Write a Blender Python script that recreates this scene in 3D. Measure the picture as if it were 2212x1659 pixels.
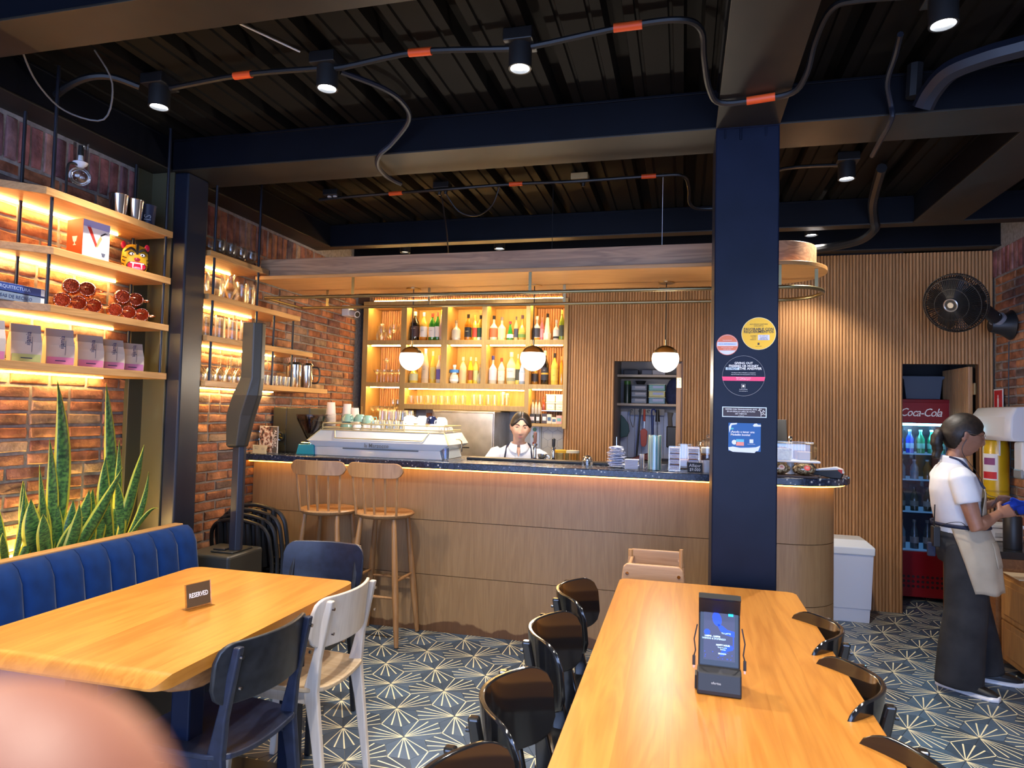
import bpy, math, random
from math import sin, cos, pi, radians, sqrt, atan2
from mathutils import Vector, Matrix, Euler
random.seed(7)
for o in list(bpy.data.objects): bpy.data.objects.remove(o)
SC = bpy.context.scene
COL = SC.collection
V = Vector
# ------------------------------------------------------------ camera
cd = bpy.data.cameras.new('camera'); cam = bpy.data.objects.new('camera', cd); COL.objects.link(cam)
cd.sensor_width = 36.0; cd.lens = 1444*36/2212; cd.clip_start = 0.005; cd.clip_end = 200
cam.matrix_world = Matrix.Translation((0, 0, 1.5)) @ Matrix.Rotation(0.2505, 4, 'Z') @ Matrix.Rotation(pi/2+0.0416, 4, 'X') @ Matrix.Rotation(0.0241, 4, 'Z')
cd.dof.use_dof = True; cd.dof.focus_distance = 4.2; cd.dof.aperture_fstop = 11.0
SC.camera = cam
# ------------------------------------------------------------ world, exposure
SC.view_settings.view_transform = 'Standard'; SC.view_settings.look = 'None'
SC.view_settings.gamma = 1; SC.view_settings.use_curve_mapping = False
SC.view_settings.exposure = 1.2
w = bpy.data.worlds.new('sky'); SC.world = w; w.use_nodes = True
wn = w.node_tree; bgn = wn.nodes['Background']; bgn.inputs[0].default_value = (0.40, 0.56, 1.0, 1); bgn.inputs[1].default_value = 3.0
LAMP_W = 52.0      # ceiling downlights
STRIP = 11.0       # warm LED strips
GLOBE = 3.0
COOL = (1.0, 0.92, 0.82); WARM = (1.0, 0.66, 0.22)
# ------------------------------------------------------------ mesh builder
def _basis(t, ref=None):
    t = t.normalized()
    if ref is None: ref = V((0, 0, 1)) if abs(t.z) < .9 else V((1, 0, 0))
    a = (ref - ref.dot(t)*t)
    if a.length < 1e-6: a = t.orthogonal()
    a.normalize(); return a, t.cross(a)
class MB:
    def __init__(s): s.v = []; s.f = []; s.m = []; s.uv = None
    def add(s, vs, fs, m=0):
        n = len(s.v); s.v += [tuple(p) for p in vs]; s.f += [tuple(i+n for i in f) for f in fs]; s.m += [m]*len(fs); return s
    def box(s, x0, x1, y0, y1, z0, z1, m=0, M=None):
        vs = [V((x, y, z)) for z in (z0, z1) for y in (y0, y1) for x in (x0, x1)]
        if M is not None: vs = [M @ p for p in vs]
        return s.add(vs, [(0, 2, 3, 1), (4, 5, 7, 6), (0, 1, 5, 4), (2, 6, 7, 3), (0, 4, 6, 2), (1, 3, 7, 5)], m)
    def rings(s, rs, m=0, caps=True, closed=False):
        n = len(rs[0]); vs = [p for r in rs for p in r]; fs = []
        k = len(rs)
        for i in range(k if closed else k-1):
            j = (i+1) % k
            for q in range(n): fs.append((i*n+q, i*n+(q+1) % n, j*n+(q+1) % n, j*n+q))
        if caps and not closed: fs.append(tuple(range(n-1, -1, -1))); fs.append(tuple((k-1)*n+q for q in range(n)))
        return s.add(vs, fs, m)
    def cyl(s, p0, p1, r0, r1=None, n=16, m=0, caps=True):
        p0 = V(p0); p1 = V(p1); r1 = r0 if r1 is None else r1; a, b = _basis(p1-p0)
        return s.rings([[p+(a*cos(2*pi*i/n)+b*sin(2*pi*i/n))*r for i in range(n)] for p, r in ((p0, r0), (p1, r1))], m, caps)
    def lathe(s, prof, c=(0, 0, 0), n=20, m=0, M=None, caps=True):
        c = V(c); rs = []
        for r, z in prof:
            ring = [V((r*cos(2*pi*i/n), r*sin(2*pi*i/n), z)) for i in range(n)]
            rs.append([c+(M @ p if M is not None else p) for p in ring])
        return s.rings(rs, m, caps)
    def tube(s, pts, r, n=8, m=0, closed=False, caps=True, ref=None, flat=1.0):
        pts = [V(p) for p in pts]; k = len(pts); rs = []; a = None
        for i, p in enumerate(pts):
            if closed: t = pts[(i+1) % k]-pts[i-1]
            else: t = pts[min(i+1, k-1)]-pts[max(i-1, 0)]
            if t.length < 1e-9: t = V((0, 0, 1))
            a, b = _basis(t, ref if ref is not None else a)
            rr = r[i] if isinstance(r, (list, tuple)) else r
            rs.append([p+a*cos(2*pi*q/n)*rr+b*sin(2*pi*q/n)*rr*flat for q in range(n)])
        return s.rings(rs, m, caps, closed)
    def loft(s, pts, rad, ref=V((0, 1, 0)), n=20, m=0, ex=1.0):
        pts = [V(p) for p in pts]; k = len(pts); rs = []
        for i, p in enumerate(pts):
            t = pts[min(i+1, k-1)]-pts[max(i-1, 0)]; a, b = _basis(t, ref); ra, rb = rad[i]
            ring = []
            for q in range(n):
                c, d = cos(2*pi*q/n), sin(2*pi*q/n)
                if ex != 1: c = math.copysign(abs(c)**ex, c); d = math.copysign(abs(d)**ex, d)
                ring.append(p+a*c*ra+b*d*rb)
            rs.append(ring)
        return s.rings(rs, m, True)
    def ball(s, c, r, n=16, k=10, m=0, M=None):
        r = (r, r, r) if not isinstance(r, (tuple, list)) else r; c = V(c); rs = []
        for j in range(k+1):
            th = pi*j/k; rr = max(sin(th), 1e-3)
            ring = [V((r[0]*rr*cos(2*pi*i/n), r[1]*rr*sin(2*pi*i/n), -r[2]*cos(th))) for i in range(n)]
            rs.append([c+(M @ p if M is not None else p) for p in ring])
        return s.rings(rs, m, True)
    def prism(s, poly, z0, z1, M=None, m=0):
        n = len(poly); vs = [V((x, y, z0)) for x, y in poly]+[V((x, y, z1)) for x, y in poly]
        if M is not None: vs = [M @ p for p in vs]
        fs = [tuple(range(n-1, -1, -1)), tuple(range(n, 2*n))]+[(i, (i+1) % n, n+(i+1) % n, n+i) for i in range(n)]
        return s.add(vs, fs, m)
    def mesh(s, name, mats, smooth=40):
        me = bpy.data.meshes.new(name); me.from_pydata(s.v, [], s.f)
        mats = mats if isinstance(mats, (list, tuple)) else [mats]
        for m in mats: me.materials.append(m)
        if len(mats) > 1: me.polygons.foreach_set('material_index', s.m)
        me.validate(); me.update()
        if smooth:
            me.polygons.foreach_set('use_smooth', [True]*len(me.polygons)); me.set_sharp_from_angle(angle=radians(smooth))
        return me
    def build(s, name, mats, parent=None, smooth=40, bevel=0, seg=2, label=None, kind=None):
        return put(name, s.mesh(name, mats, smooth), parent, bevel, seg, label, kind)
def put(name, me, parent=None, bevel=0, seg=2, label=None, kind=None):
    o = bpy.data.objects.new(name, me); COL.objects.link(o)
    if parent is not None: o.parent = parent
    if bevel:
        b = o.modifiers.new('b', 'BEVEL'); b.width = bevel; b.segments = seg; b.limit_method = 'ANGLE'; b.angle_limit = radians(35)
        b.use_clamp_overlap = True
    if label: o['label'] = label
    if kind: o['kind'] = kind
    return o
def thing(name, label, cat, loc=(0, 0, 0), rz=0, group=None):
    o = bpy.data.objects.new(name, None); COL.objects.link(o); o.empty_display_size = .05
    o.location = loc; o.rotation_euler = (0, 0, rz); o['label'] = label; o['category'] = cat
    if group: o['group'] = group
    return o
def tag(o, label, cat, group=None):
    o['label'] = label; o['category'] = cat
    if group: o['group'] = group
    return o
def dup(root, loc, rz=None, label=None, group=None):
    r = root.copy(); COL.objects.link(r); r.location = loc
    if rz is not None: r.rotation_euler = (0, 0, rz)
    if label: r['label'] = label
    if group: r['group'] = group
    for ch in list(root.children):
        c = ch.copy(); COL.objects.link(c); c.parent = r
        for g in ch.children:
            d = g.copy(); COL.objects.link(d); d.parent = c
    return r
def text(name, body, size, M, mat, parent=None, ext=0.0004, align='CENTER', shear=0, bold=0, sx=1.0, spacing=1.0, line=1.0):
    c = bpy.data.curves.new(name, 'FONT'); c.body = body; c.size = size; c.align_x = align; c.align_y = 'CENTER'
    c.extrude = ext; c.shear = shear; c.offset = bold*size; c.resolution_u = 2; c.space_character = spacing; c.space_line = line
    t = bpy.data.objects.new(name, c); COL.objects.link(t)
    dg = bpy.context.evaluated_depsgraph_get(); me = bpy.data.meshes.new_from_object(t.evaluated_get(dg))
    bpy.data.objects.remove(t); me.materials.clear(); me.materials.append(mat)
    me.transform(M @ Matrix.Diagonal((sx, 1, 1, 1))); o = put(name, me, parent); return o
def frameM(o, x, y):       # local x,y axes (text right / up) at point o
    x = V(x).normalized(); y = V(y).normalized(); z = x.cross(y)
    M = Matrix((x, y, z)).transposed().to_4x4(); M.translation = V(o); return M
def fuse(mb, voxel, smooth=3, name='m', mats=None):
    me = bpy.data.meshes.new('t'); me.from_pydata(mb.v, [], mb.f); me.update()
    o = bpy.data.objects.new('t', me); COL.objects.link(o)
    r = o.modifiers.new('r', 'REMESH'); r.mode = 'VOXEL'; r.voxel_size = voxel
    if smooth: k = o.modifiers.new('s', 'SMOOTH'); k.iterations = smooth; k.factor = .5
    dg = bpy.context.evaluated_depsgraph_get(); m2 = bpy.data.meshes.new_from_object(o.evaluated_get(dg))
    bpy.data.objects.remove(o); m2.materials.clear(); m2.materials.append(mats); m2.name = name
    m2.polygons.foreach_set('use_smooth', [True]*len(m2.polygons)); return m2
# ------------------------------------------------------------ materials
MC = {}
def mat(name, col=(.5, .5, .5), rough=.5, metal=0, emit=None, es=0, spec=None, coat=0, sheen=0, sss=0):
    if name in MC: return MC[name]
    m = bpy.data.materials.new(name); m.use_nodes = True; b = m.node_tree.nodes['Principled BSDF']
    b.inputs['Base Color'].default_value = (*col, 1); b.inputs['Roughness'].default_value = rough; b.inputs['Metallic'].default_value = metal
    if emit: b.inputs['Emission Color'].default_value = (*emit, 1); b.inputs['Emission Strength'].default_value = es
    if spec is not None: b.inputs['Specular IOR Level'].default_value = spec
    if coat: b.inputs['Coat Weight'].default_value = coat; b.inputs['Coat Roughness'].default_value = .12
    if sheen: b.inputs['Sheen Weight'].default_value = sheen; b.inputs['Sheen Roughness'].default_value = .35
    if sss: b.inputs['Subsurface Weight'].default_value = sss; b.inputs['Subsurface Radius'].default_value = (.012, .005, .003); b.inputs['Subsurface Scale'].default_value = .6
    MC[name] = m; return m
def nn(m, t, **k):
    n = m.node_tree.nodes.new(t)
    for a, b in k.items(): setattr(n, a, b)
    return n
def ln(m, a, b): m.node_tree.links.new(a, b)
def ramp(m, fac, stops, interp='LINEAR'):
    r = nn(m, 'ShaderNodeValToRGB'); r.color_ramp.interpolation = interp; e = r.color_ramp.elements
    while len(e) < len(stops): e.new(.5)
    for i, (p, c) in enumerate(stops): e[i].position = p; e[i].color = (*c, 1)
    ln(m, fac, r.inputs[0]); return r.outputs[0]
def wood(name, c1, c2, axis=0, rough=.45, sc=1.0, rnd=.16, coat=0, ring=0.5):
    if name in MC: return MC[name]
    m = mat(name, c1, rough, coat=coat); b = m.node_tree.nodes['Principled BSDF']
    tc = nn(m, 'ShaderNodeTexCoord'); oi = nn(m, 'ShaderNodeObjectInfo'); mp = nn(m, 'ShaderNodeMapping')
    off = nn(m, 'ShaderNodeVectorMath', operation='SCALE'); off.inputs[0].default_value = (13, 7, 17); ln(m, oi.outputs['Random'], off.inputs['Scale'])
    ad = nn(m, 'ShaderNodeVectorMath', operation='ADD'); ln(m, tc.outputs['Object'], ad.inputs[0]); ln(m, off.outputs[0], ad.inputs[1])
    s = [14*sc]*3; s[axis] = 1.1*sc; mp.inputs['Scale'].default_value = s; ln(m, ad.outputs[0], mp.inputs[0])
    n1 = nn(m, 'ShaderNodeTexNoise'); n1.inputs['Scale'].default_value = 1.0; n1.inputs['Detail'].default_value = 3; n1.inputs['Distortion'].default_value = 1.2; ln(m, mp.outputs[0], n1.inputs[0])
    mu = nn(m, 'ShaderNodeMath', operation='MULTIPLY'); ln(m, n1.outputs[0], mu.inputs[0]); mu.inputs[1].default_value = 9
    fr = nn(m, 'ShaderNodeMath', operation='PINGPONG'); ln(m, mu.outputs[0], fr.inputs[0]); fr.inputs[1].default_value = 1
    mp2 = nn(m, 'ShaderNodeMapping'); s2 = [160*sc]*3; s2[axis] = 5*sc; mp2.inputs['Scale'].default_value = s2; ln(m, ad.outputs[0], mp2.inputs[0])
    n2 = nn(m, 'ShaderNodeTexNoise'); n2.inputs['Scale'].default_value = 1.0; n2.inputs['Detail'].default_value = 2; ln(m, mp2.outputs[0], n2.inputs[0])
    mx = nn(m, 'ShaderNodeMix'); mx.inputs[0].default_value = 1-ring; ln(m, fr.outputs[0], mx.inputs[2]); ln(m, n2.outputs[0], mx.inputs[3])
    cr = ramp(m, mx.outputs[0], [(.15, c2), (.75, c1)])
    hs = nn(m, 'ShaderNodeHueSaturation'); ln(m, cr, hs.inputs['Color'])
    ma = nn(m, 'ShaderNodeMapRange'); ma.inputs[3].default_value = 1-rnd; ma.inputs[4].default_value = 1+rnd; ln(m, oi.outputs['Random'], ma.inputs[0]); ln(m, ma.outputs[0], hs.inputs['Value'])
    ln(m, hs.outputs[0], b.inputs['Base Color'])
    bp = nn(m, 'ShaderNodeBump'); bp.inputs['Strength'].default_value = .12; bp.inputs['Distance'].default_value = .001; ln(m, n2.outputs[0], bp.inputs['Height']); ln(m, bp.outputs[0], b.inputs['Normal'])
    return m
def noisy(name, c1, c2, scale=20, rough=.6, bump=0.0, dist=.002, metal=0, lo=.35, hi=.65, detail=4, coat=0, sheen=0, stops=None):
    if name in MC: return MC[name]
    m = mat(name, c1, rough, metal, coat=coat, sheen=sheen); b = m.node_tree.nodes['Principled BSDF']
    tc = nn(m, 'ShaderNodeTexCoord'); n1 = nn(m, 'ShaderNodeTexNoise'); n1.inputs['Scale'].default_value = scale; n1.inputs['Detail'].default_value = detail
    ln(m, tc.outputs['Object'], n1.inputs[0]); ln(m, ramp(m, n1.outputs[0], stops or [(lo, c1), (hi, c2)]), b.inputs['Base Color'])
    if bump:
        bp = nn(m, 'ShaderNodeBump'); bp.inputs['Strength'].default_value = bump; bp.inputs['Distance'].default_value = dist; ln(m, n1.outputs[0], bp.inputs['Height']); ln(m, bp.outputs[0], b.inputs['Normal'])
    return m
def glass(name, tint=(.96, .98, .97), refl=1.0, rough=0.03):
    if name in MC: return MC[name]
    m = bpy.data.materials.new(name); m.use_nodes = True; nt = m.node_tree; nt.nodes.clear()
    out = nn(m, 'ShaderNodeOutputMaterial'); tr = nn(m, 'ShaderNodeBsdfTransparent'); tr.inputs[0].default_value = (*tint, 1)
    gl = nn(m, 'ShaderNodeBsdfGlossy'); gl.inputs['Roughness'].default_value = rough; gl.inputs[0].default_value = (1, 1, 1, 1)
    lw = nn(m, 'ShaderNodeLayerWeight'); lw.inputs[0].default_value = .35
    mr = nn(m, 'ShaderNodeMapRange'); mr.inputs[3].default_value = .06*refl; mr.inputs[4].default_value = .75*refl; ln(m, lw.outputs['Fresnel'], mr.inputs[0])
    mx = nn(m, 'ShaderNodeMixShader'); ln(m, mr.outputs[0], mx.inputs[0]); ln(m, tr.outputs[0], mx.inputs[1]); ln(m, gl.outputs[0], mx.inputs[2]); ln(m, mx.outputs[0], out.inputs[0])
    MC[name] = m; return m
def emis(name, col, s):
    return mat(name, (0.8, .8, .8), .5, emit=col, es=s)
def random_mat(name, stops, rough=.8, bump=.5, scale=60, dist=.003, island=True, mottle=.5):
    # colour picked per object (single pieces) or per island (joined pieces), plus mottling
    m = mat(name, (.5, .3, .2), rough); b = m.node_tree.nodes['Principled BSDF']
    tc = nn(m, 'ShaderNodeTexCoord')
    if island: g = nn(m, 'ShaderNodeNewGeometry'); src = g.outputs['Random Per Island']
    else: g = nn(m, 'ShaderNodeObjectInfo'); src = g.outputs['Random']
    c = ramp(m, src, stops)
    n1 = nn(m, 'ShaderNodeTexNoise'); n1.inputs['Scale'].default_value = scale; n1.inputs['Detail'].default_value = 5; 
    gp = nn(m, 'ShaderNodeNewGeometry'); ln(m, gp.outputs['Position'], n1.inputs[0])
    n3 = nn(m, 'ShaderNodeTexNoise'); n3.inputs['Scale'].default_value = scale*.25; n3.inputs['Detail'].default_value = 3; ln(m, gp.outputs['Position'], n3.inputs[0])
    mr = nn(m, 'ShaderNodeMapRange'); mr.inputs[1].default_value = .3; mr.inputs[2].default_value = .7; mr.inputs[3].default_value = 1-mottle; mr.inputs[4].default_value = 1+mottle*.8; ln(m, n3.outputs[0], mr.inputs[0])
    hs = nn(m, 'ShaderNodeHueSaturation'); ln(m, c, hs.inputs['Color']); ln(m, mr.outputs[0], hs.inputs['Value']); ln(m, hs.outputs[0], b.inputs['Base Color'])
    bp = nn(m, 'ShaderNodeBump'); bp.inputs['Strength'].default_value = bump; bp.inputs['Distance'].default_value = dist; ln(m, n1.outputs[0], bp.inputs['Height']); ln(m, bp.outputs[0], b.inputs['Normal'])
    return m
OAKV = wood('oak_upright_grain', (.50, .27, .11), (.36, .18, .07), 2, .42, 1.0, .05, ring=.35)
OAKX = wood('oak_grain_x', (.52, .29, .12), (.36, .18, .065), 0, .42, 1.0, .06, ring=.45)
OAKY = wood('oak_grain_y', (.54, .29, .105), (.38, .19, .06), 1, .42, 1.0, .06, ring=.45)
CAB = wood('cabinet_oak', (.50, .31, .10), (.40, .235, .07), 2, .45, 1.0, .05, ring=.4)
TABLEY = wood('table_wood', (.53, .22, .036), (.41, .15, .020), 1, .33, .8, .10, ring=.45)
STOOL = wood('stool_wood', (.40, .215, .090), (.29, .145, .055), 2, .4, 1.2, .05)
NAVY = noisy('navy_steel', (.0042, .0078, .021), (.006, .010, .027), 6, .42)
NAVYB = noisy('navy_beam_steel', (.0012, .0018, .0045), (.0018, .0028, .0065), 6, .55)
BLACKM = mat('black_metal', (.012, .012, .013), .4)
BLACKP = mat('black_plastic', (.014, .014, .015), .45)
BRASS = mat('brass', (.55, .40, .17), .28, 1)
DBRASS = mat('dull_brass', (.30, .24, .12), .32, .9)
CHROME = mat('chrome', (.75, .75, .76), .12, 1)
STEEL = noisy('brushed_steel', (.46, .43, .38), (.60, .57, .52), 8, .32, metal=1)
WHITEP = mat('white_plastic', (.72, .72, .72), .35)
PAPER = mat('paper', (.80, .80, .80), .7)
PORC = mat('white_porcelain', (.82, .82, .84), .2)
GLASS = glass('clear_glass')
WHITE = mat('white_print', (.85, .87, .9), .6)
STRIPM = emis('warm_led_strip', WARM, STRIP*4)
STRIPM2 = emis('cabinet_led_strip', (1, .62, .22), STRIP*5)
LAMPM = emis('downlight_lens', (.9, .95, 1), 12)
GLOBEM = emis('globe_glow', (1, .93, .84), GLOBE)
# ============================================================ SETTING
XL, XR, YB = -3.08, 2.33, 5.9
ZB = 2.85                              # underside of the beams
BR = [(0, (.32, .115, .055)), (.2, (.42, .165, .07)), (.35, (.22, .095, .065)), (.5, (.48, .22, .10)), (.62, (.36, .13, .07)), (.75, (.14, .085, .075)), (.87, (.42, .28, .17)), (1, (.28, .12, .085))]
BRS = [(0, (.20, .07, .07)), (.3, (.34, .12, .10)), (.5, (.14, .06, .075)), (.7, (.38, .20, .17)), (1, (.24, .09, .09))]
brick_one = random_mat('brick', BR, .85, .9, 55, .006, False)
brick_many = random_mat('brick_joined', BR, .85, .9, 55, .006, True)
brick_sol = random_mat('brick_soldier', BRS, .85, .9, 55, .006, False)
MORTAR = noisy('mortar', (.20, .18, .17), (.30, .27, .26), 40, .9, .5)
o = MB().box(XL-.15, XL+.002, -2.6, YB+.9, 0, 3.1).build('wall_left', MORTAR, kind='structure', smooth=0); WL = o
o = MB().box(XR-.002, XR+.15, -2.6, YB+.9, 0, 3.1).build('wall_right', MORTAR, kind='structure', smooth=0); WR = o
def brick_mesh(L, H, seed, D=.028):
    rnd = random.Random(seed); n = 5; h = []
    # thickness along +x, length along y, height along z, rounded irregular edge
    out = []
    for (t, ins) in ((0, 0.0), (D*.72, 0.0), (D, .006)):
        ring = []
        a, b = L/2-ins, H/2-ins
        pts = [(-a, -b), (-a/3, -b), (a/3, -b), (a, -b), (a, 0), (a, b), (a/3, b), (-a/3, b), (-a, b), (-a, 0)]
        for y, z in pts:
            j = .0022 if t else 0
            ring.append((t+(rnd.uniform(-.003, .003) if t == D else 0), y+rnd.uniform(-j, j), z+rnd.uniform(-j, j)))
        out.append(ring)
    mb = MB(); mb.rings([[V(p) for p in r] for r in out], 0, True); return mb
def brick_wall(parent, X, sgn, y0, y1, z1, ntop, partf, sold=True, bl=.212, ch=.0655):
    meshes = [brick_mesh(bl-.014, ch-.0125, s).mesh('brick', brick_one, 50) for s in range(8)]
    halfs = [brick_mesh(bl/2-.014, ch-.0125, s+20).mesh('brick', brick_one, 50) for s in range(3)]
    sm = [brick_mesh(ch-.011, .20, s+30).mesh('brick', brick_sol, 50) for s in range(4)]
    rnd = random.Random(3); L = []
    nr = int(z1/ch)
    for r in range(nr):
        y = y0-(bl/2 if r % 2 else 0)+rnd.uniform(-.01, .01)
        while y < y1-.02:
            half = rnd.random() < .1
            ll = bl/2 if half else bl
            if y+ll > y1: half = True; ll = bl/2
            if y+ll > y1+.03: break
            if y+ll/2 > y0: L.append((y+ll/2, (r+.5)*ch, 0 if not half else 1))
            y += ll
    if sold:
        y = y0
        while y < y1-.03:
            L.append((y+ch/2, nr*ch+.108, 2)); y += ch
    ones = sorted([b for b in L if partf(b)], key=lambda b: b[0])[:300]; so = set(ones)
    many = [b for b in L if b not in so]
    for y, z, k in ones:
        me = rnd.choice((meshes, halfs, sm)[k]); o = put('brick', me, parent)
        o.location = (X-sgn*(.016+rnd.uniform(0, .005)), y, z); o.scale = (1, 1, 1)
        o.rotation_euler = (rnd.uniform(-.006, .006), rnd.uniform(-.02, .02), pi if sgn < 0 else 0)
    if many:
        mb = MB()
        for y, z, k in many:
            b = brick_mesh(*((bl-.014, ch-.0125), (bl/2-.014, ch-.0125), (ch-.011, .20))[k], rnd.randint(0, 99))
            mb.add([(X-sgn*.016+sgn*p[0], y+p[1], z+p[2]) for p in b.v], b.f if sgn > 0 else [f[::-1] for f in b.f])
        mb.build('bricks', brick_many, parent, 50, kind='stuff')
brick_wall(WL, XL, 1, 1.72, YB, 2.64, 0, lambda b: (b[1] > .78 and b[0] < 3.2) or (b[1] > 2.62 and b[0] < 4.7) or (3.42 < b[0] < 4.2 and b[1] > .55 and b[1] < 2.4), True)
brick_wall(WR, XR, -1, 4.6, YB, 2.64, 0, lambda b: b[0] > 5.2 and b[1] > .6, True)
MB().box(XL-.15, XR+.15, YB+.9, YB+1.0, 0, 3.1).build('wall_rear', mat('store_dark_wall', (.045, .045, .05), .8), kind='structure', smooth=0)
# ---- floor of hexagonal tiles
FL = MB().box(XL-.15, XR+.15, -2.6, YB+.95, -.1, -.004).build('floor', mat('grout', (.34, .33, .27), .8), kind='structure', smooth=0)
TB = noisy('tile_blue', (.036, .066, .112), (.062, .098, .150), 7, .36, .0)
_b = TB.node_tree.nodes['Principled BSDF']; _oi = nn(TB, 'ShaderNodeObjectInfo'); _hs = nn(TB, 'ShaderNodeHueSaturation'); _mr = nn(TB, 'ShaderNodeMapRange'); _mr.inputs[3].default_value = .75; _mr.inputs[4].default_value = 1.35
_src = _b.inputs['Base Color'].links[0].from_socket; ln(TB, _src, _hs.inputs['Color']); ln(TB, _oi.outputs['Random'], _mr.inputs[0]); ln(TB, _mr.outputs[0], _hs.inputs['Value']); ln(TB, _hs.outputs[0], _b.inputs['Base Color'])
TC = mat('tile_cream', (.80, .74, .50), .45)
ta = .307/3
def tile(ang, mb=None, cx=0, cy=0):
    mb = mb or MB(); g = .0009; a = ta-g*1.15; vs = [V((cx+a*cos(ang+pi*k/3), cy+a*sin(ang+pi*k/3), 0)) for k in range(6)]
    top = [cc+(V((cx, cy, 0))-cc)*.008 for cc in vs]
    mb.rings([[p+V((0, 0, -.008)) for p in vs], [p+V((0, 0, -.0006)) for p in vs], top], 0, True)
    v0 = top[0]; tg = [top[2], (top[2]+top[3])/2, top[3], (top[3]+top[4])/2, top[4]]
    for q, t in enumerate(tg):
        d = (t-v0).normalized(); n = V((-d.y, d.x, 0)); wd = .0030 if q in (0, 4) else .0036
        z = V((0, 0, .0003)); e = t-d*.001
        p0 = v0+d*.004
        mb.add([p0-n*wd*.55+z, p0+n*wd*.55+z, e+n*wd+z, e-n*wd+z], [(3, 2, 1, 0)], 1)
    return mb
TM = {k: tile(radians(k+180)).mesh('tile', [TB, TC], 0) for k in (300, 60, 180)}
S0 = V((-1.371, 4.246, 0)); tl = []
for i in range(-24, 30):
    for j in range(-16, 20):
        s = S0+V((.307*i+.1535*j, -.2659*j, 0))
        for k in (300, 60, 180):
            c = s+V((ta*cos(radians(k)), ta*sin(radians(k)), 0))
            if XL+.02 < c.x < XR-.02 and .9 < c.y < YB+.7: tl.append((c, k))
def seen(c):
    return (-1.75 < c.x < -.3 and 2.0 < c.y < 4.35) or (.5 < c.x < 1.85 and 1.75 < c.y < 5.75) or (-2.3 < c.x < -1.7 and 3.5 < c.y < 4.35)
A = sorted([t for t in tl if seen(t[0])], key=lambda t: t[0].length)[:300]; sa = set(id(t) for t in A)
for c, k in A:
    o = put('tile', TM[k], FL); o.location = c
mb = MB()
for t in tl:
    if id(t) not in sa: tile(radians(t[1]+180), mb, t[0].x, t[0].y)
mb.build('tiles', [TB, TC], FL, 0, kind='stuff')
# ---- ceiling deck
DECK = noisy('deck_paint', (.0020, .0015, .0009), (.0040, .0030, .0018), 5, .7, .0)
for _m in (DECK, NAVYB, NAVY): _m.node_tree.nodes['Principled BSDF'].inputs['Specular IOR Level'].default_value = .18
mb = MB(); xs = [];
x = -.93-.305*8
prof = []
while x < XR+.2:
    prof += [(x-.06, 3.04), (x-.055, 3.05), (x-.045, 3.05), (x-.04, 3.04), (x, 3.04), (x+.012, 3.105), (x+.068, 3.105), (x+.08, 3.04), (x+.12, 3.04), (x+.125, 3.05), (x+.135, 3.05), (x+.14, 3.04)]
    x += .305
prof = [p for p in prof if XL-.15 <= p[0] <= XR+.15]
vs = [(px, y, z) for y in (-2.6, YB+.95) for px, z in prof]; n = len(prof)
mb.add(vs, [(i, i+1, n+i+1, n+i) for i in range(n-1)])
mb.box(XL-.15, XR+.15, -2.6, YB+.95, 3.12, 3.2)
mb.build('ceiling', DECK, kind='structure', smooth=0)
# ---- steel beams
def beam(x0, x1, y0, y1, label, fl=.012):
    t = thing('ceiling_beam', label, 'beam', ((x0+x1)/2, (y0+y1)/2, ZB))
    hx, hy = (x1-x0)/2, (y1-y0)/2
    long_x = hx > hy
    e = .008
    if long_x:
        MB().box(-hx, hx, -hy+e, hy-e, .01, .175).build('web', NAVYB, t, 0); MB().box(-hx, hx, -hy, hy, 0, .010).build('bottom_flange', DECKB, t, 0, .002); MB().box(-hx, hx, -hy, hy, .175, .188).build('top_flange', NAVYB, t, 0, .002)
    else:
        MB().box(-hx+e, hx-e, -hy, hy, .01, .175).build('web', NAVYB, t, 0); MB().box(-hx, hx, -hy, hy, 0, .010).build('bottom_flange', DECKB, t, 0, .002); MB().box(-hx, hx, -hy, hy, .175, .188).build('top_flange', NAVYB, t, 0, .002)
    return t
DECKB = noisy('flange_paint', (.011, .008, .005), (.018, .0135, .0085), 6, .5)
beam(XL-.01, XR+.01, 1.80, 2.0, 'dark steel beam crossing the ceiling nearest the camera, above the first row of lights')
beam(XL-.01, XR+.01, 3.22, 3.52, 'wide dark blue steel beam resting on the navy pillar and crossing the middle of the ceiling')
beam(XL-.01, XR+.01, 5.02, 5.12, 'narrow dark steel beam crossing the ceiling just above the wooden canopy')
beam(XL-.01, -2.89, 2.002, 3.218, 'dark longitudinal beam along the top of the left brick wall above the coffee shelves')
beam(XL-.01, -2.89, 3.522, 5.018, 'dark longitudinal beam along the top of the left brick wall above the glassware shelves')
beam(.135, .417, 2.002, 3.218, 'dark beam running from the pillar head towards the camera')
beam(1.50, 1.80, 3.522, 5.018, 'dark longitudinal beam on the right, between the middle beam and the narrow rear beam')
beam(XL-.01, XR+.01, 5.78, 5.89, 'dark edge beam above the slatted wall at the back')
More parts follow.
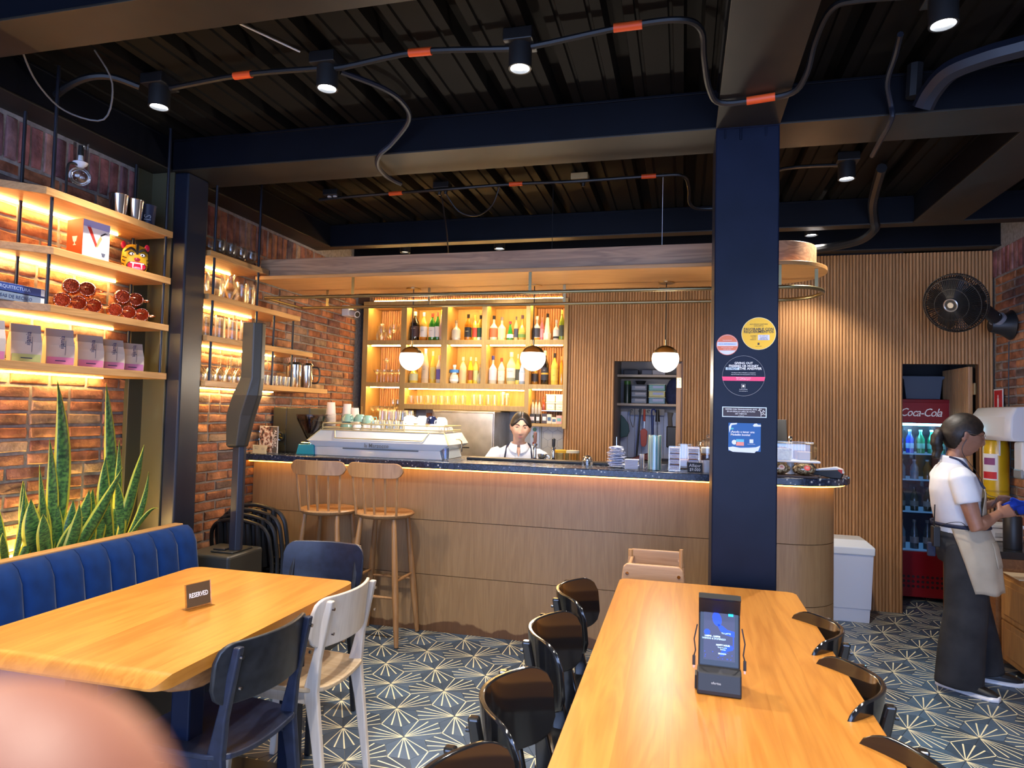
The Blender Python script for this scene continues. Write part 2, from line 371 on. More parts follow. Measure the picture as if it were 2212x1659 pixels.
# ---- pillars
t = thing('pillar', 'navy blue square steel pillar covered with round stickers in front of the bar', 'pillar', (.276, 3.38, 0))
MB().box(-.141, .141, -.157, .157, 0, ZB).build('shaft', NAVY, t, 0, .006)
mb = MB(); mb.tube([(-.1, -.159, 2.80), (-.1, -.160, 2.84)], .004, 6); mb.tube([(-.03, -.16, 2.79), (-.03, -.16, 2.845)], .005, 6); mb.tube([(.08, -.16, 2.80), (.08, -.16, 2.845)], .004, 6); mb.tube([(-.14, -.158, 2.849), (.14, -.158, 2.849)], .005, 6)
mb.build('weld_seam', NAVY, t)
t = thing('pillar', 'black steel pillar against the brick wall between the coffee shelves and the glassware shelves', 'pillar', (-2.92, 3.33, 0))
MB().box(-.12, .12, -.085, .09, 0, ZB).build('shaft', mat('black_blue_steel', (.008, .012, .024), .38), t, 0, .012, 3)
MB().box(-.155, -.121, -.20, .10, 0, ZB).build('side_plate', mat('shelf_lit_steel', (.07, .065, .035), .4), t, 0, .002)  # olive tone is the shelf lights' glow, put into the plates' colour
MB().box(-.155, .03, -.098, -.086, 0, ZB).build('side_plate', mat('shelf_lit_steel', (.07, .065, .035), .4), t, 0, .002)
# ---- slatted back wall
SL = wood('slat_wood', (.50, .255, .10), (.34, .165, .06), 2, .5, 1.2, .14, ring=.3)
WB = MB()
x0s, x1s = -1.03, XR-.012
OPN = [(-.583, -.003, 1.967), (1.69, 2.215, 1.955)]
y0, y1 = YB+.004, YB+.05
xs = [x0s, OPN[0][0], OPN[0][1], OPN[1][0], OPN[1][1], x1s]
for i in (0, 2, 4): WB.box(xs[i], xs[i+1], y0, y1, 0, 2.84)
for a, b, z in OPN: WB.box(a, b, y0, y1, z, 2.84)
WB.box(XL, x0s, y0+.3, y1+.3, 0, 2.52); WB.box(XL, x0s, y0, y1+.3, 2.52, 2.84)
WB = WB.build('wall_back', mat('slat_backing', (.12, .055, .022), .7), kind='structure', smooth=0)
pitch = .0242; nsl = int((x1s-XL)/pitch); prof = []
def slat_mesh(h):
    mb = MB(); n = 8; r = pitch*.47
    rs = [[V((r*cos(pi*i/n), -r*1.05*sin(pi*i/n), z)) for i in range(n+1)] for z in (0, h)]
    return mb.rings(rs, 0, True).mesh('slat', SL, 60)
SM = {}
for i in range(nsl):
    x = x1s-pitch*(i+.5); z0 = 0
    for a, b, z in OPN:
        if a-.004 < x < b+.004: z0 = z
    if x < x0s: z0 = 2.52
    if x > x0s-pitch*.5 or x > -2.95:
        h = round(2.84-z0, 3)
        if h not in SM: SM[h] = slat_mesh(h)
        o = put('slat', SM[h], WB); o.location = (x, YB+.004, z0)
# skirting and dark ceiling edge
MB().box(-.003, 1.69, YB-.014, YB+.003, 2.84, 2.85).build('trim_1', NAVYB, kind='structure', smooth=0)
# ---- openings in the slatted wall
STO = MB()
STO.box(-.62, .05, YB+.85, YB+.88, 0, 2.84); STO.box(-.62, -.60, YB+.05, YB+.85, 0, 2.84); STO.box(.03, .05, YB+.05, YB+.85, 0, 2.84)
STO = STO.build('wall_storeroom', mat('store_wall', (.34, .32, .32), .7), kind='structure', smooth=0)
for k in range(9):
    MB().box(-.595+k*.07, -.529+k*.07, YB+.84, YB+.85, 1.0, 1.53).build('panel', mat('pale_panel', (.60, .66, .85), .6), STO, 0, .001)
MB().box(-.597, .028, YB+.80, YB+.84, .2, 1.0).build('trim_2', mat('dark_dado', (.03, .03, .035), .6), kind='structure', smooth=0)
d = thing('door', 'pale wooden storeroom door leaf with a brass hinge, standing open behind the bar', 'door', (-.003, YB+.06, 0))
MB().box(-.052, -.012, 0, .50, .01, 1.955).build('leaf', OAKV, d, 0, .003)
MB().box(-.05, -.008, -.012, -.002, 1.74, 1.83).build('hinge', BRASS, d, 0, .001)
mb = MB(); [mb.cyl((-.025, -.016, 1.76+.025*k), (-.025, -.012, 1.76+.025*k), .004, n=8) for k in range(3)]; mb.build('hinge_screw', BLACKM, d)
MB().box(-.011, 0, -.07, .0, 0, 1.965).build('jamb', mat('dark_jamb', (.12, .05, .025), .5), d, 0)
d = thing('door', 'slatted wooden door leaf swung open beside the red drinks fridge', 'door', (2.20, YB+.06, 0))
MB().box(-.02, .0, 0, .55, .01, 1.94).build('leaf', OAKV, d, 0, .003)
for k in range(22):
    mb = MB(); y = .012+k*.0245; mb.cyl((-.022, y, .01), (-.022, y, 1.94), .0115, n=8); mb.build('slat', SL, d)
for z in (.5, 1.72): MB().box(-.002, .012, -.035, .0, z, z+.09).build('hinge', BRASS, d, 0, .001)
# alcove of the fridge
MB().box(1.60, 1.625, YB+.05, YB+.9, 0, 2.84).build('wall_alcove', mat('alcove_dark', (.05, .045, .05), .8), kind='structure', smooth=0)
# ============================================================ CEILING FITTINGS
def spot(parent, loc, e, ang=100, col=COOL, r=.03, blend=.6):
    l = bpy.data.lights.new('bulb_light', 'SPOT'); l.energy = e; l.color = col; l.spot_size = radians(ang); l.spot_blend = blend; l.shadow_soft_size = r
    o = bpy.data.objects.new('bulb_light', l); COL.objects.link(o); o.parent = parent; o.location = loc; return o
dl = thing('downlight', 'black cylinder downlight on the ceiling at the far left of the front row, lit white', 'ceiling light', (-2.415, 2.585, 2.9))
MB().box(-.06, .06, -.06, .06, .09, .14).build('junction_box', BLACKM, dl, 0, .004)
mb = MB(); mb.rings([[V((r*cos(2*pi*i/24), r*sin(2*pi*i/24), z)) for i in range(24)] for r, z in ((.047, .09), (.047, -.004), (.040, -.004), (.037, .012))], 0, False); mb.build('can', BLACKP, dl)
MB().lathe([(.037, .008), (.037, .010)], n=24).build('lens', LAMPM, dl)
spot(dl, (0, 0, -.01), LAMP_W)
DLP = [(-1.53, 2.58, 'black cylinder downlight second from the left in the front row'), (-.66, 2.585, 'black cylinder downlight in the front row left of the beam over the pillar'),
       (.872, 2.594, 'bright downlight on the dark ceiling at the upper right, in front of the large pipe'), (.906, 4.185, 'downlight between the middle beam and the rear beam, right of the navy pillar'),
       (.933, 5.44, 'small downlight glowing just above the rounded end of the wooden canopy'), (-1.544, 5.486, 'lit downlight glimpsed over the middle of the wooden canopy')]
for x, y, lb in DLP: dup(dl, (x, y, 2.9), None, lb)
u = dup(dl, (-2.419, 5.488, 2.9), None, 'dim downlight behind the left part of the canopy')
for c in list(u.children):
    if c.type == 'LIGHT': bpy.data.objects.remove(c)
    elif c.name.startswith('lens'): c.data = MB().lathe([(.037, .008), (.037, .010)], n=24).mesh('lens', mat('dim_lens', (.5, .45, .35), .4, emit=(1, .85, .6), es=.8))
for x, q in ((-1.75, 'far left'), (-.85, 'left'), (.12, 'right'), (1.0, 'far right')): dup(dl, (x, .75, 2.9), None, 'black cylinder downlight in the row above the camera, %s of the four' % q)
# conduits
CON = mat('conduit', (.009, .0095, .011), .45); CONB = mat('conduit_bluish', (.008, .011, .021), .45); TAPE = mat('orange_tape', (.85, .10, .015), .5)
def smoothp(P, k=5):
    P = [V(p) for p in P]; out = []
    for i in range(len(P)-1):
        p0, p1, p2, p3 = P[max(i-1, 0)], P[i], P[i+1], P[min(i+2, len(P)-1)]
        for j in range(k):
            t = j/k; out.append(.5*((2*p1)+(p2-p0)*t+(2*p0-5*p1+4*p2-p3)*t*t+(3*p1-p0-3*p2+p3)*t**3))
    return out+[P[-1]]
def pipe(name, label, pts, r, m, tapes=(), cat='conduit', tr=1.35, k=5, clamps=()):
    t = thing(name, label, cat, pts[0]); b = V(pts[0]); sp = smoothp(pts, k)
    MB().tube([p-b for p in sp], r, 8).build('pipe', m, t)
    for a, c in tapes: MB().tube([V(a)-b, V(c)-b], r*tr, 10).build('tape', TAPE, t, label='orange identification tape')
    for c in clamps: MB().box(-.02, .02, -.012, .012, -r*1.2, .05).build('clamp', m, t).location = V(c)-b
    return t
zc = 2.985
pipe('conduit', 'black ceiling conduit with orange bands linking the front row of downlights', [(-2.36, 2.59, zc), (-1.96, 2.565, zc+.01), (-1.58, 2.565, zc), (-1.45, 2.57, zc-.005), (-1.10, 2.563, zc+.02), (-.73, 2.58, zc), (-.6, 2.584, zc), (-.24, 2.557, zc+.02), (-.03, 2.554, zc+.02), (.05, 2.62, zc+.01), (.065, 2.72, zc-.05), (.09, 2.85, 2.87), (.14, 2.92, 2.835), (.29, 2.91, 2.83), (.42, 2.88, 2.835), (.46, 2.80, 2.87), (.475, 2.71, 2.95), (.51, 2.6, zc+.02), (.60, 2.58, zc+.03), (.84, 2.6, zc+.03)], .0125, CON,
     [((-1.995, 2.566, zc+.01), (-1.905, 2.566, zc+.01)), ((-1.14, 2.563, zc+.02), (-1.04, 2.565, zc+.018)), ((-.28, 2.558, zc+.02), (-.17, 2.557, zc+.02)), ((.245, 2.914, 2.831), (.355, 2.897, 2.832))])
pipe('conduit', 'bundle of grey corrugated cable from the leftmost downlight to the left beam', [(-2.47, 2.52, 2.97), (-2.55, 2.44, 2.985), (-2.64, 2.40, 2.97), (-2.75, 2.40, 2.94), (-2.86, 2.44, 2.93)], .016, CON)
pipe('cable', 'thin grey cable drooping from the front beam near the left wall', [(-2.55, 2.02, 2.88), (-2.66, 2.18, 2.84), (-2.70, 2.35, 2.80), (-2.60, 2.46, 2.80), (-2.50, 2.40, 2.93), (-2.5, 2.3, 3.03)], .004, mat('grey_cable', (.12, .12, .12), .5), cat='cable')
pipe('conduit', 'bluish taped conduit bending down around the middle beam', [(-1.49, 2.62, 2.99), (-1.37, 2.80, 2.99), (-1.335, 2.95, 2.985), (-1.36, 3.08, 2.96), (-1.48, 3.15, 2.88), (-1.56, 3.17, 2.83), (-1.62, 3.28, 2.815), (-1.64, 3.45, 2.815), (-1.62, 3.58, 2.82)], .013, CONB)
pipe('cable', 'thin white tube running along a ceiling rib beside the second downlight', [(-1.85, 2.05, 3.03), (-1.62, 2.50, 3.03)], .004, WHITEP, cat='cable', k=1)
zr = 2.99
pipe('conduit', 'rear ceiling conduit with orange bands between the middle beam and the rear beam', [(-2.55, 4.25, zr), (-2.3, 4.23, zr), (-1.97, 4.24, zr+.01), (-1.6, 4.2, zr), (-1.1, 4.22, zr+.015), (-.7, 4.2, zr), (-.2, 4.22, zr+.01), (-.02, 4.22, zr), (.02, 4.35, zr-.04), (.03, 4.45, 2.88), (.12, 4.5, 2.86), (.3, 4.45, 2.87), (.5, 4.25, zr), (.86, 4.2, zr)], .011, CON,
     [((-2.0, 4.24, zr+.008), (-1.9, 4.235, zr+.008)), ((-1.13, 4.22, zr+.015), (-1.04, 4.218, zr+.014)), ((-.27, 4.218, zr+.01), (-.18, 4.22, zr+.01))])
for x, lb in ((-2.43, 'twin socket box with two white discs under the deck, left of the others'), (-1.6, 'twin socket box with two plugged black leads under the deck'), (-.66, 'pale twin socket box with one plug under the deck')):
    t = thing('socket_box', lb, 'socket', (x, 4.22, 3.0)); MB().box(-.055, .055, -.04, .04, 0, .04).build('box', BLACKM if x < -1 else mat('beige', (.45, .34, .16), .5), t, 0, .003)
    for s in (-1, 1):
        MB().cyl((s*.022, 0, -.001), (s*.022, 0, -.008), .016).build('socket', WHITEP, t)
        if x > -2 and s > (0 if x > -1 else -2): MB().cyl((s*.022, 0, -.008), (s*.022, 0, -.04), .014, .009).build('plug', BLACKP, t)
pipe('cable', 'black lead hanging from the twin sockets down behind the canopy', [(-1.61, 4.22, 2.96), (-1.62, 4.30, 2.90), (-1.66, 4.5, 2.75), (-1.72, 4.7, 2.62), (-1.74, 4.75, 2.5)], .005, BLACKM, cat='cable')
pipe('cable', 'black lead looped from the twin sockets to the orange banded conduit', [(-1.57, 4.22, 2.96), (-1.50, 4.28, 2.86), (-1.38, 4.3, 2.83), (-1.26, 4.26, 2.88), (-1.2, 4.22, 2.99)], .005, BLACKM, cat='cable')
pipe('cable', 'thin wire stretched under the rear bay of the ceiling', [(-2.0, 3.75, 2.95), (-.6, 3.72, 2.97), (.9, 3.6, 2.95)], .0022, mat('grey_cable', (.12, .12, .12), .5), cat='cable', k=2)
for x in (-.85, -.14): pipe('suspension_wire', 'thin wire from the deck holding the wooden canopy, %s' % ('left of the pair' if x < -.5 else 'beside the navy pillar'), [(x, 4.3, 3.04), (x, 4.3, 2.5)], .002, WHITEP if x > -.5 else BLACKM, cat='wire', k=1)
pipe('pipe', 'thick grey pipe bending down onto the middle beam at the upper right', [(1.75, 2.62, 2.93), (1.25, 2.86, 2.93), (1.12, 2.93, 2.93), (1.03, 3.0, 2.92), (.99, 3.08, 2.88), (.97, 3.12, 2.83)], .042, CONB, cat='pipe')
pipe('pipe', 'dark vertical pipe stub behind the thick grey pipe', [(.955, 3.16, 3.04), (.95, 3.17, 2.9)], .032, CON, cat='pipe', k=1)
pipe('conduit', 'thin dark conduit dropping past the middle beam, left of the thick grey pipe', [(.80, 2.82, 3.0), (.82, 2.95, 2.99), (.83, 3.1, 2.95), (.865, 3.18, 2.88), (.87, 3.19, 2.82), (.88, 3.4, 2.81), (.9, 3.62, 2.82)], .012, CONB)
pipe('pipe', 'dusty dark pipe running under the rear beam towards the canopy end', [(1.12, 4.3, 2.99), (1.2, 4.8, 2.95), (1.25, 4.98, 2.88), (1.27, 5.05, 2.82), (1.2, 5.25, 2.79), (.95, 5.45, 2.79), (.8, 5.5, 2.8)], .03, CON, cat='pipe')
# ============================================================ CANOPY
def stadium(x0, xc, yc, r, n=20):
    return [(x0, yc-r)]+[(xc+r*cos(-pi/2+pi*i/n), yc+r*sin(-pi/2+pi*i/n)) for i in range(n+1)]+[(x0, yc+r)]
def railpath(x0, xc, yc, r, n=18): return [(x0, yc-r)]+[(xc+r*cos(-pi/2+pi*i/n), yc+r*sin(-pi/2+pi*i/n)) for i in range(n+1)]+[(x0, yc+r)]
cn = thing('bar_canopy', 'long suspended oak canopy with a rounded right end above the bar', 'canopy', (-1.0, 4.28, 2.37))
def rel(poly, c): return [(x-c[0], y-c[1]) for x, y in poly]
CB = wood('canopy_base', (.60, .30, .10), (.46, .21, .06), 0, .4, 1.0, .03, ring=.3)
MB().prism(rel(stadium(-2.86, .52, 4.28, .30), (-1, 4.28)), -.006, .018).build('base_board', CB, cn, 40, .002)
CF = wood('canopy_fascia', (.46, .26, .135), (.28, .15, .08), 0, .42, 1.1, .03, ring=.6)
MB().prism(rel(stadium(-2.86, .515, 4.28, .245), (-1, 4.28)), .018, .145).build('fascia', CF, cn, 40, .002)
gr = thing('hanging_rail', 'brass tube rail hanging under the canopy, looped round its right end', 'rail', (-1.0, 4.19, 2.235))
rp = railpath(-2.77, .56, 4.19, .22)
MB().tube([(x+1.0, y-4.19, 0) for x, y in rp], .011, 10).build('tube', DBRASS, gr)
MB().tube([(-1.765, -.22, 0), (-1.765, .22, 0)], .010, 10).build('cross_tube', DBRASS, gr)
for x, y in ((-2.12, 3.985), (-.92, 3.985), (.52, 3.985), (-2.55, 4.41), (-1.75, 4.41), (-.78, 4.41), (.735, 4.12)):
    MB().box(x+1-.009, x+1+.009, y-4.19-.003, y-4.19+.003, .008, .128).build('hanger', DBRASS, gr, 0)
# pendants
pd = thing('pendant_lamp', 'globe pendant lamp with brass cap hanging at the left over the bar', 'pendant lamp', (-1.875, 4.425, 1.863))
MB().lathe([(.052, .492), (.052, .500), (.0, .501)], n=28).build('ceiling_rose', BRASS, pd)
MB().cyl((0, 0, .12), (0, 0, .50), .0035, n=8).build('cord', BLACKM, pd)
MB().cyl((0, 0, .082), (0, 0, .125), .009, n=12).build('stem', BRASS, pd)
R_ = .086
MB().lathe([(max(R_*cos(a), .0005), R_*sin(a)) for a in [-pi/2+i*(pi/2+.42)/16 for i in range(17)]], n=32).build('globe', GLOBEM, pd, label='glowing white glass lower part of the globe')
MB().lathe([(max((R_+.001)*cos(a), .0005), (R_+.001)*sin(a)) for a in [.42+i*(pi/2-.42)/10 for i in range(11)]], n=32).build('cap', BRASS, pd)
l = bpy.data.lights.new('bulb_light', 'POINT'); l.energy = 8; l.color = (1, .86, .68); l.shadow_soft_size = .05
lo = bpy.data.objects.new('bulb_light', l); COL.objects.link(lo); lo.parent = pd; lo.location = (0, 0, -.14)
dup(pd, (-.99, 4.425, 1.868), None, 'globe pendant lamp with brass cap hanging in the middle of the three over the bar')
dup(pd, (-.112, 4.425, 1.866), None, 'globe pendant lamp with brass cap in front of the storeroom opening')
# ============================================================ BAR COUNTER
def path_panel(off, z0, z1, th=.018):
    P = [(-3.062, 4.335+off)]+[(.655+(.27-off)*cos(a), 4.605+(.27-off)*sin(a)) for a in [-pi/2+pi*i/28 for i in range(29)]]
    Q = [(-3.062, 4.335+off+th)]+[(.655+(.27-off-th)*cos(a), 4.605+(.27-off-th)*sin(a)) for a in [-pi/2+pi*i/28 for i in range(29)]]
    mb = MB(); rs = [[V((p[0], p[1], z0)), V((q[0], q[1], z0)), V((q[0], q[1], z1)), V((p[0], p[1], z1))] for p, q in zip(P, Q)]
    # extra cuts on the long straight run
    mb.rings(rs, 0, True); return mb
CTR = thing('bar_counter', 'long oak fronted bar counter with a rounded right end behind the navy pillar', 'counter')
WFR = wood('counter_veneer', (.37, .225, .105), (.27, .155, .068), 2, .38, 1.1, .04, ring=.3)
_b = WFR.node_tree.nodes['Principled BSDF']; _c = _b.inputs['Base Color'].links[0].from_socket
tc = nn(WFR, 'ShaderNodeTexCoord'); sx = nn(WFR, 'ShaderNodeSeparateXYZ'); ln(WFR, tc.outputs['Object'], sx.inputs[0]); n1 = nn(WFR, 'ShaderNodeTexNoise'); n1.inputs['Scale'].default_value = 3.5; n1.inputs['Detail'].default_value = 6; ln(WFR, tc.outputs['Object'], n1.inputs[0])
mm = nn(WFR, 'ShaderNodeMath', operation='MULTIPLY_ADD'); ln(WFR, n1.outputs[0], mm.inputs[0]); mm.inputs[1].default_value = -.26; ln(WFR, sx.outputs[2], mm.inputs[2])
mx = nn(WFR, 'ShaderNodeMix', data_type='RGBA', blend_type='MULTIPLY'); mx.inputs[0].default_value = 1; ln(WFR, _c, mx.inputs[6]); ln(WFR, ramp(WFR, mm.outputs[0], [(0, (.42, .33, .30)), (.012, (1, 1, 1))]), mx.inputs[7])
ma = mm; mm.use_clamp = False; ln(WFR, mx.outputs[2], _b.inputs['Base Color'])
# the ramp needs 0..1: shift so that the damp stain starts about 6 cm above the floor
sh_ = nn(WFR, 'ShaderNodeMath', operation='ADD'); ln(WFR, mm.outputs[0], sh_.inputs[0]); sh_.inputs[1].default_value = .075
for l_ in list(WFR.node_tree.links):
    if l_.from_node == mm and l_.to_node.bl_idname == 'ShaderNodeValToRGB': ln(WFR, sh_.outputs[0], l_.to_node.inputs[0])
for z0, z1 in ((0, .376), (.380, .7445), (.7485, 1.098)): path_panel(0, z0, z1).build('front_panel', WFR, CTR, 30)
path_panel(.012, .002, 1.09, .01).build('backing', mat('groove_dark', (.05, .025, .012), .8), CTR, 30)
MB().box(-3.05, .65, 4.875, 4.90, .1, 1.10).build('rear_panel', STEEL, CTR, 0)
MB().box(-3.06, .66, 4.272, 4.284, 1.096, 1.104).build('led_strip', emis('bar_led_strip', (1, .46, .035), 8), CTR, 0)
mb = MB(); P = [(.655+.33*cos(a), 4.605+.33*sin(a)) for a in [-pi/2+pi*i/20 for i in range(21)]]; mb.tube([(x, y, 1.10) for x, y in P], .005, 6)
mb.build('led_strip', emis('bar_led_strip', (1, .46, .035), 8), CTR, 0)
TER = mat('terrazzo', (.02, .03, .05), .25); b = TER.node_tree.nodes['Principled BSDF']
tc = nn(TER, 'ShaderNodeTexCoord'); vo = nn(TER, 'ShaderNodeTexVoronoi'); vo.inputs['Scale'].default_value = 55; ln(TER, tc.outputs['Object'], vo.inputs['Vector'])
r1 = ramp(TER, vo.outputs['Distance'], [(.30, (.46, .47, .42)), (.36, (.014, .022, .045))]); 
cc = ramp(TER, vo.outputs['Color'], [(.0, (1, 1, 1)), (.45, (1, 1, 1)), (.46, (.03, .04, .08))], 'CONSTANT')
mx = nn(TER, 'ShaderNodeMix', data_type='RGBA', blend_type='MULTIPLY'); mx.inputs[0].default_value = 1; ln(TER, r1, mx.inputs[6]); ln(TER, cc, mx.inputs[7])
ad = nn(TER, 'ShaderNodeMix', data_type='RGBA', blend_type='ADD'); ad.inputs[0].default_value = 1; ln(TER, mx.outputs[2], ad.inputs[6]); ad.inputs[7].default_value = (.012, .02, .042, 1); ln(TER, ad.outputs[2], b.inputs['Base Color'])
sl = MB().prism(stadium(-3.062, .65, 4.59, .36, 28), 1.106, 1.152).build('bar_worktop', TER, None, 40, .006); tag(sl, 'dark navy terrazzo bar top with pale chips and a rounded right end', 'worktop')
SLZ = 1.152
# small brick pier left of the counter
# ============================================================ BACK BAR SHELVING
U = thing('back_bar_shelving', 'tall oak shelving unit with lit compartments of bottles and glasses behind the bar', 'shelving', (-2.0, YB, 1.35))
def ub(n, x0, x1, y0, y1, z0, z1, m=CAB, bev=.002): return MB().box(x0+2, x1+2, y0-YB, y1-YB, z0-1.35, z1-1.35).build(n, m, U, 0, bev)
cols = [(-2.948, -2.605), (-2.548, -2.197), (-2.137, -1.802), (-1.753, -1.384), (-1.345, -1.035)]
yf, yb = YB-.03, YB+.27
ZR = [(2.155, 2.485), (1.752, 2.112)]
for x0, x1, z0 in ((-3.0, -2.948, 1.36), (-2.605, -2.548, 1.36), (-2.197, -2.137, 1.71), (-1.802, -1.753, 1.71), (-1.384, -1.345, 1.38), (-1.035, -1.0, 1.36)): ub('upright', x0, x1, yf, yb, z0, 2.53)
ub('top_board', -3.0, -1.0, yf+.001, yb, 2.485, 2.53); 
for x0, x1 in cols:
    ub('shelf_board', x0, x1, yf+.001, yb, 2.112, 2.155)
for x0, x1, a, c in ((cols[0][0], cols[0][1], 1.71, 1.752), (cols[1][0], cols[3][1], 1.70, 1.752), (cols[4][0], cols[4][1], 1.71, 1.752), (cols[0][0], cols[0][1], 1.36, 1.395), (cols[1][0], cols[3][1], 1.505, 1.552), (cols[4][0], cols[4][1], 1.375, 1.40)):
    ub('shelf_board', x0, x1, yf+.001, yb, a, c)
ub('back_panel', cols[1][0], cols[3][1], yb, yb+.01, 1.5, 2.5, wood('back_oak', (.60, .38, .085), (.50, .30, .06), 2, .5, 1, .02, ring=.4))
for ci in (0, 4):
    x0, x1 = cols[ci]; ub('back_panel', x0, x1, yb, yb+.01, 1.37, 2.5, mat('slat_backing', (.12, .055, .022), .7))
    sm = slat_mesh(1.1); k = 0
    while x0+.0121+k*.0242 < x1:
        o = put('slat', sm, U); o.location = (x0+.0121+k*.0242+2, yb-YB, 1.38-1.35); k += 1
def strip(x0, x1, z): ub('led_strip', x0+.02, x1-.02, YB+.02, YB+.034, z-.008, z-.001, STRIPM2, 0)
for x0, x1 in cols:
    strip(x0, x1, 2.485); strip(x0, x1, 2.112)
strip(*cols[0], 1.71); strip(cols[1][0], cols[3][1], 1.70); strip(*cols[4], 1.71)
ub('led_strip', -2.9, -1.05, YB-.008, YB+.0, 2.531, 2.538, STRIPM2, 0)
# lower wall behind the bar
LW = MB().box(-3.0, -1.0, YB+.28, YB+.3, 0, 1.52).build('wall_bar_lower', mat('grey_panel', (.30, .31, .35), .5), kind='structure', smooth=0)
hx = .052; HT = mat('hexagon_wall_tile', (.58, .55, .48), .25)
hm = MB().prism([((hx-.0015)*cos(pi/6+pi*k/3), (hx-.0015)*sin(pi/6+pi*k/3)) for k in range(6)], 0, .006, Matrix.Rotation(pi/2, 4, 'X')).mesh('tile', HT, 0)
for r in range(6):
    for c in range(5):
        o = put('tile', hm, LW); o.location = (-1.40+c*hx*1.732+(r % 2)*hx*.866, YB+.28, .98+r*hx*1.5)
o = MB().box(-2.95, -1.0, YB-.35, YB+.28, .88, .92).build('rear_worktop', STEEL, None, 0, .003); tag(o, 'stainless worktop along the wall behind the bar', 'worktop')
t = thing('undercounter_cabinet', 'steel cabinets under the worktop behind the bar', 'cabinet', (-2, YB, 0)); MB().box(-.95, 1.0, -.33, .27, 0, .878).build('body', STEEL, t, 0, .002)
for k in range(3): MB().box(-.93+k*.64, -.32+k*.64, -.345, -.331, .08, .84).build('door', STEEL, t, 0, .004)
t = thing('dishwasher', 'stainless steel dishwasher with a slot handle behind the barista', 'dishwasher', (-1.88, YB-.05, .92))
MB().box(-.29, .29, -.22, .30, 0, .58).build('body', STEEL, t, 0, .006); MB().box(-.275, .28, -.235, -.221, .18, .565).build('door', STEEL, t, 0, .006)
MB().box(-.27, .29, -.224, -.2205, .145, .17).build('gap', BLACKM, t, 0); MB().box(-.27, .28, -.235, -.221, .01, .135).build('lower_door', STEEL, t, 0, .004)
MB().box(-.06, .07, -.239, -.234, .252, .262).build('handle', BLACKM, next(c for c in t.children if c.name.startswith('door')), 0, .001)
t = thing('control_panel', 'grey switch panel with five coloured buttons behind the barista', 'switch panel', (-1.40, YB+.0, 1.15))
MB().box(-.12, .12, .25, .279, .0, .40).build('plate', mat('panel_grey', (.42, .44, .46), .4), t, 0, .003); MB().box(-.09, -.02, .245, .25, .14, .28).build('label_plate', WHITEP, t, 0, .001)
MB().box(.02, .105, .24, .25, .02, .38).build('button_strip', mat('pale_blue', (.55, .62, .75), .4), t, 0, .002)
for k, c in enumerate([(.3, .02, .02), (.02, .16, .06), (.02, .16, .06), (.35, .02, .03), (.02, .02, .02)]): MB().cyl((.06, .24, .06+.065*k), (.06, .23, .06+.065*k), .018, n=14).build('button', mat('btn%d' % k, c, .3), t)
t = thing('serving_hatch', 'small dark hatch with a brick reveal in the grey wall left of the dishwasher', 'hatch', (-2.28, YB+.27, 1.18))
MB().box(-.16, .10, -.02, .01, 0, .33).build('frame', mat('pale_frame', (.5, .5, .5), .5), t, 0, .004); MB().box(-.08, .09, -.028, -.021, .03, .27).build('screen', mat('screen_black', (.006, .006, .008), .15), t, 0, .002)
for k in range(4): MB().box(-.15, -.09, -.03, -.021, .04+k*.065, .095+k*.065).build('brick', brick_one, t, 0, .004)
# ============================================================ WALL SHELVES
def shelf(name_label, y0, y1, z, strips, cham=None):
    t = thing('wall_shelf', name_label, 'shelf', (-2.93, (y0+y1)/2, z)); ym = (y0+y1)/2
    poly = [(-3.078, y0), (-2.93 if cham else -2.78, y0)]+([(-2.93, cham-.15), (-2.78, cham)] if cham else [])+[(-2.78, y1), (-3.078, y1)]
    MB().prism([(x+2.93, y-ym) for x, y in poly], -.035, 0).build('board', OAKY, t, 0, .002)
    for a, b in strips: MB().box(-.115, -.105, a-ym, b-ym, -.042, -.0355).build('led_strip', STRIPM, t, 0)
    return t
SA = [1.668, 1.937, 2.20, 2.462]
nm = ['bottom', 'third', 'second', 'top']
shelf('oak wall shelf holding the row of coffee bags, left of the black pillar', 1.7, 3.12, SA[0], [(1.75, 2.95)])
shelf('oak wall shelf holding the books and copper mugs', 1.7, 3.12, SA[1], [(1.75, 3.0)], 2.4)
shelf('oak wall shelf holding the red and white box and the mask', 1.7, 3.12, SA[2], [(1.75, 3.0)], 2.4)
shelf('uppermost oak wall shelf left of the black pillar, holding the steel shaker cups', 1.7, 3.12, SA[3], [(1.75, 3.0)], 2.35)
SBZ = [1.645, 1.918, 2.172, 2.436]
shelf('lowest oak shelf right of the black pillar, holding stemmed glasses and the coffee presses', 3.43, 4.86, SBZ[0], [(3.45, 4.5)])
shelf('oak shelf of tall tumblers right of the black pillar, second from the bottom', 3.43, 4.62, SBZ[1], [(3.45, 4.5)])
shelf('oak shelf of glass jars right of the black pillar, second from the top', 3.43, 4.43, SBZ[2], [(3.45, 4.2)])
shelf('uppermost oak shelf right of the black pillar, its end meeting the canopy', 3.43, 4.02, SBZ[3], [(3.45, 3.95)])
RODM = mat('rod_black', (.012, .013, .02), .35)
def rod(x, y, z0, z1, lb):
    if z1 == ZB and x > -2.89: z1 = 3.04
    o = MB().cyl((0, 0, z0), (0, 0, z1), .008, n=10).build('shelf_rod', RODM); o.location = (x, y, 0); tag(o, lb, 'rod', 'black rods carrying the wall shelves'); return o
rod(-2.80, 2.395, SA[1], ZB, 'front black rod at the left end of the coffee shelves'); rod(-3.0, 2.41, SA[1], ZB, 'rear black rod against the bricks at the left end of the coffee shelves')
rod(-2.80, 3.09, SA[0]-.0, ZB, 'front black rod at the right end of the coffee shelves'); rod(-3.02, 3.09, SA[0], ZB, 'rear black rod at the right end of the coffee shelves')
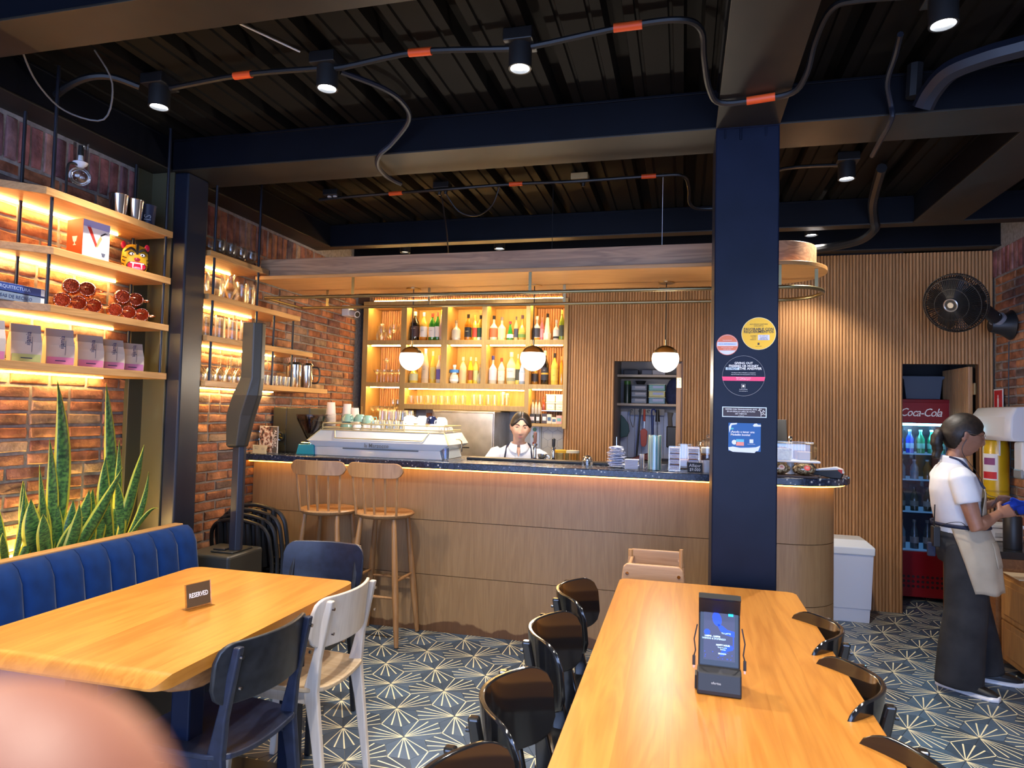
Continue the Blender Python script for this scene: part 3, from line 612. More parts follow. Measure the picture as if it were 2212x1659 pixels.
rod(-2.80, 3.49, SBZ[0], ZB, 'front black rod at the left end of the glassware shelves'); rod(-3.02, 3.62, SBZ[3], ZB, 'rear black rod above the clear goblets')
rod(-2.80, 3.93, SBZ[2]-.3, ZB, 'black rod through the middle of the glassware shelves, meeting the top shelf near the canopy'); rod(-2.80, 4.13, SBZ[0], SBZ[2], 'black rod between the glassware shelves just right of the loudspeaker')
rod(-2.82, 4.40, SBZ[0], SBZ[2], 'black rod right of the loudspeaker, beside the small tumblers')
# ============================================================ BENCH, PLANTER
VEL = noisy('blue_velvet', (.002, .019, .090), (.003, .030, .140), 9, .8, .1, .002, sheen=.12)
VEL.node_tree.nodes['Principled BSDF'].inputs['Specular IOR Level'].default_value = .15
bt = thing('bench', 'blue velvet channel-backed bench along the left brick wall', 'bench', (-2.6, 2.2, 0))
y = 1.48
while y < 3.1:
    w_ = .1455; mb = MB(); rs = []
    for k in range(9):
        t = k/8; yy = (t-.5)*w_*.985; bul = .016*(1-(2*t-1)**4)
        rs.append([V((x+bul*(1 if i < 5 else 0), yy, z)) for i, (x, z) in enumerate([(.0, .44), (-.005, .60), (-.025, .74), (-.055, .80), (-.085, .822), (-.12, .82), (-.12, .44)])])
    mb.rings(rs, 0, True); o = mb.build('back_channel', VEL, bt, 60); o.location = (0, y+w_/2-2.2, 0); y += w_
yend = y
for k in range(4):
    a = 1.48+k*(yend-1.48)/4; b = a+(yend-1.48)/4
    MB().box(-.02, .42, a-2.2+.003, b-2.2-.003, .33, .45).build('seat_cushion', VEL, bt, 40, .03, 4)
MB().box(-.10, .38, 1.48-2.2, yend-2.2, .0, .33).build('base', BLACKM, bt, 0)
MB().box(-.175, -.118, 1.48-2.2, yend-2.2, .0, .828).build('wood_cap', OAKY, bt, 0, .003)
t = thing('planter', 'long black planter trough behind the blue bench, lit from behind', 'planter', (-2.92, 2.3, 0))
mb = MB(); mb.box(-.14, -.130, -.8, .78, 0, .76); mb.box(.12, .14, -.8, .78, 0, .76); mb.box(-.14, .14, .77, .785, 0, .76); mb.box(-.14, .14, -.8, -.785, 0, .76); mb.build('trough', BLACKM, t, 0)
MB().box(-.130, .12, -.785, .77, .55, .70).build('soil', noisy('soil', (.02, .012, .008), (.05, .03, .02), 60, .9, .8, .01), t, 0)
MB().box(-.118, -.106, -.75, .72, .765, .772).build('led_strip', emis('planter_led_strip', WARM, 120), t, 0)
# ---- snake plants
LEAF = mat('snake_leaf', (.05, .16, .03), .42); b = LEAF.node_tree.nodes['Principled BSDF']
tc = nn(LEAF, 'ShaderNodeTexCoord'); sx = nn(LEAF, 'ShaderNodeSeparateXYZ'); ln(LEAF, tc.outputs['UV'], sx.inputs[0])
mg = nn(LEAF, 'ShaderNodeMath', operation='ABSOLUTE'); sb = nn(LEAF, 'ShaderNodeMath', operation='SUBTRACT'); ln(LEAF, sx.outputs[0], sb.inputs[0]); sb.inputs[1].default_value = .5; ln(LEAF, sb.outputs[0], mg.inputs[0])
wv = nn(LEAF, 'ShaderNodeTexNoise'); mp = nn(LEAF, 'ShaderNodeMapping'); mp.inputs['Scale'].default_value = (2.2, 26, 1); ln(LEAF, tc.outputs['UV'], mp.inputs[0]); ln(LEAF, mp.outputs[0], wv.inputs[0]); wv.inputs['Scale'].default_value = 1.6; wv.inputs['Detail'].default_value = 3
c1 = ramp(LEAF, wv.outputs[0], [(.38, (.008, .040, .016)), (.5, (.035, .12, .03)), (.62, (.08, .20, .04))])
ed = nn(LEAF, 'ShaderNodeMath', operation='GREATER_THAN'); ln(LEAF, mg.outputs[0], ed.inputs[0]); ed.inputs[1].default_value = .37
mx = nn(LEAF, 'ShaderNodeMix', data_type='RGBA'); ln(LEAF, ed.outputs[0], mx.inputs[0]); ln(LEAF, c1, mx.inputs[6]); mx.inputs[7].default_value = (.40, .42, .04, 1); ln(LEAF, mx.outputs[2], b.inputs['Base Color'])
b.inputs['Transmission Weight'].default_value = 0; b.inputs['Subsurface Weight'].default_value = .15; b.inputs['Subsurface Radius'].default_value = (.004, .008, .002)
def leaf(base, tip, w, parent, bow=(0, 0, 0), tw=0.0, face=0.0, curl=.25):
    w *= 1.3
    b0, b1 = V(base), V(tip); n = 14; bow = V(bow); vs = []; uv = []; d0 = (b1-b0)
    for i in range(n+1):
        t = i/n; p = b0+d0*t+bow*(4*t*(1-t)); tn = (d0+bow*4*(1-2*t)).normalized()
        a = face+tw*t; side = V((cos(a), sin(a), 0)); side = (side-side.dot(tn)*tn).normalized(); nm_ = tn.cross(side)
        ww = w*(.42+.58*min(1, t*3))*(1 if t < .55 else max(0, 1-((t-.55)/.45)**1.7))*.5
        for u_ in (-1, -.5, 0, .5, 1): vs.append(p+side*ww*u_+nm_*ww*curl*(1-u_*u_)*-1); uv.append(((u_+1)/2, t))
    fs = [(i*5+j, i*5+j+1, i*5+j+6, i*5+j+5) for i in range(n) for j in range(4)]
    me = bpy.data.meshes.new('leaf'); me.from_pydata([tuple(v) for v in vs], [], fs); me.materials.append(LEAF)
    ul = me.uv_layers.new(name='UVMap')
    for lp in me.loops: ul.data[lp.index].uv = uv[lp.vertex_index]
    me.polygons.foreach_set('use_smooth', [True]*len(me.polygons))
    o = put('leaf', me, parent); s = o.modifiers.new('s', 'SOLIDIFY'); s.thickness = .0025; return o
def plant(label, base, leaves):
    t = thing('snake_plant', label, 'plant', base); b = V(base)
    for L in leaves:
        tip, w, bow, tw, face = L[:5]; off = L[5] if len(L) > 5 else (0, 0, 0)
        leaf(V(off), V(tip)-b, w, t, bow, tw, face)
    return t
plant('snake plant at the left edge behind the bench, with thin pale leaves fanning left', (-2.90, 2.37, .70), [((-2.94, 2.33, 1.05), .035, (0, -.01, 0), .4, .9), ((-2.90, 2.28, .99), .03, (0, -.02, 0), .5, .7), ((-2.86, 2.30, .92), .03, (0, -.01, .02), .4, 1.2), ((-2.88, 2.47, 1.00), .035, (0, .03, 0), .4, 1.0), ((-2.9, 2.42, 1.12), .02, (0, .02, 0), .6, .8)])
plant('largest snake plant behind the bench, its one tall leaf reaching the coffee shelf', (-2.89, 2.55, .70), [
    ((-2.93, 2.585, 1.60), .060, (0, .05, 0), .5, 1.0, (-.02, .02, 0)), ((-2.88, 2.44, 1.05), .075, (0, -.02, 0), .2, 1.3, (0, -.02, 0)), ((-2.92, 2.43, 1.13), .050, (0, -.03, 0), .9, .9, (-.02, 0, 0)),
    ((-2.87, 2.74, 1.06), .065, (0, .03, 0), .2, 1.2, (.02, .04, 0)), ((-2.83, 2.90, 1.16), .060, (0, .0, -.03), .3, 1.4, (.02, .06, 0)), ((-2.9, 2.60, 1.00), .055, (0, 0, 0), .4, 1.1, (0, .03, 0)),
    ((-2.91, 2.52, 1.06), .06, (0, 0, 0), .2, 1.2, (0, -.02, 0)), ((-2.88, 2.66, 1.02), .05, (0, .02, 0), .5, .8, (.01, .03, 0)), ((-2.93, 2.56, 1.32), .045, (0, .02, .0), .8, .9), ((-2.85, 2.70, .93), .045, (0, .0, .05), .4, 1.5, (.02, 0, 0)), ((-2.86, 2.5, .92), .04, (0, -.03, 0), .3, 1.0), ((-2.84, 2.47, .98), .06, (0, -.01, .02), .2, 1.5, (.03, -.02, 0)), ((-2.84, 2.66, 1.0), .06, (0, .02, 0), .3, 1.4, (.03, .04, 0)), ((-2.90, 2.49, 1.20), .03, (0, 0, 0), 1.0, .9)])
plant('small snake plant between the two big ones, its leaves glowing yellow', (-2.90, 2.79, .70), [((-2.91, 2.80, 1.06), .055, (0, -.01, 0), .3, 1.1), ((-2.9, 2.85, 1.0), .05, (0, .02, 0), .5, .9), ((-2.88, 2.73, .86), .04, (0, -.02, .01), .4, 1.3), ((-2.89, 2.70, .84), .03, (0, -.02, .02), .4, 1.0)])
plant('snake plant nearest the black pillar, one tall upright leaf, others arching right', (-2.90, 2.93, .70), [
    ((-2.93, 2.868, 1.60), .052, (0, .02, 0), .3, 1.1, (-.02, 0, 0)), ((-2.88, 2.84, 1.22), .06, (0, -.03, 0), .5, 1.0), ((-2.87, 3.08, 1.27), .060, (0, .02, .06), .9, 1.2, (.01, .01, 0)), ((-2.86, 3.11, 1.12), .035, (0, .04, -.02), .7, 1.0, (.02, .02, 0)),
    ((-2.84, 3.17, .91), .024, (0, .03, .07), .5, 1.3, (.02, .03, 0)), ((-2.9, 2.93, 1.10), .05, (0, .02, 0), .5, .8, (.01, .02, 0)), ((-2.9, 2.88, 1.0), .05, (0, -.04, 0), .5, 1.2), ((-2.91, 2.95, 1.30), .035, (0, .01, 0), .5, 1.0)])
# ============================================================ TABLES
def tabletop(t, x0, x1, y0, y1, z, n, corner=.03, th=.04, bev=.008, near_cut=None):
    w_ = (x1-x0)/n; rnd = random.Random(int(x0*100))
    for k in range(n):
        a, b = x0+k*w_, x0+(k+1)*w_; poly = [(a, y0), (b, y0), (b, y1), (a, y1)]
        c = corner
        if k == 0: poly = [(a, y0+c), (a+c*.3, y0+c*.3), (a+c, y0), (b, y0), (b, y1), (a+c, y1), (a+c*.3, y1-c*.3), (a, y1-c)]
        if k == n-1: poly = [(a, y0), (b-c, y0), (b-c*.3, y0+c*.3), (b, y0+c), (b, y1-c), (b-c*.3, y1-c*.3), (b-c, y1), (a, y1)]
        if near_cut:
            e0, e1 = (corner if k == 0 else 0), (corner if k == n-1 else 0); rs = []
            cq = lambda o: 1-sqrt(max(0, 1-(max(0, corner-o)/corner)**2))
            rows = [(y0+o, z-th*.85*(1-min(1, o/near_cut))**1.7, cq(o)) for o in (0, .002, .006, .012, .02, .03, .04, .052)]+[(y1-o, z, cq(o)) for o in (.05, .03, .015, .006, .002, 0)]
            for yy, zt, q in rows:
                xa, xb = a+(.0001 if k else 0)+e0*q, b-e1*q; rs.append([V((xa, yy, z-th)), V((xb, yy, z-th)), V((xb, yy, zt)), V((xa, yy, zt))])
            MB().rings(rs, 0, True).build('plank', TABLEY, t, 25, 0)
        else: MB().prism([(x+.0001 if x == a and k else x, yy) for x, yy in poly], z-th, z).build('plank', TABLEY, t, 0, 0)
DW = wood('table_apron', (.33, .14, .045), (.22, .085, .025), 1, .4, .9, .05)
t = thing('dining_table', 'long honey coloured wooden table with a reserved sign, beside the blue bench', 'table', (-1.74, 2.08, 0))
tabletop(t, -.41, .395, -.54, .56, .76, 8, .05, .038, near_cut=.045)
MB().prism([(x, y) for x, y in [(-.30, -.33), (-.26, -.38), (.30, -.40), (.345, -.37), (.365, -.33), (.365, .50), (-.30, .50)]], .655, .724).build('apron', DW, t, 40, .012, 3)
MB().cyl((.33, -.392, .695), (.33, -.399, .695), .008, n=12).build('plug', mat('pale_plug', (.5, .36, .2), .5), t)
for y in (-.22, .38):
    for x in (-.2, .22): MB().box(x-.035, x+.035, y-.035, y+.035, .02, .655).build('leg', NAVY, t, 0, .006)
    MB().box(-.30, .30, y-.06, y+.06, 0, .02).build('foot_plate', BLACKM, t, 0, .003)
t = thing('dining_table', 'long glossy orange wooden table with the screen on it, in front of the pillar', 'table', (.105, 2.15, 0))
tabletop(t, -.368, .370, -1.05, .945, .76, 6, .035, .04)
MB().box(-.30, .30, -.95, .85, .66, .72).build('apron', DW, t, 0, .01)
for y in (-.8, .7):
    for x in (-.25, .25): MB().box(x-.035, x+.035, y-.035, y+.035, .02, .66).build('leg', NAVY, t, 0, .006)
    MB().box(-.33, .33, y-.06, y+.06, 0, .02).build('foot_plate', BLACKM, t, 0, .003)
# ---- reserved sign
t = thing('table_sign', 'small brown reserved sign in a clear acrylic stand on the left table', 'sign', (-1.700, 2.115, .76), radians(74))
MB().box(-.052, .052, -.025, .025, 0, .002).build('base', GLASS, t, 0); MB().box(-.052, .052, -.002, .0, .002, .09, M=Matrix.Rotation(radians(-8), 4, 'X')).build('acrylic_plate', glass('acrylic', (.8, .75, .7)), t, 0)
MB().box(-.047, .047, -.0035, -.0025, .008, .088, M=Matrix.Rotation(radians(-8), 4, 'X')).build('card', mat('brown_card', (.085, .055, .03), .5), t, 0)
Mx = Matrix.Rotation(radians(-8), 4, 'X') @ frameM((0, -.0042, .047), (1, 0, 0), (0, 0, 1))
text('lettering', 'RESERVED', .0235, Mx, WHITE, t, .0002, sx=.72, bold=.02)
# ---- screen stand
t = thing('menu_screen', 'black tabletop screen with blue picture and two short charging leads on the right table', 'screen', (.105, 1.93, .76), radians(-2))
tl_ = radians(-17)
SM_ = Matrix.Rotation(tl_, 4, 'X')
MB().box(-.055, .055, -.012, .012, .045, .25, M=SM_).build('body', BLACKP, t, 0, .006, 3)
rs = [[V((x, yy, z)) for x in (-.056, .056) for yy, z in ([(a, c)] if False else [(a, c)])] for a, c in ((0, 0),)]
mb = MB(); prof = [(-.045, .0), (-.045, .012), (-.03, .055), (-.012, .062), (.012, .06), (.06, .0)]
mb.rings([[V((x, a, c)) for a, c in prof] for x in (-.057, .057)], 0, True); mb.build('foot', BLACKP, t, 0, .004)
mb = MB(); mb.rings([[V((x, yy, z)) for yy, z in ((-.006, .245), (.02, .252), (.055, .2), (.058, .0), (.05, .0), (.047, .19), (.015, .235))] for x in (-.055, .055)], 0, True); mb.build('back_support', BLACKP, t, 0)
SCRB = noisy('screen_picture', (.015, .02, .05), (.05, .04, .06), 18, .3); 
MB().box(-.050, .050, -.0135, -.012, .062, .238, M=SM_).build('bezel', mat('screen_black', (.006, .006, .008), .15), t, 0)
MB().box(-.041, .041, -.0142, -.0135, .075, .208, M=SM_).build('display', mat('display_base', (.02, .02, .05), .3, emit=(.09, .08, .15), es=.18), t, 0)
BLU = mat('display_blue', (.0, .03, .5), .3, emit=(.0, .05, 1), es=.4); DT = mat('display_text', (.6, .8, 1), .3, emit=(.5, .85, 1), es=.4)
def scr(poly, m, name='picture'):
    mb = MB(); mb.prism(poly, 0, .0003, SM_ @ frameM((0, -.01425, 0), (1, 0, 0), (0, 0, 1))); return mb.build(name, m, t, 0)
def ell(cx, cy, a, b_, n=16, rot=0): return [(cx+a*cos(2*pi*k/n)*cos(rot)-b_*sin(2*pi*k/n)*sin(rot), cy+a*cos(2*pi*k/n)*sin(rot)+b_*sin(2*pi*k/n)*cos(rot)) for k in range(n)]
scr(ell(-.006, .182, .012, .019, rot=.25), BLU); scr([(-.004, .170), (.008, .166), (.022, .156), (.040, .153), (.040, .139), (.018, .142), (.004, .150), (-.002, .160)], BLU); scr(ell(-.032, .146, .008, .008), BLU)
scr([(.024, .118), (.034, .116), (.036, .105), (.020, .100), (.012, .088), (.002, .086), (.006, .100), (.014, .110)], BLU); scr([(.036, .14), (.038, .14), (.038, .108), (.036, .108)], BLU)
scr([(.024, .204), (.037, .204), (.037, .192), (.024, .192)], mat('display_cyan', (.0, .6, .7), .3, emit=(0, .8, .9), es=.4))
rnd = random.Random(5)
for k in range(14): scr(ell(rnd.uniform(-.038, .038), rnd.uniform(.078, .098), .0012, .0012, 6), BLU)
def scrt(s, x, z, size, al='CENTER', b_=0): text('lettering', s, size, SM_ @ frameM((x, -.0147, z), (1, 0, 0), (0, 0, 1)), DT, t, .0001, al, bold=b_)
scrt('1:00PM - 3:00PM', -.018, .136, .006, b_=.02); scrt('SABADO & DOMINGO', -.014, .130, .0062); scrt('TU LATTE', .018, .146, .0055); scrt('HAPPY HOUR', .010, .115, .0058, b_=.03); scrt('Toda la carta', .008, .109, .0045); scrt('Bebidas', .010, .104, .0045); scrt('BRUNCH', .008, .093, .005, b_=.02)
text('lettering', 'ofertas', .009, frameM((-.008, -.0405, .032), (1, 0, 0), (0, .38, 1)), mat('pale_text', (.5, .5, .5), .5), t, .0002)
for s in (-1, 1):
    mb = MB(); mb.tube([(s*.058, .0, .17), (s*.066, .0, .13), (s*.062, .0, .10), (s*.066, -.0, .085)], .0018, 6); mb.build('charging_lead', BLACKP, t)
    MB().box(s*.066-.004, s*.066+.004, -.003, .003, .060, .086).build('plug', BLACKP, t, 0, .001); MB().box(s*.066-.0025, s*.066+.0025, -.0012, .0012, .052, .060).build('plug_tip', CHROME, t, 0)
MB().box(-.063, -.057, -.02, .02, .004, .04).build('side_socket', BLACKM, t, 0, .001)
# ============================================================ CHAIRS
def chair(label, loc, rz, wd, m, ms, group, gloss=False, seatm=None, cd_=.05, bh=.19, H=.79):
    # faces local +x; back at -x
    t = thing('dining_chair', label, 'chair', loc, rz, group)
    for s in (-1, 1):
        P = [(-.245, .0, .026), (-.20, .30, .044), (-.175, .44, .060), (-.195, .56, .036), (-.245, H-.01, .026)]
        rs = []
        for x, z, w_ in P: rs.append([V((x-w_/2, s*(wd-.012), z)), V((x+w_/2, s*(wd-.012), z)), V((x+w_/2, s*(wd+.012), z)), V((x-w_/2, s*(wd+.012), z))])
        if s < 0: pass
        rl = MB().rings(rs, 0, True).build('rear_leg', m, t, 0, .006, 3)
        mb = MB(); mb.rings([[V((x+dx*w_, s*(wd-.01)+dy*.013, z)) for dx, dy in ((-.5, -1), (.5, -1), (.5, 1), (-.5, 1))] for x, z, w_ in ((.20, 0, .026), (.175, .40, .055), (.17, .43, .06))], 0, True); mb.build('front_leg', m, t, 0, .005, 2)
        MB().box(-.17, .17, s*(wd-.012)-.009, s*(wd-.012)+.009, .385, .435).build('side_rail', m, t, 0, .003)
        for dz in (.03, .12): MB().cyl((-.262+.0, s*wd, H-dz-.01), (-.254, s*wd, H-dz-.01), .006, n=10).build('screw', CHROME if not gloss else m, rl)
    MB().box(.15, .168, -wd+.02, wd-.02, .39, .43).build('front_rail', m, t, 0, .003)
    # curved seat
    mb = MB(); n = 12; rs = []
    for i in range(n+1):
        u_ = -1+2*i/n; x = u_*.215; half = (wd+.03)*(1-.10*max(0, -u_)**2)*(1-.0*u_)
        edge = 1-max(0, abs(u_)-.8)/.2*.16
        ring = []
        for j in range(13):
            v = -1+2*j/12; zz = .455-.014*(1-v*v)*(1-.3*u_)-.012*max(0, u_-.7)/.3; ring.append(V((x, v*half*edge, zz)))
        ring += [V((p.x, p.y, p.z-.018)) for p in reversed(ring)]
        rs.append(ring)
    mb.rings(rs, 0, True); mb.build('seat', seatm or m, t, 45, .004)
    # bent backrest
    mb = MB(); n = 36; rs = []; hw = wd+(.065 if gloss else .045)
    for i in range(n+1):
        v = -1+2*i/n; a = abs(v); z0_ = H-bh; z1_ = H
        k = max(0, a-.74)/.26; sh = bh*.5*(1-sqrt(max(0, 1-k*k)))*.60
        xx = -.232+cd_*v*v
        lean = -.35
        pts = []
        for q in range(5):
            z = z0_+sh+(z1_-z0_-2*sh)*q/4; pts.append(V((xx-.10*(z-z0_), v*hw, z)))
        ring = pts+[V((p.x-.015, p.y, p.z)) for p in reversed(pts)]
        rs.append(ring)
    mb.rings(rs, 0, True); mb.build('backrest', ms, t, 60, .004)
    return t
BW = noisy('black_stained_wood', (.012, .013, .016), (.022, .023, .027), 30, .38, .15)
BWN = noisy('navy_sheen_wood', (.012, .016, .032), (.018, .024, .05), 30, .35, .1)
WW = wood('white_stained_wood', (.66, .57, .47), (.58, .49, .40), 2, .42, 1, .02)
WWS = wood('pale_seat_wood', (.62, .47, .30), (.48, .33, .19), 0, .4, .8, .03)
BG = mat('black_gloss', (.010, .010, .011), .13, coat=.6)
CG = 'chairs round the left table'
chair('white wooden chair with a pale seat at the far right corner of the left table', (-1.50, 2.455, 0), pi-.03, .165, WW, WW, CG, seatm=WWS, cd_=.06)
chair('nearest black wooden chair on the right side of the left table', (-1.500, 1.955, 0), pi-.10, .165, BWN, BW, CG, cd_=.06)
chair('black wooden chair at the far end of the left table, facing the camera', (-1.72, 2.84, 0), -pi/2+.06, .17, BW, BWN, CG, bh=.21, H=.82)
RG = 'glossy black chairs round the right table'
for y, lb in ((2.60, 'glossy black bentwood chair left of the right table, farthest of its row'), (2.12, 'glossy black bentwood chair left of the right table, second from the far end'), (1.60, 'glossy black bentwood chair left of the right table, third from the far end'), (1.18, 'glossy black bentwood chair left of the right table, nearest the camera, mostly cut off')):
    chair(lb, (-.20, y, 0), 0.02, .14, BG, BG, RG, True, cd_=.125, bh=.20, H=.83)
for y, lb in ((2.50, 'glossy black bentwood chair right of the right table, farthest of its row'), (2.03, 'glossy black bentwood chair right of the right table, in the middle of its row'), (1.52, 'glossy black bentwood chair right of the right table, nearest the camera, cut off')):
    chair(lb, (.27, y, 0), pi, .14, BG, BG, RG, True, cd_=.125, bh=.20, H=.80)
# ---- bar stools
def stool(label, loc, rz):
    t = thing('bar_stool', label, 'stool', loc, rz, 'spindle back stools at the bar')   # faces +y, back at -y
    zs = .82
    mb = MB(); mb.lathe([(.10, zs-.036), (.165, zs-.032), (.192, zs-.018), (.197, zs-.006), (.188, zs+.002), (.15, zs-.004), (.05, zs-.008), (.001, zs-.008)], n=40)
    mb.v = [(x, y*.95, z) for x, y, z in mb.v]; mb.build('seat', STOOL, t, 50)
    feet = [(-.185, -.17), (.185, -.17), (.185, .17), (-.185, .17)]; tops = [(-.115, -.11), (.115, -.11), (.115, .11), (-.115, .11)]
    L = []
    for (fx, fy), (tx, ty) in zip(feet, tops):
        P = [V((fx, fy, 0))+(V((tx, ty, zs-.03))-V((fx, fy, 0)))*k for k in (0, .12, .4, .75, 1)]
        MB().tube(P, [.013, .017, .021, .018, .015], 12).build('leg', STOOL, t); MB().cyl(P[0], P[0]+V((0, 0, .006)), .0135, n=12).build('foot_pad', BLACKP, t); L.append(P)
    def at(P, z): k = z/(zs-.03); return P[0]+(P[-1]-P[0])*k
    for a, b_, z in ((0, 1, .30), (2, 3, .36), (1, 2, .40), (3, 0, .40)):
        p, q = at(L[a], z), at(L[b_], z); MB().tube([p, p+(q-p)*.5, q], [.007, .011, .007], 10).build('stretcher', STOOL, t)
    for k in range(5):
        x = (k-2)*.07; x2 = (k-2)*.078; p = V((x, -.155+abs(k-2)*.012, zs-.01)); q = V((x2, -.195+abs(k-2)*.012, zs+.27))
        MB().tube([p, p+(q-p)*.35, q], [.0075, .011, .007], 10).build('spindle', STOOL, t)
    mb = MB(); rs = []; n = 20
    for i in range(n+1):
        v = -1+2*i/n; x = v*.195; yy = -.205+.045*v*v; k = max(0, abs(v)-.72)/.28; h = .048*sqrt(max(.02, 1-k*k)); zc_ = zs+.285
        rs.append([V((x, yy-.010, zc_-h)), V((x, yy+.010, zc_-h)), V((x, yy+.009, zc_)), V((x, yy+.006, zc_+h)), V((x, yy-.014, zc_+h)), V((x, yy-.012, zc_))])
    mb.rings(rs, 0, True); mb.build('crest_rail', STOOL, t, 60, .003)
    return t
stool('right one of the two oak spindle back bar stools, front leg clear on the tiles', (-1.905, 4.125, 0), 0)
stool('left one of the two oak spindle back bar stools, nearer the espresso machine', (-2.315, 4.12, 0), .05)
# ---- high chair
HW = wood('high_chair_wood', (.62, .36, .19), (.50, .27, .13), 0, .4, 1.2, .04)
t = thing('high_chair', 'pale wooden high chair between the right table and the bar', 'high chair', (-.125, 3.42, 0))
def bar2(n, a, b_, w_, h_, m=HW): 
    a, b_ = V(a), V(b_); A_, B_ = _basis(b_-a, V((0, 1, 0)) if abs((b_-a).normalized().y) < .9 else V((1, 0, 0)))
    return MB().rings([[p+A_*x*w_/2+B_*y*h_/2 for x, y in ((-1, -1), (1, -1), (1, 1), (-1, 1))] for p in (a, b_)], 0, True).build(n, m, t, 0, .006, 3)
for yy, hz in ((-.19, .80), (.17, .80)):
    mb = MB(); out = [(-.20, 0), (-.155, 0), (-.105, .60), (-.10, .735), (.10, .735), (.105, .60), (.155, 0), (.20, 0), (.145, .72), (.135, .79), (.11, .80), (-.11, .80), (-.135, .79), (-.145, .72)]
    MBM = Matrix.Rotation(pi/2, 4, 'X'); MBM.translation = (0, yy+.011, 0)
    for quad in ([(-.20, 0), (-.155, 0), (-.098, .72), (-.145, .72)], [(.155, 0), (.20, 0), (.145, .72), (.098, .72)]): MB().prism(quad, 0, .022, MBM).build('leg', HW, t, 0, .004)
    MB().prism([(-.145, .715), (.145, .715), (.137, .785), (.12, .80), (-.12, .80), (-.137, .785)], 0, .022, MBM).build('side_frame', HW, t, 0, .006, 3)
    for s in (-1, 1): MB().cyl((s*.118, yy-.013, .755), (s*.118, yy-.0085, .755), .008, n=12).build('bolt', CHROME, t)
MB().box(-.12, .13, -.178, .158, .50, .515).build('seat', HW, t, 0, .003); MB().box(-.115, .10, .08, .095, .52, .74).build('back_panel', OAKX, t, 0, .004)
MB().cyl((.128, -.16, .79), (.128, -.16, .875), .009, n=12).build('post', OAKV, t); MB().cyl((-.118, .02, .79), (-.118, .02, .825), .012, n=12).build('knob', OAKV, t); MB().cyl((-.118, .158, .76), (-.118, -.168, .76), .009, n=10).build('rail', HW, t); MB().cyl((.118, .158, .70), (.118, -.168, .70), .009, n=10).build('rail', HW, t)
for z in (.12, .3): MB().cyl((-.17+z*.06, -.19, z), (-.17+z*.06, .17, z), .009, n=10).build('rail', HW, t); MB().cyl((.17-z*.06, -.19, z), (.17-z*.06, .17, z), .009, n=10).build('rail', HW, t)
# ---- column loudspeaker
SPK = mat('speaker_grey', (.028, .027, .022), .42); SPB = mat('speaker_front', (.012, .014, .024), .4)
t = thing('loudspeaker', 'tall black column loudspeaker on a pole rising from its bass box beside the stools', 'loudspeaker', (-2.635, 3.48, 0))
MB().box(-.155, .155, -.16, .16, 0, .64).build('bass_box', SPK, t, 0, .018, 3)
MB().box(-.02, .13, -.10, .09, .641, .652).build('top_plate', SPK, t, 0, .004); MB().box(-.015, .065, -.085, -.03, .652, .664).build('handle', BLACKP, t, 0, .005)
mb = MB()
def osec(cx, cy, a, b_, z): c = .34; return [V((cx+x*a, cy+y*b_, z)) for x, y in ((-1, -1), (c, -1), (1, -c), (1, c), (c, 1), (-1, 1))]
MB().rings([osec(.105, -.03, .032, .03, z) for z in (.652, 1.27)], 0, True).build('pole', SPB, t, 0, .003)
MB().rings([osec(cx, cy, a, b_, z) for cx, cy, a, b_, z in ((.088, -.03, .040, .036, 1.25), (.092, -.03, .052, .05, 1.262), (.12, -.04, .072, .06, 1.44), (.165, -.05, .072, .06, 1.56), (.192, -.05, .056, .05, 1.66), (.192, -.05, .054, .05, 1.985))], 0, True).build('array_cabinet', SPK, t, 0, .005)
MB().box(.10, .142, -.02, .05, 1.60, 1.72).build('grille_box', BLACKP, t, 0, .003)
mb = MB(); [mb.box(.101+c*.008, .106+c*.008, -.024, -.019, 1.61+r*.009, 1.615+r*.009) for c in range(4) for r in range(12)]; mb.build('grille', mat('grille_dark', (.03, .03, .03), .6), t, 0, kind='stuff')
# ---- stacked tubular chairs
def tubechair(label, loc, rz):
    t = thing('stacking_chair', label, 'chair', loc, rz, 'stack of black tubular chairs by the brick wall')
    w_ = .235; P = [(-w_, .18, 0), (-w_, .14, .42), (-w_, .165, .62), (-w_+.02, .175, .70), (-w_+.08, .18, .745), (0, .19, .77), (w_-.08, .18, .745), (w_-.02, .175, .70), (w_, .165, .62), (w_, .14, .42), (w_, .18, 0)]
    MB().tube(smoothp(P, 4), .013, 8).build('back_frame', BLACKM, t)
    for s in (-1, 1): MB().tube([(s*w_, -.22, 0), (s*w_, -.20, .42), (s*w_, .14, .43)], .012, 8).build('leg_frame', BLACKM, t)
    MB().box(-w_, w_, -.21, .15, .425, .44).build('seat', BLACKP, t, 0, .005)
    for k in range(5): MB().cyl(((k-2)*.075, .152, .45), ((k-2)*.075, .185, .75), .018, n=8).build('back_slat', BLACKM, t)
    return t
for k, lb in enumerate(('lowest and nearest', 'second', 'third', 'topmost and farthest')): tubechair('%s black tubular chair in the nested stack behind the loudspeaker' % lb, (-2.72+.022*k, 3.93+.022*k, .030*k), pi-.10)
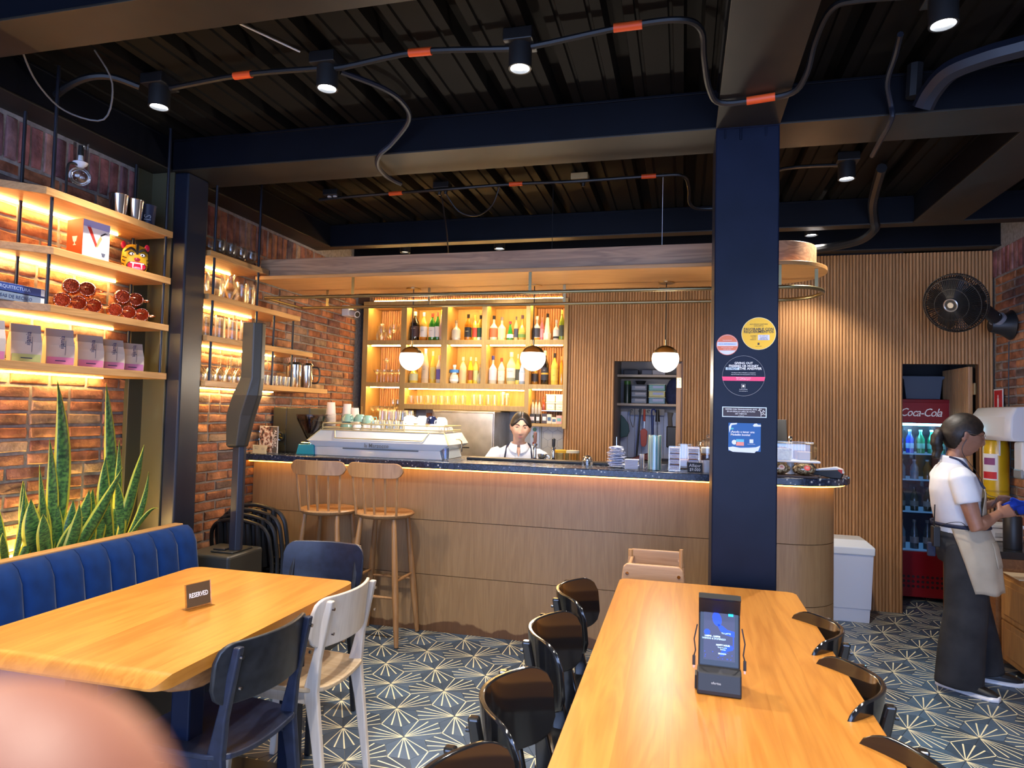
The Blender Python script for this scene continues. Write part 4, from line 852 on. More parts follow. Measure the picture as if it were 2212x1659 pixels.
# ---- waste bin
t = thing('waste_bin', 'white plastic swing bin between the bar and the slatted wall', 'bin', (1.205, 5.66, 0)); WB2 = mat('bin_white', (.62, .66, .74), .4)
mb = MB(); mb.rings([[V((x*a, y*b_, z)) for x, y in ((-1, -1), (1, -1), (1, 1), (-1, 1))] for a, b_, z in ((.155, .14, 0), (.16, .145, .10), (.164, .149, .101), (.178, .16, .50))], 0, True); mb.build('body', WB2, t, 0, .008)
mb = MB(); mb.rings([[V((x*a, y*b_, z)) for x, y in ((-1, -1), (1, -1), (1, 1), (-1, 1))] for a, b_, z in ((.186, .168, .50), (.188, .170, .555), (.14, .10, .60))], 0, True); mb.build('lid', mat('bin_lid', (.74, .78, .80), .4), t, 0, .006)
o_ = ('first', 'second', 'third', 'fourth', 'fifth', 'sixth', 'seventh', 'eighth')
# ============================================================ GLASSWARE
GW = glass('shelf_glass', (.98, .985, .96), .8, .22)
GMESH = {}
def gprof(kind, r, h):
    t = .0016
    if kind == 'tumbler': out = [(r*.80, 0), (r*.86, .01), (r, h)]; inn = [(r-t, h), (r*.84-t, .012), (.001, .010)]
    elif kind == 'jar': out = [(r*.9, 0), (r, .012), (r, h*.80), (r*.82, h*.87), (r*.82, h)]; inn = [(r*.82-t, h), (r*.82-t, h*.87), (r-t, h*.79), (r-t, .014), (.001, .01)]
    elif kind == 'wine': out = [(r*.85, 0), (r*.8, .003), (.004, .008), (.0035, h*.48), (r*.45, h*.56), (r*.95, h*.70), (r, h*.80), (r*.82, h)]; inn = [(r*.82-t, h), (r-t, h*.80), (r*.92-t, h*.70), (.001, h*.55)]
    elif kind == 'coupe': out = [(r*.7, 0), (r*.66, .003), (.004, .008), (.0035, h*.6), (r*.5, h*.68), (r*.95, h*.85), (r, h)]; inn = [(r-t, h), (r*.92, h*.85), (.001, h*.68)]
    elif kind == 'goblet': out = [(r*.75, 0), (r*.7, .004), (.008, .012), (.008, h*.22), (r*.8, h*.36), (r, h*.6), (r*.92, h)]; inn = [(r*.92-t, h), (r-t, h*.6), (r*.7, h*.36), (.001, h*.27)]
    elif kind == 'carafe': out = [(r*.8, 0), (r, h*.25), (r*.9, h*.5), (r*.45, h*.78), (r*.45, h*.92), (r*.6, h)]; inn = [(r*.58, h), (r*.42, h*.9), (r*.42, h*.78), (r*.88, h*.5), (.001, .01)]
    return out+inn
def gl_(name, kind, r, h, loc, label, group, inv=False, cat='glass', m=None, n=16):
    k = (name, kind, r, h, inv, m)
    if k not in GMESH:
        P = gprof(kind, r, h)
        if inv: P = [(a, h-z) for a, z in P]
        GMESH[k] = MB().lathe(P, n=n, caps=False).mesh(name, m or GW, 50)
    o = put(name, GMESH[k]); o.location = loc; tag(o, label, cat, group); return o
# top shelf right of pillar: goblets
for k in range(8):
    r_, c_ = divmod(k, 4) if False else (k % 2, k//2)
    gl_('goblet', 'goblet', .036, .115, (-2.95+.085*r_, 3.62+c_*.105, SBZ[3]), 'clear goblet on the uppermost glassware shelf, %s row, %s from the black pillar' % (('rear', 'front')[r_], o_[c_]), 'goblets on the uppermost glassware shelf')
for k, (y, h, r) in enumerate(((3.50, .15, .05), (3.63, .165, .055), (3.78, .185, .058), (3.90, .155, .045), (3.985, .16, .036))):
    gl_('glass_jar', 'jar' if k != 2 else 'carafe', r, h, (-2.90, y, SBZ[2]), ('squat glass jar at the far left of the second glassware shelf', 'wide glass jar left of the rounded carafe on the second glassware shelf', 'rounded glass carafe in the middle of the second glassware shelf', 'upturned glass jar right of the rounded carafe', 'slim glass jar at the right end of the jar row')[k], 'glass jars on the second glassware shelf', inv=(k != 2), cat='jar')
for k in range(10):
    gl_('tall_tumbler', 'tumbler', .036, .150, (-2.955+.09*(k % 2), 3.52+(k//2)*.125, SBZ[1]), 'upturned tall tumbler on the third glassware shelf, %s row, %s from the black pillar' % (('rear', 'front')[k % 2], o_[k//2]), 'tall tumblers on the third glassware shelf', inv=True)
for k in range(14):
    gl_('wine_glass', 'wine', .038, .185, (-2.96+.09*(k % 2), 3.50+(k//2)*.09, SBZ[0]), 'upturned stemmed glass on the lowest glassware shelf, %s row, %s from the black pillar' % (('rear', 'front')[k % 2], o_[k//2]), 'stemmed glasses on the lowest glassware shelf', inv=True)
for k in range(14):
    gl_('small_tumbler', 'tumbler', .023, .075, (-2.94+.06*(k % 2), 4.17+(k//2)*.056, SBZ[0]), 'small clear tumbler on the lowest glassware shelf, %s row, %s from the loudspeaker' % (('rear', 'front')[k % 2], o_[k//2]), 'small tumblers on the lowest glassware shelf')
# coffee presses
def press(label, loc, lid, h=.21, handle=True):
    t = thing('coffee_press', label, 'coffee press', loc, radians(25)); MB().lathe([(.046, 0), (.048, .005), (.048, h*.9)], n=24).build('body', CHROME, t); MB().lathe([(.05, h*.9), (.052, h*.93), (.04, h), (.0, h+.002)], n=24).build('lid', BLACKP if lid else CHROME, t)
    if handle: MB().tube(smoothp([(.047, 0, h*.85), (.09, 0, h*.82), (.10, 0, h*.5), (.085, 0, h*.25), (.048, 0, h*.22)], 4), .007, 8).build('handle', BLACKP, t)
    MB().cyl((0, 0, h), (0, 0, h+.04), .003, n=6).build('rod', CHROME, t); MB().ball((0, 0, h+.045), .008, 10, 6).build('knob', BLACKP, t); return t
press('left steel coffee press with a black lid on the lowest glassware shelf', (-2.93, 4.62, SBZ[0]), True, .20, False); press('right steel coffee press with a black handle on the lowest glassware shelf', (-2.90, 4.74, SBZ[0]), False, .20)
t = thing('whisk_bundle', 'bundle of pale straws and whisks standing behind the coffee presses', 'utensils', (-3.0, 4.66, SBZ[0]))
mb = MB(); rnd = random.Random(2)
for k in range(10): mb.tube([(0, 0, .16), (rnd.uniform(-.02, .02), rnd.uniform(-.06, .08), .29)], .002, 5)
mb.build('straws', mat('pink_straw', (.75, .5, .42), .5), t, kind='stuff'); MB().lathe([(.03, 0), (.03, .17)], n=14).build('cup', STEEL, t)
# ============================================================ COFFEE SHELVES
z = SA[3]
t = thing('siphon_brewer', 'glass siphon coffee brewer on the uppermost coffee shelf', 'coffee brewer', (-2.92, 2.64, z))
MB().ball((0, 0, .155), (.05, .05, .047), 20, 12).build('bulb', GLASS, t); MB().lathe([(.012, .20), (.03, .215), (.034, .225), (.012, .235), (.010, .26)], n=16).build('collar', PORC, t); MB().cyl((0, 0, .26), (0, 0, .31), .014, .012).build('filter_cap', BLACKP, t)
MB().lathe([(.030, .235), (.034, .30), (.033, .33)], n=20, caps=False).build('upper_chamber', GLASS, t)
mb = MB(); mb.tube(smoothp([(-.0, -.07, 0), (0, -.07, .17), (0, -.05, .205), (0, -.012, .21)], 3), .006, 8); mb.build('stand', BLACKP, t); MB().box(-.035, .035, -.085, .045, 0, .012).build('foot', BLACKP, t, 0, .003)
t = thing('tamper', 'small dark grinder top beside the left rods on the uppermost coffee shelf', 'coffee tool', (-2.93, 2.50, z)); MB().lathe([(.03, 0), (.032, .01), (.012, .025), (.014, .05), (.0, .06)], n=16).build('body', mat('dark_grey', (.05, .05, .06), .3), t)
CUPM = mat('shiny_steel', (.62, .62, .64), .1, 1)
sc = thing('shaker_cup', 'left of the two polished steel shaker cups on the uppermost coffee shelf', 'cup', (-2.90, 2.86, z), 0, 'steel shaker cups')
MB().lathe([(.034, 0), (.036, .004), (.046, .128), (.048, .132), (.044, .132), (.034, .01), (.001, .008)], n=28, caps=False).build('body', CUPM, sc)
dup(sc, (-2.89, 2.955, z), 0, 'right of the two polished steel shaker cups on the uppermost coffee shelf')
t = thing('dark_cup', 'dark blue cup with faint lettering beside the steel shaker cups', 'cup', (-2.90, 3.06, z)); MB().lathe([(.034, 0), (.042, .13), (.044, .135), (.04, .135), (.033, .006)], n=28, caps=False).build('body', mat('dark_blue_cup', (.015, .022, .06), .5), t); text('lettering', 'IS', .05, frameM((.030, -.030, .06), (0, 0, 1), (-.7, -.7, 0)), mat('faint_white', (.3, .33, .4), .5), t)
z = SA[2]
t = thing('coffee_kit_box', 'red and white carton with a large red V on the second coffee shelf', 'box', (-2.91, 2.70, z), radians(84))
a_, b_, h_ = .072, .055, .20
MB().box(-a_, a_, -b_, b_, 0, h_).build('carton', mat('box_white', (.72, .72, .76), .5), t, 0, .001)
MB().box(-a_-.0006, -a_, -b_, b_, 0, h_).build('red_side', mat('box_red', (.62, .07, .01), .5), t, 0)
def flat(poly, M, m, parent, name='print'): return MB().prism(poly, 0, .0004, M).build(name, m, parent, 0)
F = frameM((0, -b_-.0002, 0), (1, 0, 0), (0, 0, 1)); RD = mat('print_red', (.55, .03, .02), .5); BKP = mat('print_black', (.02, .02, .03), .5)
flat([(-a_+.001, h_-.035), (a_-.001, h_-.035), (a_-.001, h_-.001), (-a_+.001, h_-.001)], F, mat('print_lilac', (.32, .33, .62), .5), t)
flat([(-.055, .172), (-.035, .172), (.005, .085), (-.004, .072)], F, RD, t); flat([(-.004, .072), (.008, .075), (.03, .12), (.022, .135), (.008, .11), (.003, .095)], F, mat('print_orange', (.75, .28, .12), .5), t); flat([(.022, .13), (.05, .150), (.058, .148), (.057, .152), (.045, .155), (.02, .138)], F, BKP, t)
flat([(.028, .05), (.052, .05), (.046, .03), (.034, .03)], F, mat('print_grey', (.08, .09, .14), .5), t); flat([(.034, .029), (.046, .029), (.055, .008), (.026, .008)], F, mat('print_pale', (.50, .5, .54), .5), t)
text('lettering', 'COFFEE MAKER', .0085, frameM((-.028, -b_-.0007, .012), (1, 0, 0), (0, 0, 1)), BKP, t, .0002)
Fs = frameM((-a_-.0008, 0, 0), (0, -1, 0), (0, 0, 1)); flat([(-.018, .115), (.018, .115), (.010, .088), (-.010, .088)], Fs, mat('print_cream', (.8, .7, .6), .5), t); flat([(-.003, .088), (.003, .088), (.003, .072), (-.003, .072)], Fs, mat('print_cream', (.8, .7, .6), .5), t); flat([(-.010, .074), (.010, .074), (.010, .070), (-.010, .070)], Fs, mat('print_cream', (.8, .7, .6), .5), t)
t = thing('painted_mask', 'small painted wooden mask in yellow, black and red with tusks', 'mask', (-2.90, 2.985, z), radians(58))
YM = mat('mask_yellow', (.72, .42, .02), .35); KM = mat('mask_black', (.02, .015, .01), .35); RM = mat('mask_red', (.6, .01, .05), .3)
mb = MB(); mb.loft([(0, 0, z_) for z_ in (0, .02, .07, .12, .15, .158)], [(a, b2) for a, b2 in ((.038, .02), (.058, .04), (.066, .048), (.062, .042), (.045, .03), (.02, .012))], ref=V((1, 0, 0)), n=24); mb.build('face', YM, t, 50)
for s in (-1, 1):
    MB().ball((s*.058, .0, .150), (.013, .007, .020), 10, 8).build('ear', RM, t); MB().ball((s*.026, -.040, .100), (.017, .005, .011), 12, 8).build('eye_outline', KM, t); MB().ball((s*.026, -.044, .099), (.012, .004, .008), 12, 8).build('eye', PORC, t); MB().ball((s*.024, -.0475, .098), (.004, .002, .005), 10, 6).build('pupil', KM, t)
    MB().tube(smoothp([(s*.006, -.045, .112), (s*.032, -.047, .128), (s*.060, -.032, .108)], 4), [.004, .006, .007, .008, .008, .008, .007, .005, .002], 6, flat=.5).build('eyebrow', KM, t); MB().cyl((s*.020, -.052, .052), (s*.022, -.056, .018), .005, .0015, 8).build('tusk', PORC, t)
    for q in range(3): MB().tube([(s*(.050+.004*q), -.036+.004*q, .075-.018*q), (s*(.064+.001*q), -.018, .082-.018*q)], .003, 5).build('stripe', KM, t)
MB().ball((0, -.036, .036), (.050, .014, .031), 16, 10).build('mouth_rim', KM, t); MB().ball((0, -.040, .036), (.046, .014, .027), 16, 10).build('mouth', RM, t); MB().ball((0, -.050, .022), (.022, .007, .011), 12, 8).build('tongue', mat('mask_pink', (.8, .2, .3), .3), t); MB().box(-.034, .034, -.053, -.048, .047, .054).build('teeth', PORC, t, 0, .002); MB().ball((0, -.046, .072), (.016, .007, .010), 12, 8).build('nose', mat('mask_nose', (.35, .02, .05), .3), t); MB().box(-.006, .006, -.047, -.030, .10, .156).build('stripe', KM, t, 0, .001)
z = SA[1]
for k, (lb, c1, c2, s, dz) in enumerate((('upper blue book lying flat on the third coffee shelf', (.02, .05, .22), (.6, .65, .7), 'ARQUITECTURA', .04), ('lower grey-blue book with dark spine title, lying flat on the third coffee shelf', (.16, .22, .32), (.7, .7, .7), 'CASAS DE RECREO', .0))):
    t = thing('book', lb, 'book', (-2.96, 2.28, z+dz), 0, 'books on the third coffee shelf'); h = .037
    MB().box(-.10, .085, -.19, .19, 0, h).build('cover', mat('book%d' % k, c1, .35), t, 0, .002); MB().box(-.11, -.101, -.185, .185, .004, h-.004).build('pages', PAPER, t, 0)
    text('lettering', s, .021, frameM((.0856, .02, h/2), (0, 1, 0), (0, 0, 1)), mat('title%d' % k, (.35, .45, .7) if k == 0 else (.03, .06, .16), .4), t); MB().box(.085, .0855, .15, .185, .004, h-.004).build('spine_label', mat('spine_pale', c2, .5), t, 0)
COP = mat('hammered_copper', (.80, .36, .22), .16, 1); b = COP.node_tree.nodes['Principled BSDF']
tc = nn(COP, 'ShaderNodeTexCoord'); vo = nn(COP, 'ShaderNodeTexVoronoi'); vo.inputs['Scale'].default_value = 110; ln(COP, tc.outputs['Object'], vo.inputs['Vector']); bp = nn(COP, 'ShaderNodeBump'); bp.inputs['Strength'].default_value = .9; bp.inputs['Distance'].default_value = .004; ln(COP, vo.outputs['Distance'], bp.inputs['Height']); ln(COP, bp.outputs[0], b.inputs['Normal'])
def mug(label, loc, rz, group):
    t = thing('copper_mug', label, 'mug', loc, rz, group); MB().lathe([(.001, -.046), (.026, -.045), (.034, -.038), (.040, -.015), (.040, .01), (.033, .035), (.034, .045), (.031, .045), (.036, .01), (.001, -.03)], n=24, caps=False, M=Matrix.Rotation(pi/2, 3, 'X')).build('cup', COP, t)
    MB().tube(smoothp([(.033, -.03, 0), (.062, -.034, 0), (.070, -.005, 0), (.06, .025, 0), (.037, .028, 0)], 4), .0032, 8).build('handle', mat('copper_plain', (.75, .32, .18), .2, 1), t); return t
for gi, (y0_, nm_) in enumerate(((2.55, 'left'), (2.855, 'right'))):
    for k in range(3): mug(('left', 'middle', 'right')[k]+' mug of the bottom row in the %s pyramid of copper mugs' % nm_, (-2.885, y0_+k*.088, z+.042), pi-2.31, 'copper mugs on the third coffee shelf')
    for k in range(2): mug(('left', 'right')[k]+' mug of the top row in the %s pyramid of copper mugs' % nm_, (-2.885, y0_+.044+k*.088, z+.118), pi-2.31, 'copper mugs on the third coffee shelf')
z = SA[0]
KR = noisy('kraft_paper', (.60, .51, .42), (.54, .45, .36), 12, .75, .2); KRS = mat('kraft_side', (.62, .42, .2), .75); TOPM = mat('bag_top_grey', (.30, .255, .235), .7)
for k, (y, col, lb, hh) in enumerate(((2.385, (.42, .47, .18), 'coffee bag with a green label band, leftmost whole one in the row', .175), (2.555, (.62, .20, .36), 'coffee bag with a pink label, right of the green-banded bag', .175), (2.725, (.62, .20, .36), 'coffee bag with a pink label, third in the row', .165), (2.855, (.50, .18, .33), 'coffee bag with a dull pink band, second from the right', .158), (2.985, (.42, .16, .34), 'rightmost coffee bag with a mauve band, beside the black pillar', .152), (2.215, (.62, .20, .36), 'coffee bag cut off by the left edge of the photo', .175))):
    t = thing('coffee_bag', lb, 'bag', (-2.90, y, z), radians(66), 'paper coffee bags on the lowest coffee shelf')
    mb = MB(); a = .060
    mb.rings([[V((x*a*f, yy*g, zz)) for x, yy in ((-1, -1), (1, -1), (1, 1), (-1, 1))] for f, g, zz in ((.98, .030, 0), (1.0, .033, .04), (1.0, .030, hh*.55), (.97, .014, hh*.78), (.96, .004, hh))], 0, True); mb.build('body', KR, t, 0, .002)
    mb = MB(); mb.rings([[V((x*a*f, yy*g, zz)) for x, yy in ((-1, -1), (1, -1), (1, 1), (-1, 1))] for f, g, zz in ((.975, .0148, hh*.785), (.965, .0052, hh*1.003))], 0, True); mb.build('folded_top', TOPM, t, 0, .001)
    MB().box(-a*.92, a*.92, -.0345, -.0335, .006, .040).build('label_band', mat('band%d' % k, col, .6), t, 0)
    text('lettering', 'hijamia', .029, frameM((.004, -.0335, .107), (0, -.12, 1), (-1, 0, 0)), mat('ink_navy', (.015, .02, .09), .5), t, .0004, bold=.008, sx=.85)
    flat([(.018, .05), (.0195, .05), (.0195, .12), (.018, .12)], frameM((0, -.0336, 0), (1, 0, 0), (0, .0, 1)), mat('ink_navy', (.015, .02, .09), .5), t)
    flat([(-.022, .02), (.022, .02), (.022, .024), (-.022, .024)], frameM((0, -.035, 0), (1, 0, 0), (0, 0, 1)), mat('ink_navy', (.015, .02, .09), .5), t)
# ============================================================ BOTTLES
LIQ = {}
def lm(c, r=.08): return mat('glass_%s' % '_'.join('%d' % (v*100) for v in c), c, r, coat=.5)
def bottle(nm, row, X, r, h, body, cap, lab, lb, shape='std', lab2=None, extra=None, y=5.965):
    z = {1: 2.155, 2: 1.752, 3: 1.40}[row]; r = min(r, .045)
    t = thing('bottle', lb, 'bottle', (X, y, z), 0, 'bottles in the back bar shelving'); nr = r*.30
    S = {'std': (.62, .80), 'squat': (.55, .68), 'round': (.45, .60), 'tall': (.55, .85), 'tri': (.35, .74), 'cone': (.28, .82)}[shape]
    prof = [(r*.92, 0), (r, .006), (r if shape != 'tri' else r*.95, h*S[0]*.96), (r*.93 if shape not in ('cone', 'tri') else r*.8, h*S[0]), (nr*1.25, h*S[1]), (nr, h*S[1]*1.03), (nr, h*.93), (.001, h*.932)]
    if shape == 'round': prof = [(r*.7, 0), (r, h*.12), (r*1.02, h*.28), (r*.8, h*.45), (nr*1.3, h*.58), (nr, h*.62), (nr, h*.9), (.001, h*.902)]
    if shape in ('flat', 'squat'): pass
    MB().lathe(prof, n=18).build('glass_body', lm(body), t)
    MB().lathe([(nr*1.25, h*.86), (nr*1.25, h), (.001, h+.001)], n=14).build('cap', mat('cap_%s' % '_'.join('%d' % (v*100) for v in cap), cap, .4), t)
    if lab:
        a, b_ = (.14, .50) if shape != 'round' else (.12, .30)
        MB().lathe([(r*1.012, h*a), (r*1.018, h*b_)] if shape != 'tri' else [(r*1.0, h*a), (r*.99, h*.33)], n=18, caps=False).build('paper_label', mat('lab_%s' % '_'.join('%d' % (v*100) for v in lab), lab, .6), t)
    if lab2: MB().lathe([(r*1.022, h*lab2[1]), (r*1.022, h*lab2[2])], n=18, caps=False).build('label_band', mat('lab_%s' % '_'.join('%d' % (v*100) for v in lab2[0]), lab2[0], .6), t)
    if extra: text('lettering', extra[0], extra[1], frameM((0, -r*1.03-.0006, h*extra[2]), (1, 0, 0), (0, 0, 1)), mat('ink_x%d' % (extra[3][0]*100), extra[3], .5), t, .0002, sx=.8)
    return t
AMB = (.55, .20, .01); YEL = (.62, .48, .08); CLR = (.55, .52, .42); GRN = (.02, .16, .02); BLK = (.01, .008, .008); CRM = (.75, .70, .50); WHT = (.7, .7, .66); PLE = (.60, .50, .22)
B = [(1, -2.501, .043, .285, BLK, CRM, (.05, .02, .02), 'dark round shouldered cream liqueur bottle, first in the top row', 'std', None, ('BAILEYS', .014, .42, (.6, .5, .4))),
 (1, -2.412, .036, .276, (.6, .42, .08), (.3, .35, .5), WHT, 'pale vermouth bottle with a round white label and blue-grey cap', 'std', (AMB, .02, .13), ('MARTINI', .009, .36, (.05, .05, .05))),
 (1, -2.325, .035, .267, GRN, (.5, .05, .03), WHT, 'left of the two green vermouth bottles in the top row', 'std', None, ('MARTINI', .009, .36, (.05, .05, .05))),
 (1, -2.272, .030, .276, GRN, (.6, .08, .05), WHT, 'right green vermouth bottle, partly hidden by a pinkish one', 'std', None), (1, -2.228, .026, .298, (.55, .42, .32), (.7, .5, .05), (.50, .32, .24), 'pinkish bottle with yellow neck at the end of the second top compartment', 'tall', None),
 (1, -2.083, .042, .196, CLR, (.35, .25, .12), (.62, .58, .42), 'squat clear bottle alone at the left of the third top compartment', 'squat', None),
 (1, -1.965, .034, .253, (.42, .15, .01), BLK, (.02, .02, .02), 'whisky bottle with a slanting black label in the third top compartment', 'std', None, ('WALKER', .010, .35, (.7, .6, .3))),
 (1, -1.895, .027, .244, YEL, (.7, .55, .08), (.6, .06, .03), 'whisky bottle with a red label and yellow cap in the third top compartment', 'std', None), (1, -1.842, .035, .241, (.45, .30, .03), BLK, (.02, .08, .04), 'whisky bottle with a dark green label at the right of the third top compartment', 'std', (CRM, .02, .13)),
 (1, -1.714, .038, .235, (.50, .42, .25), BLK, (.55, .10, .03), 'clear necked bottle over a wide red base, first in the fourth top compartment', 'squat', None), (1, -1.636, .038, .221, PLE, (.2, .15, .1), (.60, .50, .2), 'pale yellow square shouldered bottle in the fourth top compartment', 'squat', None),
 (1, -1.555, .033, .181, GRN, (.5, .04, .04), CRM, 'short triangular green bottle with a red cap', 'tri', None), (1, -1.499, .020, .226, (.4, .3, .12), (.1, .08, .06), (.04, .04, .06), 'slim bottle with a dark label behind the green banded one', 'std', None), (1, -1.441, .038, .237, (.42, .28, .05), (.1, .05, .05), (.10, .18, .03), 'amber bottle with a wide green band at the right of the fourth top compartment', 'round', None),
 (1, -1.305, .038, .226, (.45, .4, .3), CRM, (.03, .03, .04), 'bottle with a broad black label, first in the fifth top compartment', 'squat', (AMB, .02, .11)), (1, -1.255, .020, .217, (.6, .12, .12), (.6, .15, .1), (.6, .2, .2), 'small pink and red bottle beside the black labelled one', 'std', None),
 (1, -1.205, .036, .249, (.72, .68, .42), BLK, None, 'cream white cone shaped bottle with a black cap', 'cone', None), (1, -1.122, .030, .190, CLR, (.5, .5, .5), (.62, .6, .5), 'short clear bottle right of the cream white bottle', 'squat', ((.02, .02, .02), .1, .2)), (1, -1.072, .026, .280, (.22, .30, .03), (.6, .5, .1), (.06, .07, .05), 'tall yellow-green bottle at the right end of the top row', 'std', None),
 (2, -2.50, .042, .176, YEL, CRM, (.5, .52, .3), 'short yellow bottle below the left pendant lamp', 'squat', None), (2, -2.383, .036, .330, (.55, .45, .28), (.4, .45, .5), (.52, .42, .28), 'tall bottle with a beige label right behind the left pendant lamp', 'tall', None, ('rifa', .018, .40, (.25, .12, .03))),
 (2, -2.308, .027, .305, YEL, (.75, .65, .3), (.6, .55, .15), 'slender yellow bottle in the second compartment, second row', 'tall', None), (2, -2.245, .028, .268, CLR, (.7, .35, .3), (.12, .10, .35), 'clear bottle with a violet label at the right of the second compartment', 'std', None),
 (2, -2.09, .044, .178, (.55, .53, .42), (.75, .72, .6), (.66, .68, .66), 'round bottle with a white label and blue neck in the third compartment, second row', 'round', ((.05, .2, .5), .58, .74)), (2, -2.005, .034, .253, PLE, CRM, (.6, .42, .2), 'clear square shouldered bottle beside the round blue necked one', 'std', None),
 (2, -1.931, .027, .253, (.6, .38, .02), CRM, (.30, .08, .02), 'yellow bottle with a brown base label in the third compartment', 'tall', None), (2, -1.878, .026, .249, YEL, CRM, (.5, .52, .2), 'pale green labelled bottle behind the second round bottle', 'std', None), (2, -1.835, .034, .181, (.42, .42, .28), (.7, .45, .15), None, 'round clear bottle at the right of the third compartment', 'round', None),
 (2, -1.712, .038, .264, CLR, (.05, .05, .22), (.66, .55, .55), 'clear bottle with a pink label and navy cap in the fourth compartment', 'squat', None), (2, -1.630, .033, .244, (.55, .5, .35), (.6, .08, .03), (.72, .68, .5), 'square bottle with a cream label and red cap in the fourth compartment', 'std', None, ('GIN', .012, .3, (.4, .03, .02))),
 (2, -1.536, .044, .298, (.62, .55, .25), (.72, .68, .55), (.74, .72, .58), 'largest bottle of the fourth compartment, white cap and cream label with a red dot', 'std', ((.3, .32, .2), .10, .2), ('BACARDI', .014, .40, (.05, .05, .05))), (2, -1.474, .022, .280, YEL, CRM, (.06, .06, .04), 'narrow bottle with a black and yellow label behind the white labelled one', 'std', None), (2, -1.432, .030, .217, (.3, .4, .5), (.3, .32, .35), (.66, .66, .72), 'bottle with a white and blue label at the right of the fourth compartment', 'tall', None),
 (2, -1.312, .030, .200, (.30, .14, .02), (.2, .1, .05), (.04, .03, .03), 'brown bottle with a round dark label below the middle pendant lamp', 'squat', None), (2, -1.221, .034, .312, BLK, (.6, .5, .3), (.03, .03, .04), 'tall black bottle with a gold band right of the middle pendant lamp', 'std', ((.6, .35, .05), .30, .35), ('RON', .012, .42, (.6, .5, .3))), (2, -1.131, .032, .289, YEL, BLK, (.65, .52, .08), 'bottle with a yellow label and black cap in the fifth compartment', 'std', None, ('RUM', .010, .3, (.1, .08, .02))), (2, -1.066, .020, .262, (.5, .25, .02), (.5, .35, .1), None, 'slim amber bottle at the right end of the second row', 'tall', None)]
for q in B: bottle('b', q[0], q[1], q[2], q[3], q[4], q[5], q[6], q[7], q[8], q[9], q[10] if len(q) > 10 else None)
bgp = 'glasses in the back bar shelving'
for k, (x, yy) in enumerate(((-2.87, 6.0), (-2.80, 6.05), (-2.74, 6.0), (-2.67, 6.04))): gl_('glass', 'goblet' if k < 2 else 'wine', .04, .15 if k < 2 else .17, (x, yy, 2.156), 'clear glass in the top left compartment, %s from left' % o_[k], bgp)
gl_('carafe', 'carafe', .055, .17, (-2.84, 5.95, 2.156), 'clear carafe at the front of the first top compartment', bgp)
for k in range(8): gl_('glass', 'coupe', .036, .125, (-2.88+(k % 4)*.075, 5.96+(k//4)*.09, 1.753), 'coupe glass in the second compartment down, left column, %s row, %s from left' % (('front', 'rear')[k//4], o_[k % 4]), bgp)
gl_('glass', 'coupe', .036, .11, (-2.80, 5.99, 1.879), 'single coupe glass stacked on top of the others', bgp)
for k in range(8): gl_('glass', 'coupe', .030, .13, (-2.905+(k % 4)*.062, 5.95+(k//4)*.08, 1.396), 'small stemmed glass in the bottom left compartment, %s row, %s from left' % (('front', 'rear')[k//4], o_[k % 4]), bgp)
for k in range(5): gl_('flute', 'wine', .026, .20, (-2.70+(k % 2)*.05, 5.95+(k//2)*.07, 1.396), 'taller flute at the right of the bottom left compartment, %s row, %s' % (('front', 'middle', 'rear')[k//2], ('left', 'right')[k % 2]), bgp)
for k, (x, h, r) in enumerate([(-2.52, .08, .03), (-2.47, .08, .03), (-2.42, .08, .03), (-2.36, .085, .034), (-2.29, .085, .034), (-2.22, .085, .034), (-2.15, .08, .03), (-2.08, .09, .034), (-2.0, .09, .034), (-1.90, .10, .03), (-1.83, .10, .03), (-1.76, .10, .03), (-1.69, .10, .028), (-1.62, .13, .03), (-1.60, .12, .03)]):
    gl_('tumbler', 'tumbler', r, h, (x, 5.97+(k % 2)*.03 if k < 14 else 6.07, 1.553), 'clear tumbler in the long lit niche, number %s counted from the left' % ('one two three four five six seven eight nine ten eleven twelve thirteen fourteen fifteen'.split()[k]), bgp)
# bottom right compartment
z = 1.401; gtub = 'tubs and bottles in the bottom right compartment'
def tub(x, z, lb):
    t = thing('tub', lb, 'tub', (x, 6.02, z), 0, gtub); MB().box(-.04, .04, -.04, .04, 0, .062).build('body', mat('tub_white', (.70, .68, .55), .5), t, 0, .004); MB().box(-.043, .043, -.043, .043, .062, .072).build('lid', WHITEP, t, 0, .002); MB().box(-.028, .028, -.0415, -.040, .012, .048).build('label_card', PAPER, t, 0); text('lettering', 'Tarja', .014, frameM((0, -.0417, .03), (1, 0, 0), (0, 0, 1)), BKP, t, .0002)
o = MB().box(-1.24, -1.035, 5.95, 6.16, 1.515, 1.521).build('wire_shelf', CHROME, None, 0); tag(o, 'thin metal riser shelf in the bottom right compartment', 'shelf')
tub(-1.165, 1.522, 'white tub, bottom left of the four stacked'); tub(-1.078, 1.522, 'white tub, bottom right of the four stacked'); tub(-1.165, 1.595, 'white tub, top left of the four stacked'); tub(-1.078, 1.595, 'white tub, top right of the four stacked')
for k, (x, r, h, c, cp, la, s) in enumerate([(-1.325, .014, .13, CLR, (.1, .1, .1), None, 'slim glass jar with a dark lid, left of three'), (-1.295, .014, .13, CLR, (.1, .1, .1), None, 'slim glass jar with a dark lid, middle of three'), (-1.265, .014, .13, CLR, (.1, .1, .1), None, 'slim glass jar with a dark lid, right of three'), (-1.225, .013, .12, (.3, .05, .02), (.5, .05, .03), None, 'small red capped sauce bottle beside the white tubs')]):
    bottle('b', 3, x, r, h, c, cp, la, s+' in the bottom right compartment', 'std')
    bpy.data.objects[[o.name for o in bpy.data.objects if o.name.startswith('bottle') and o.parent is None][-1]].location.z = 1.485 if k < 3 else 1.522
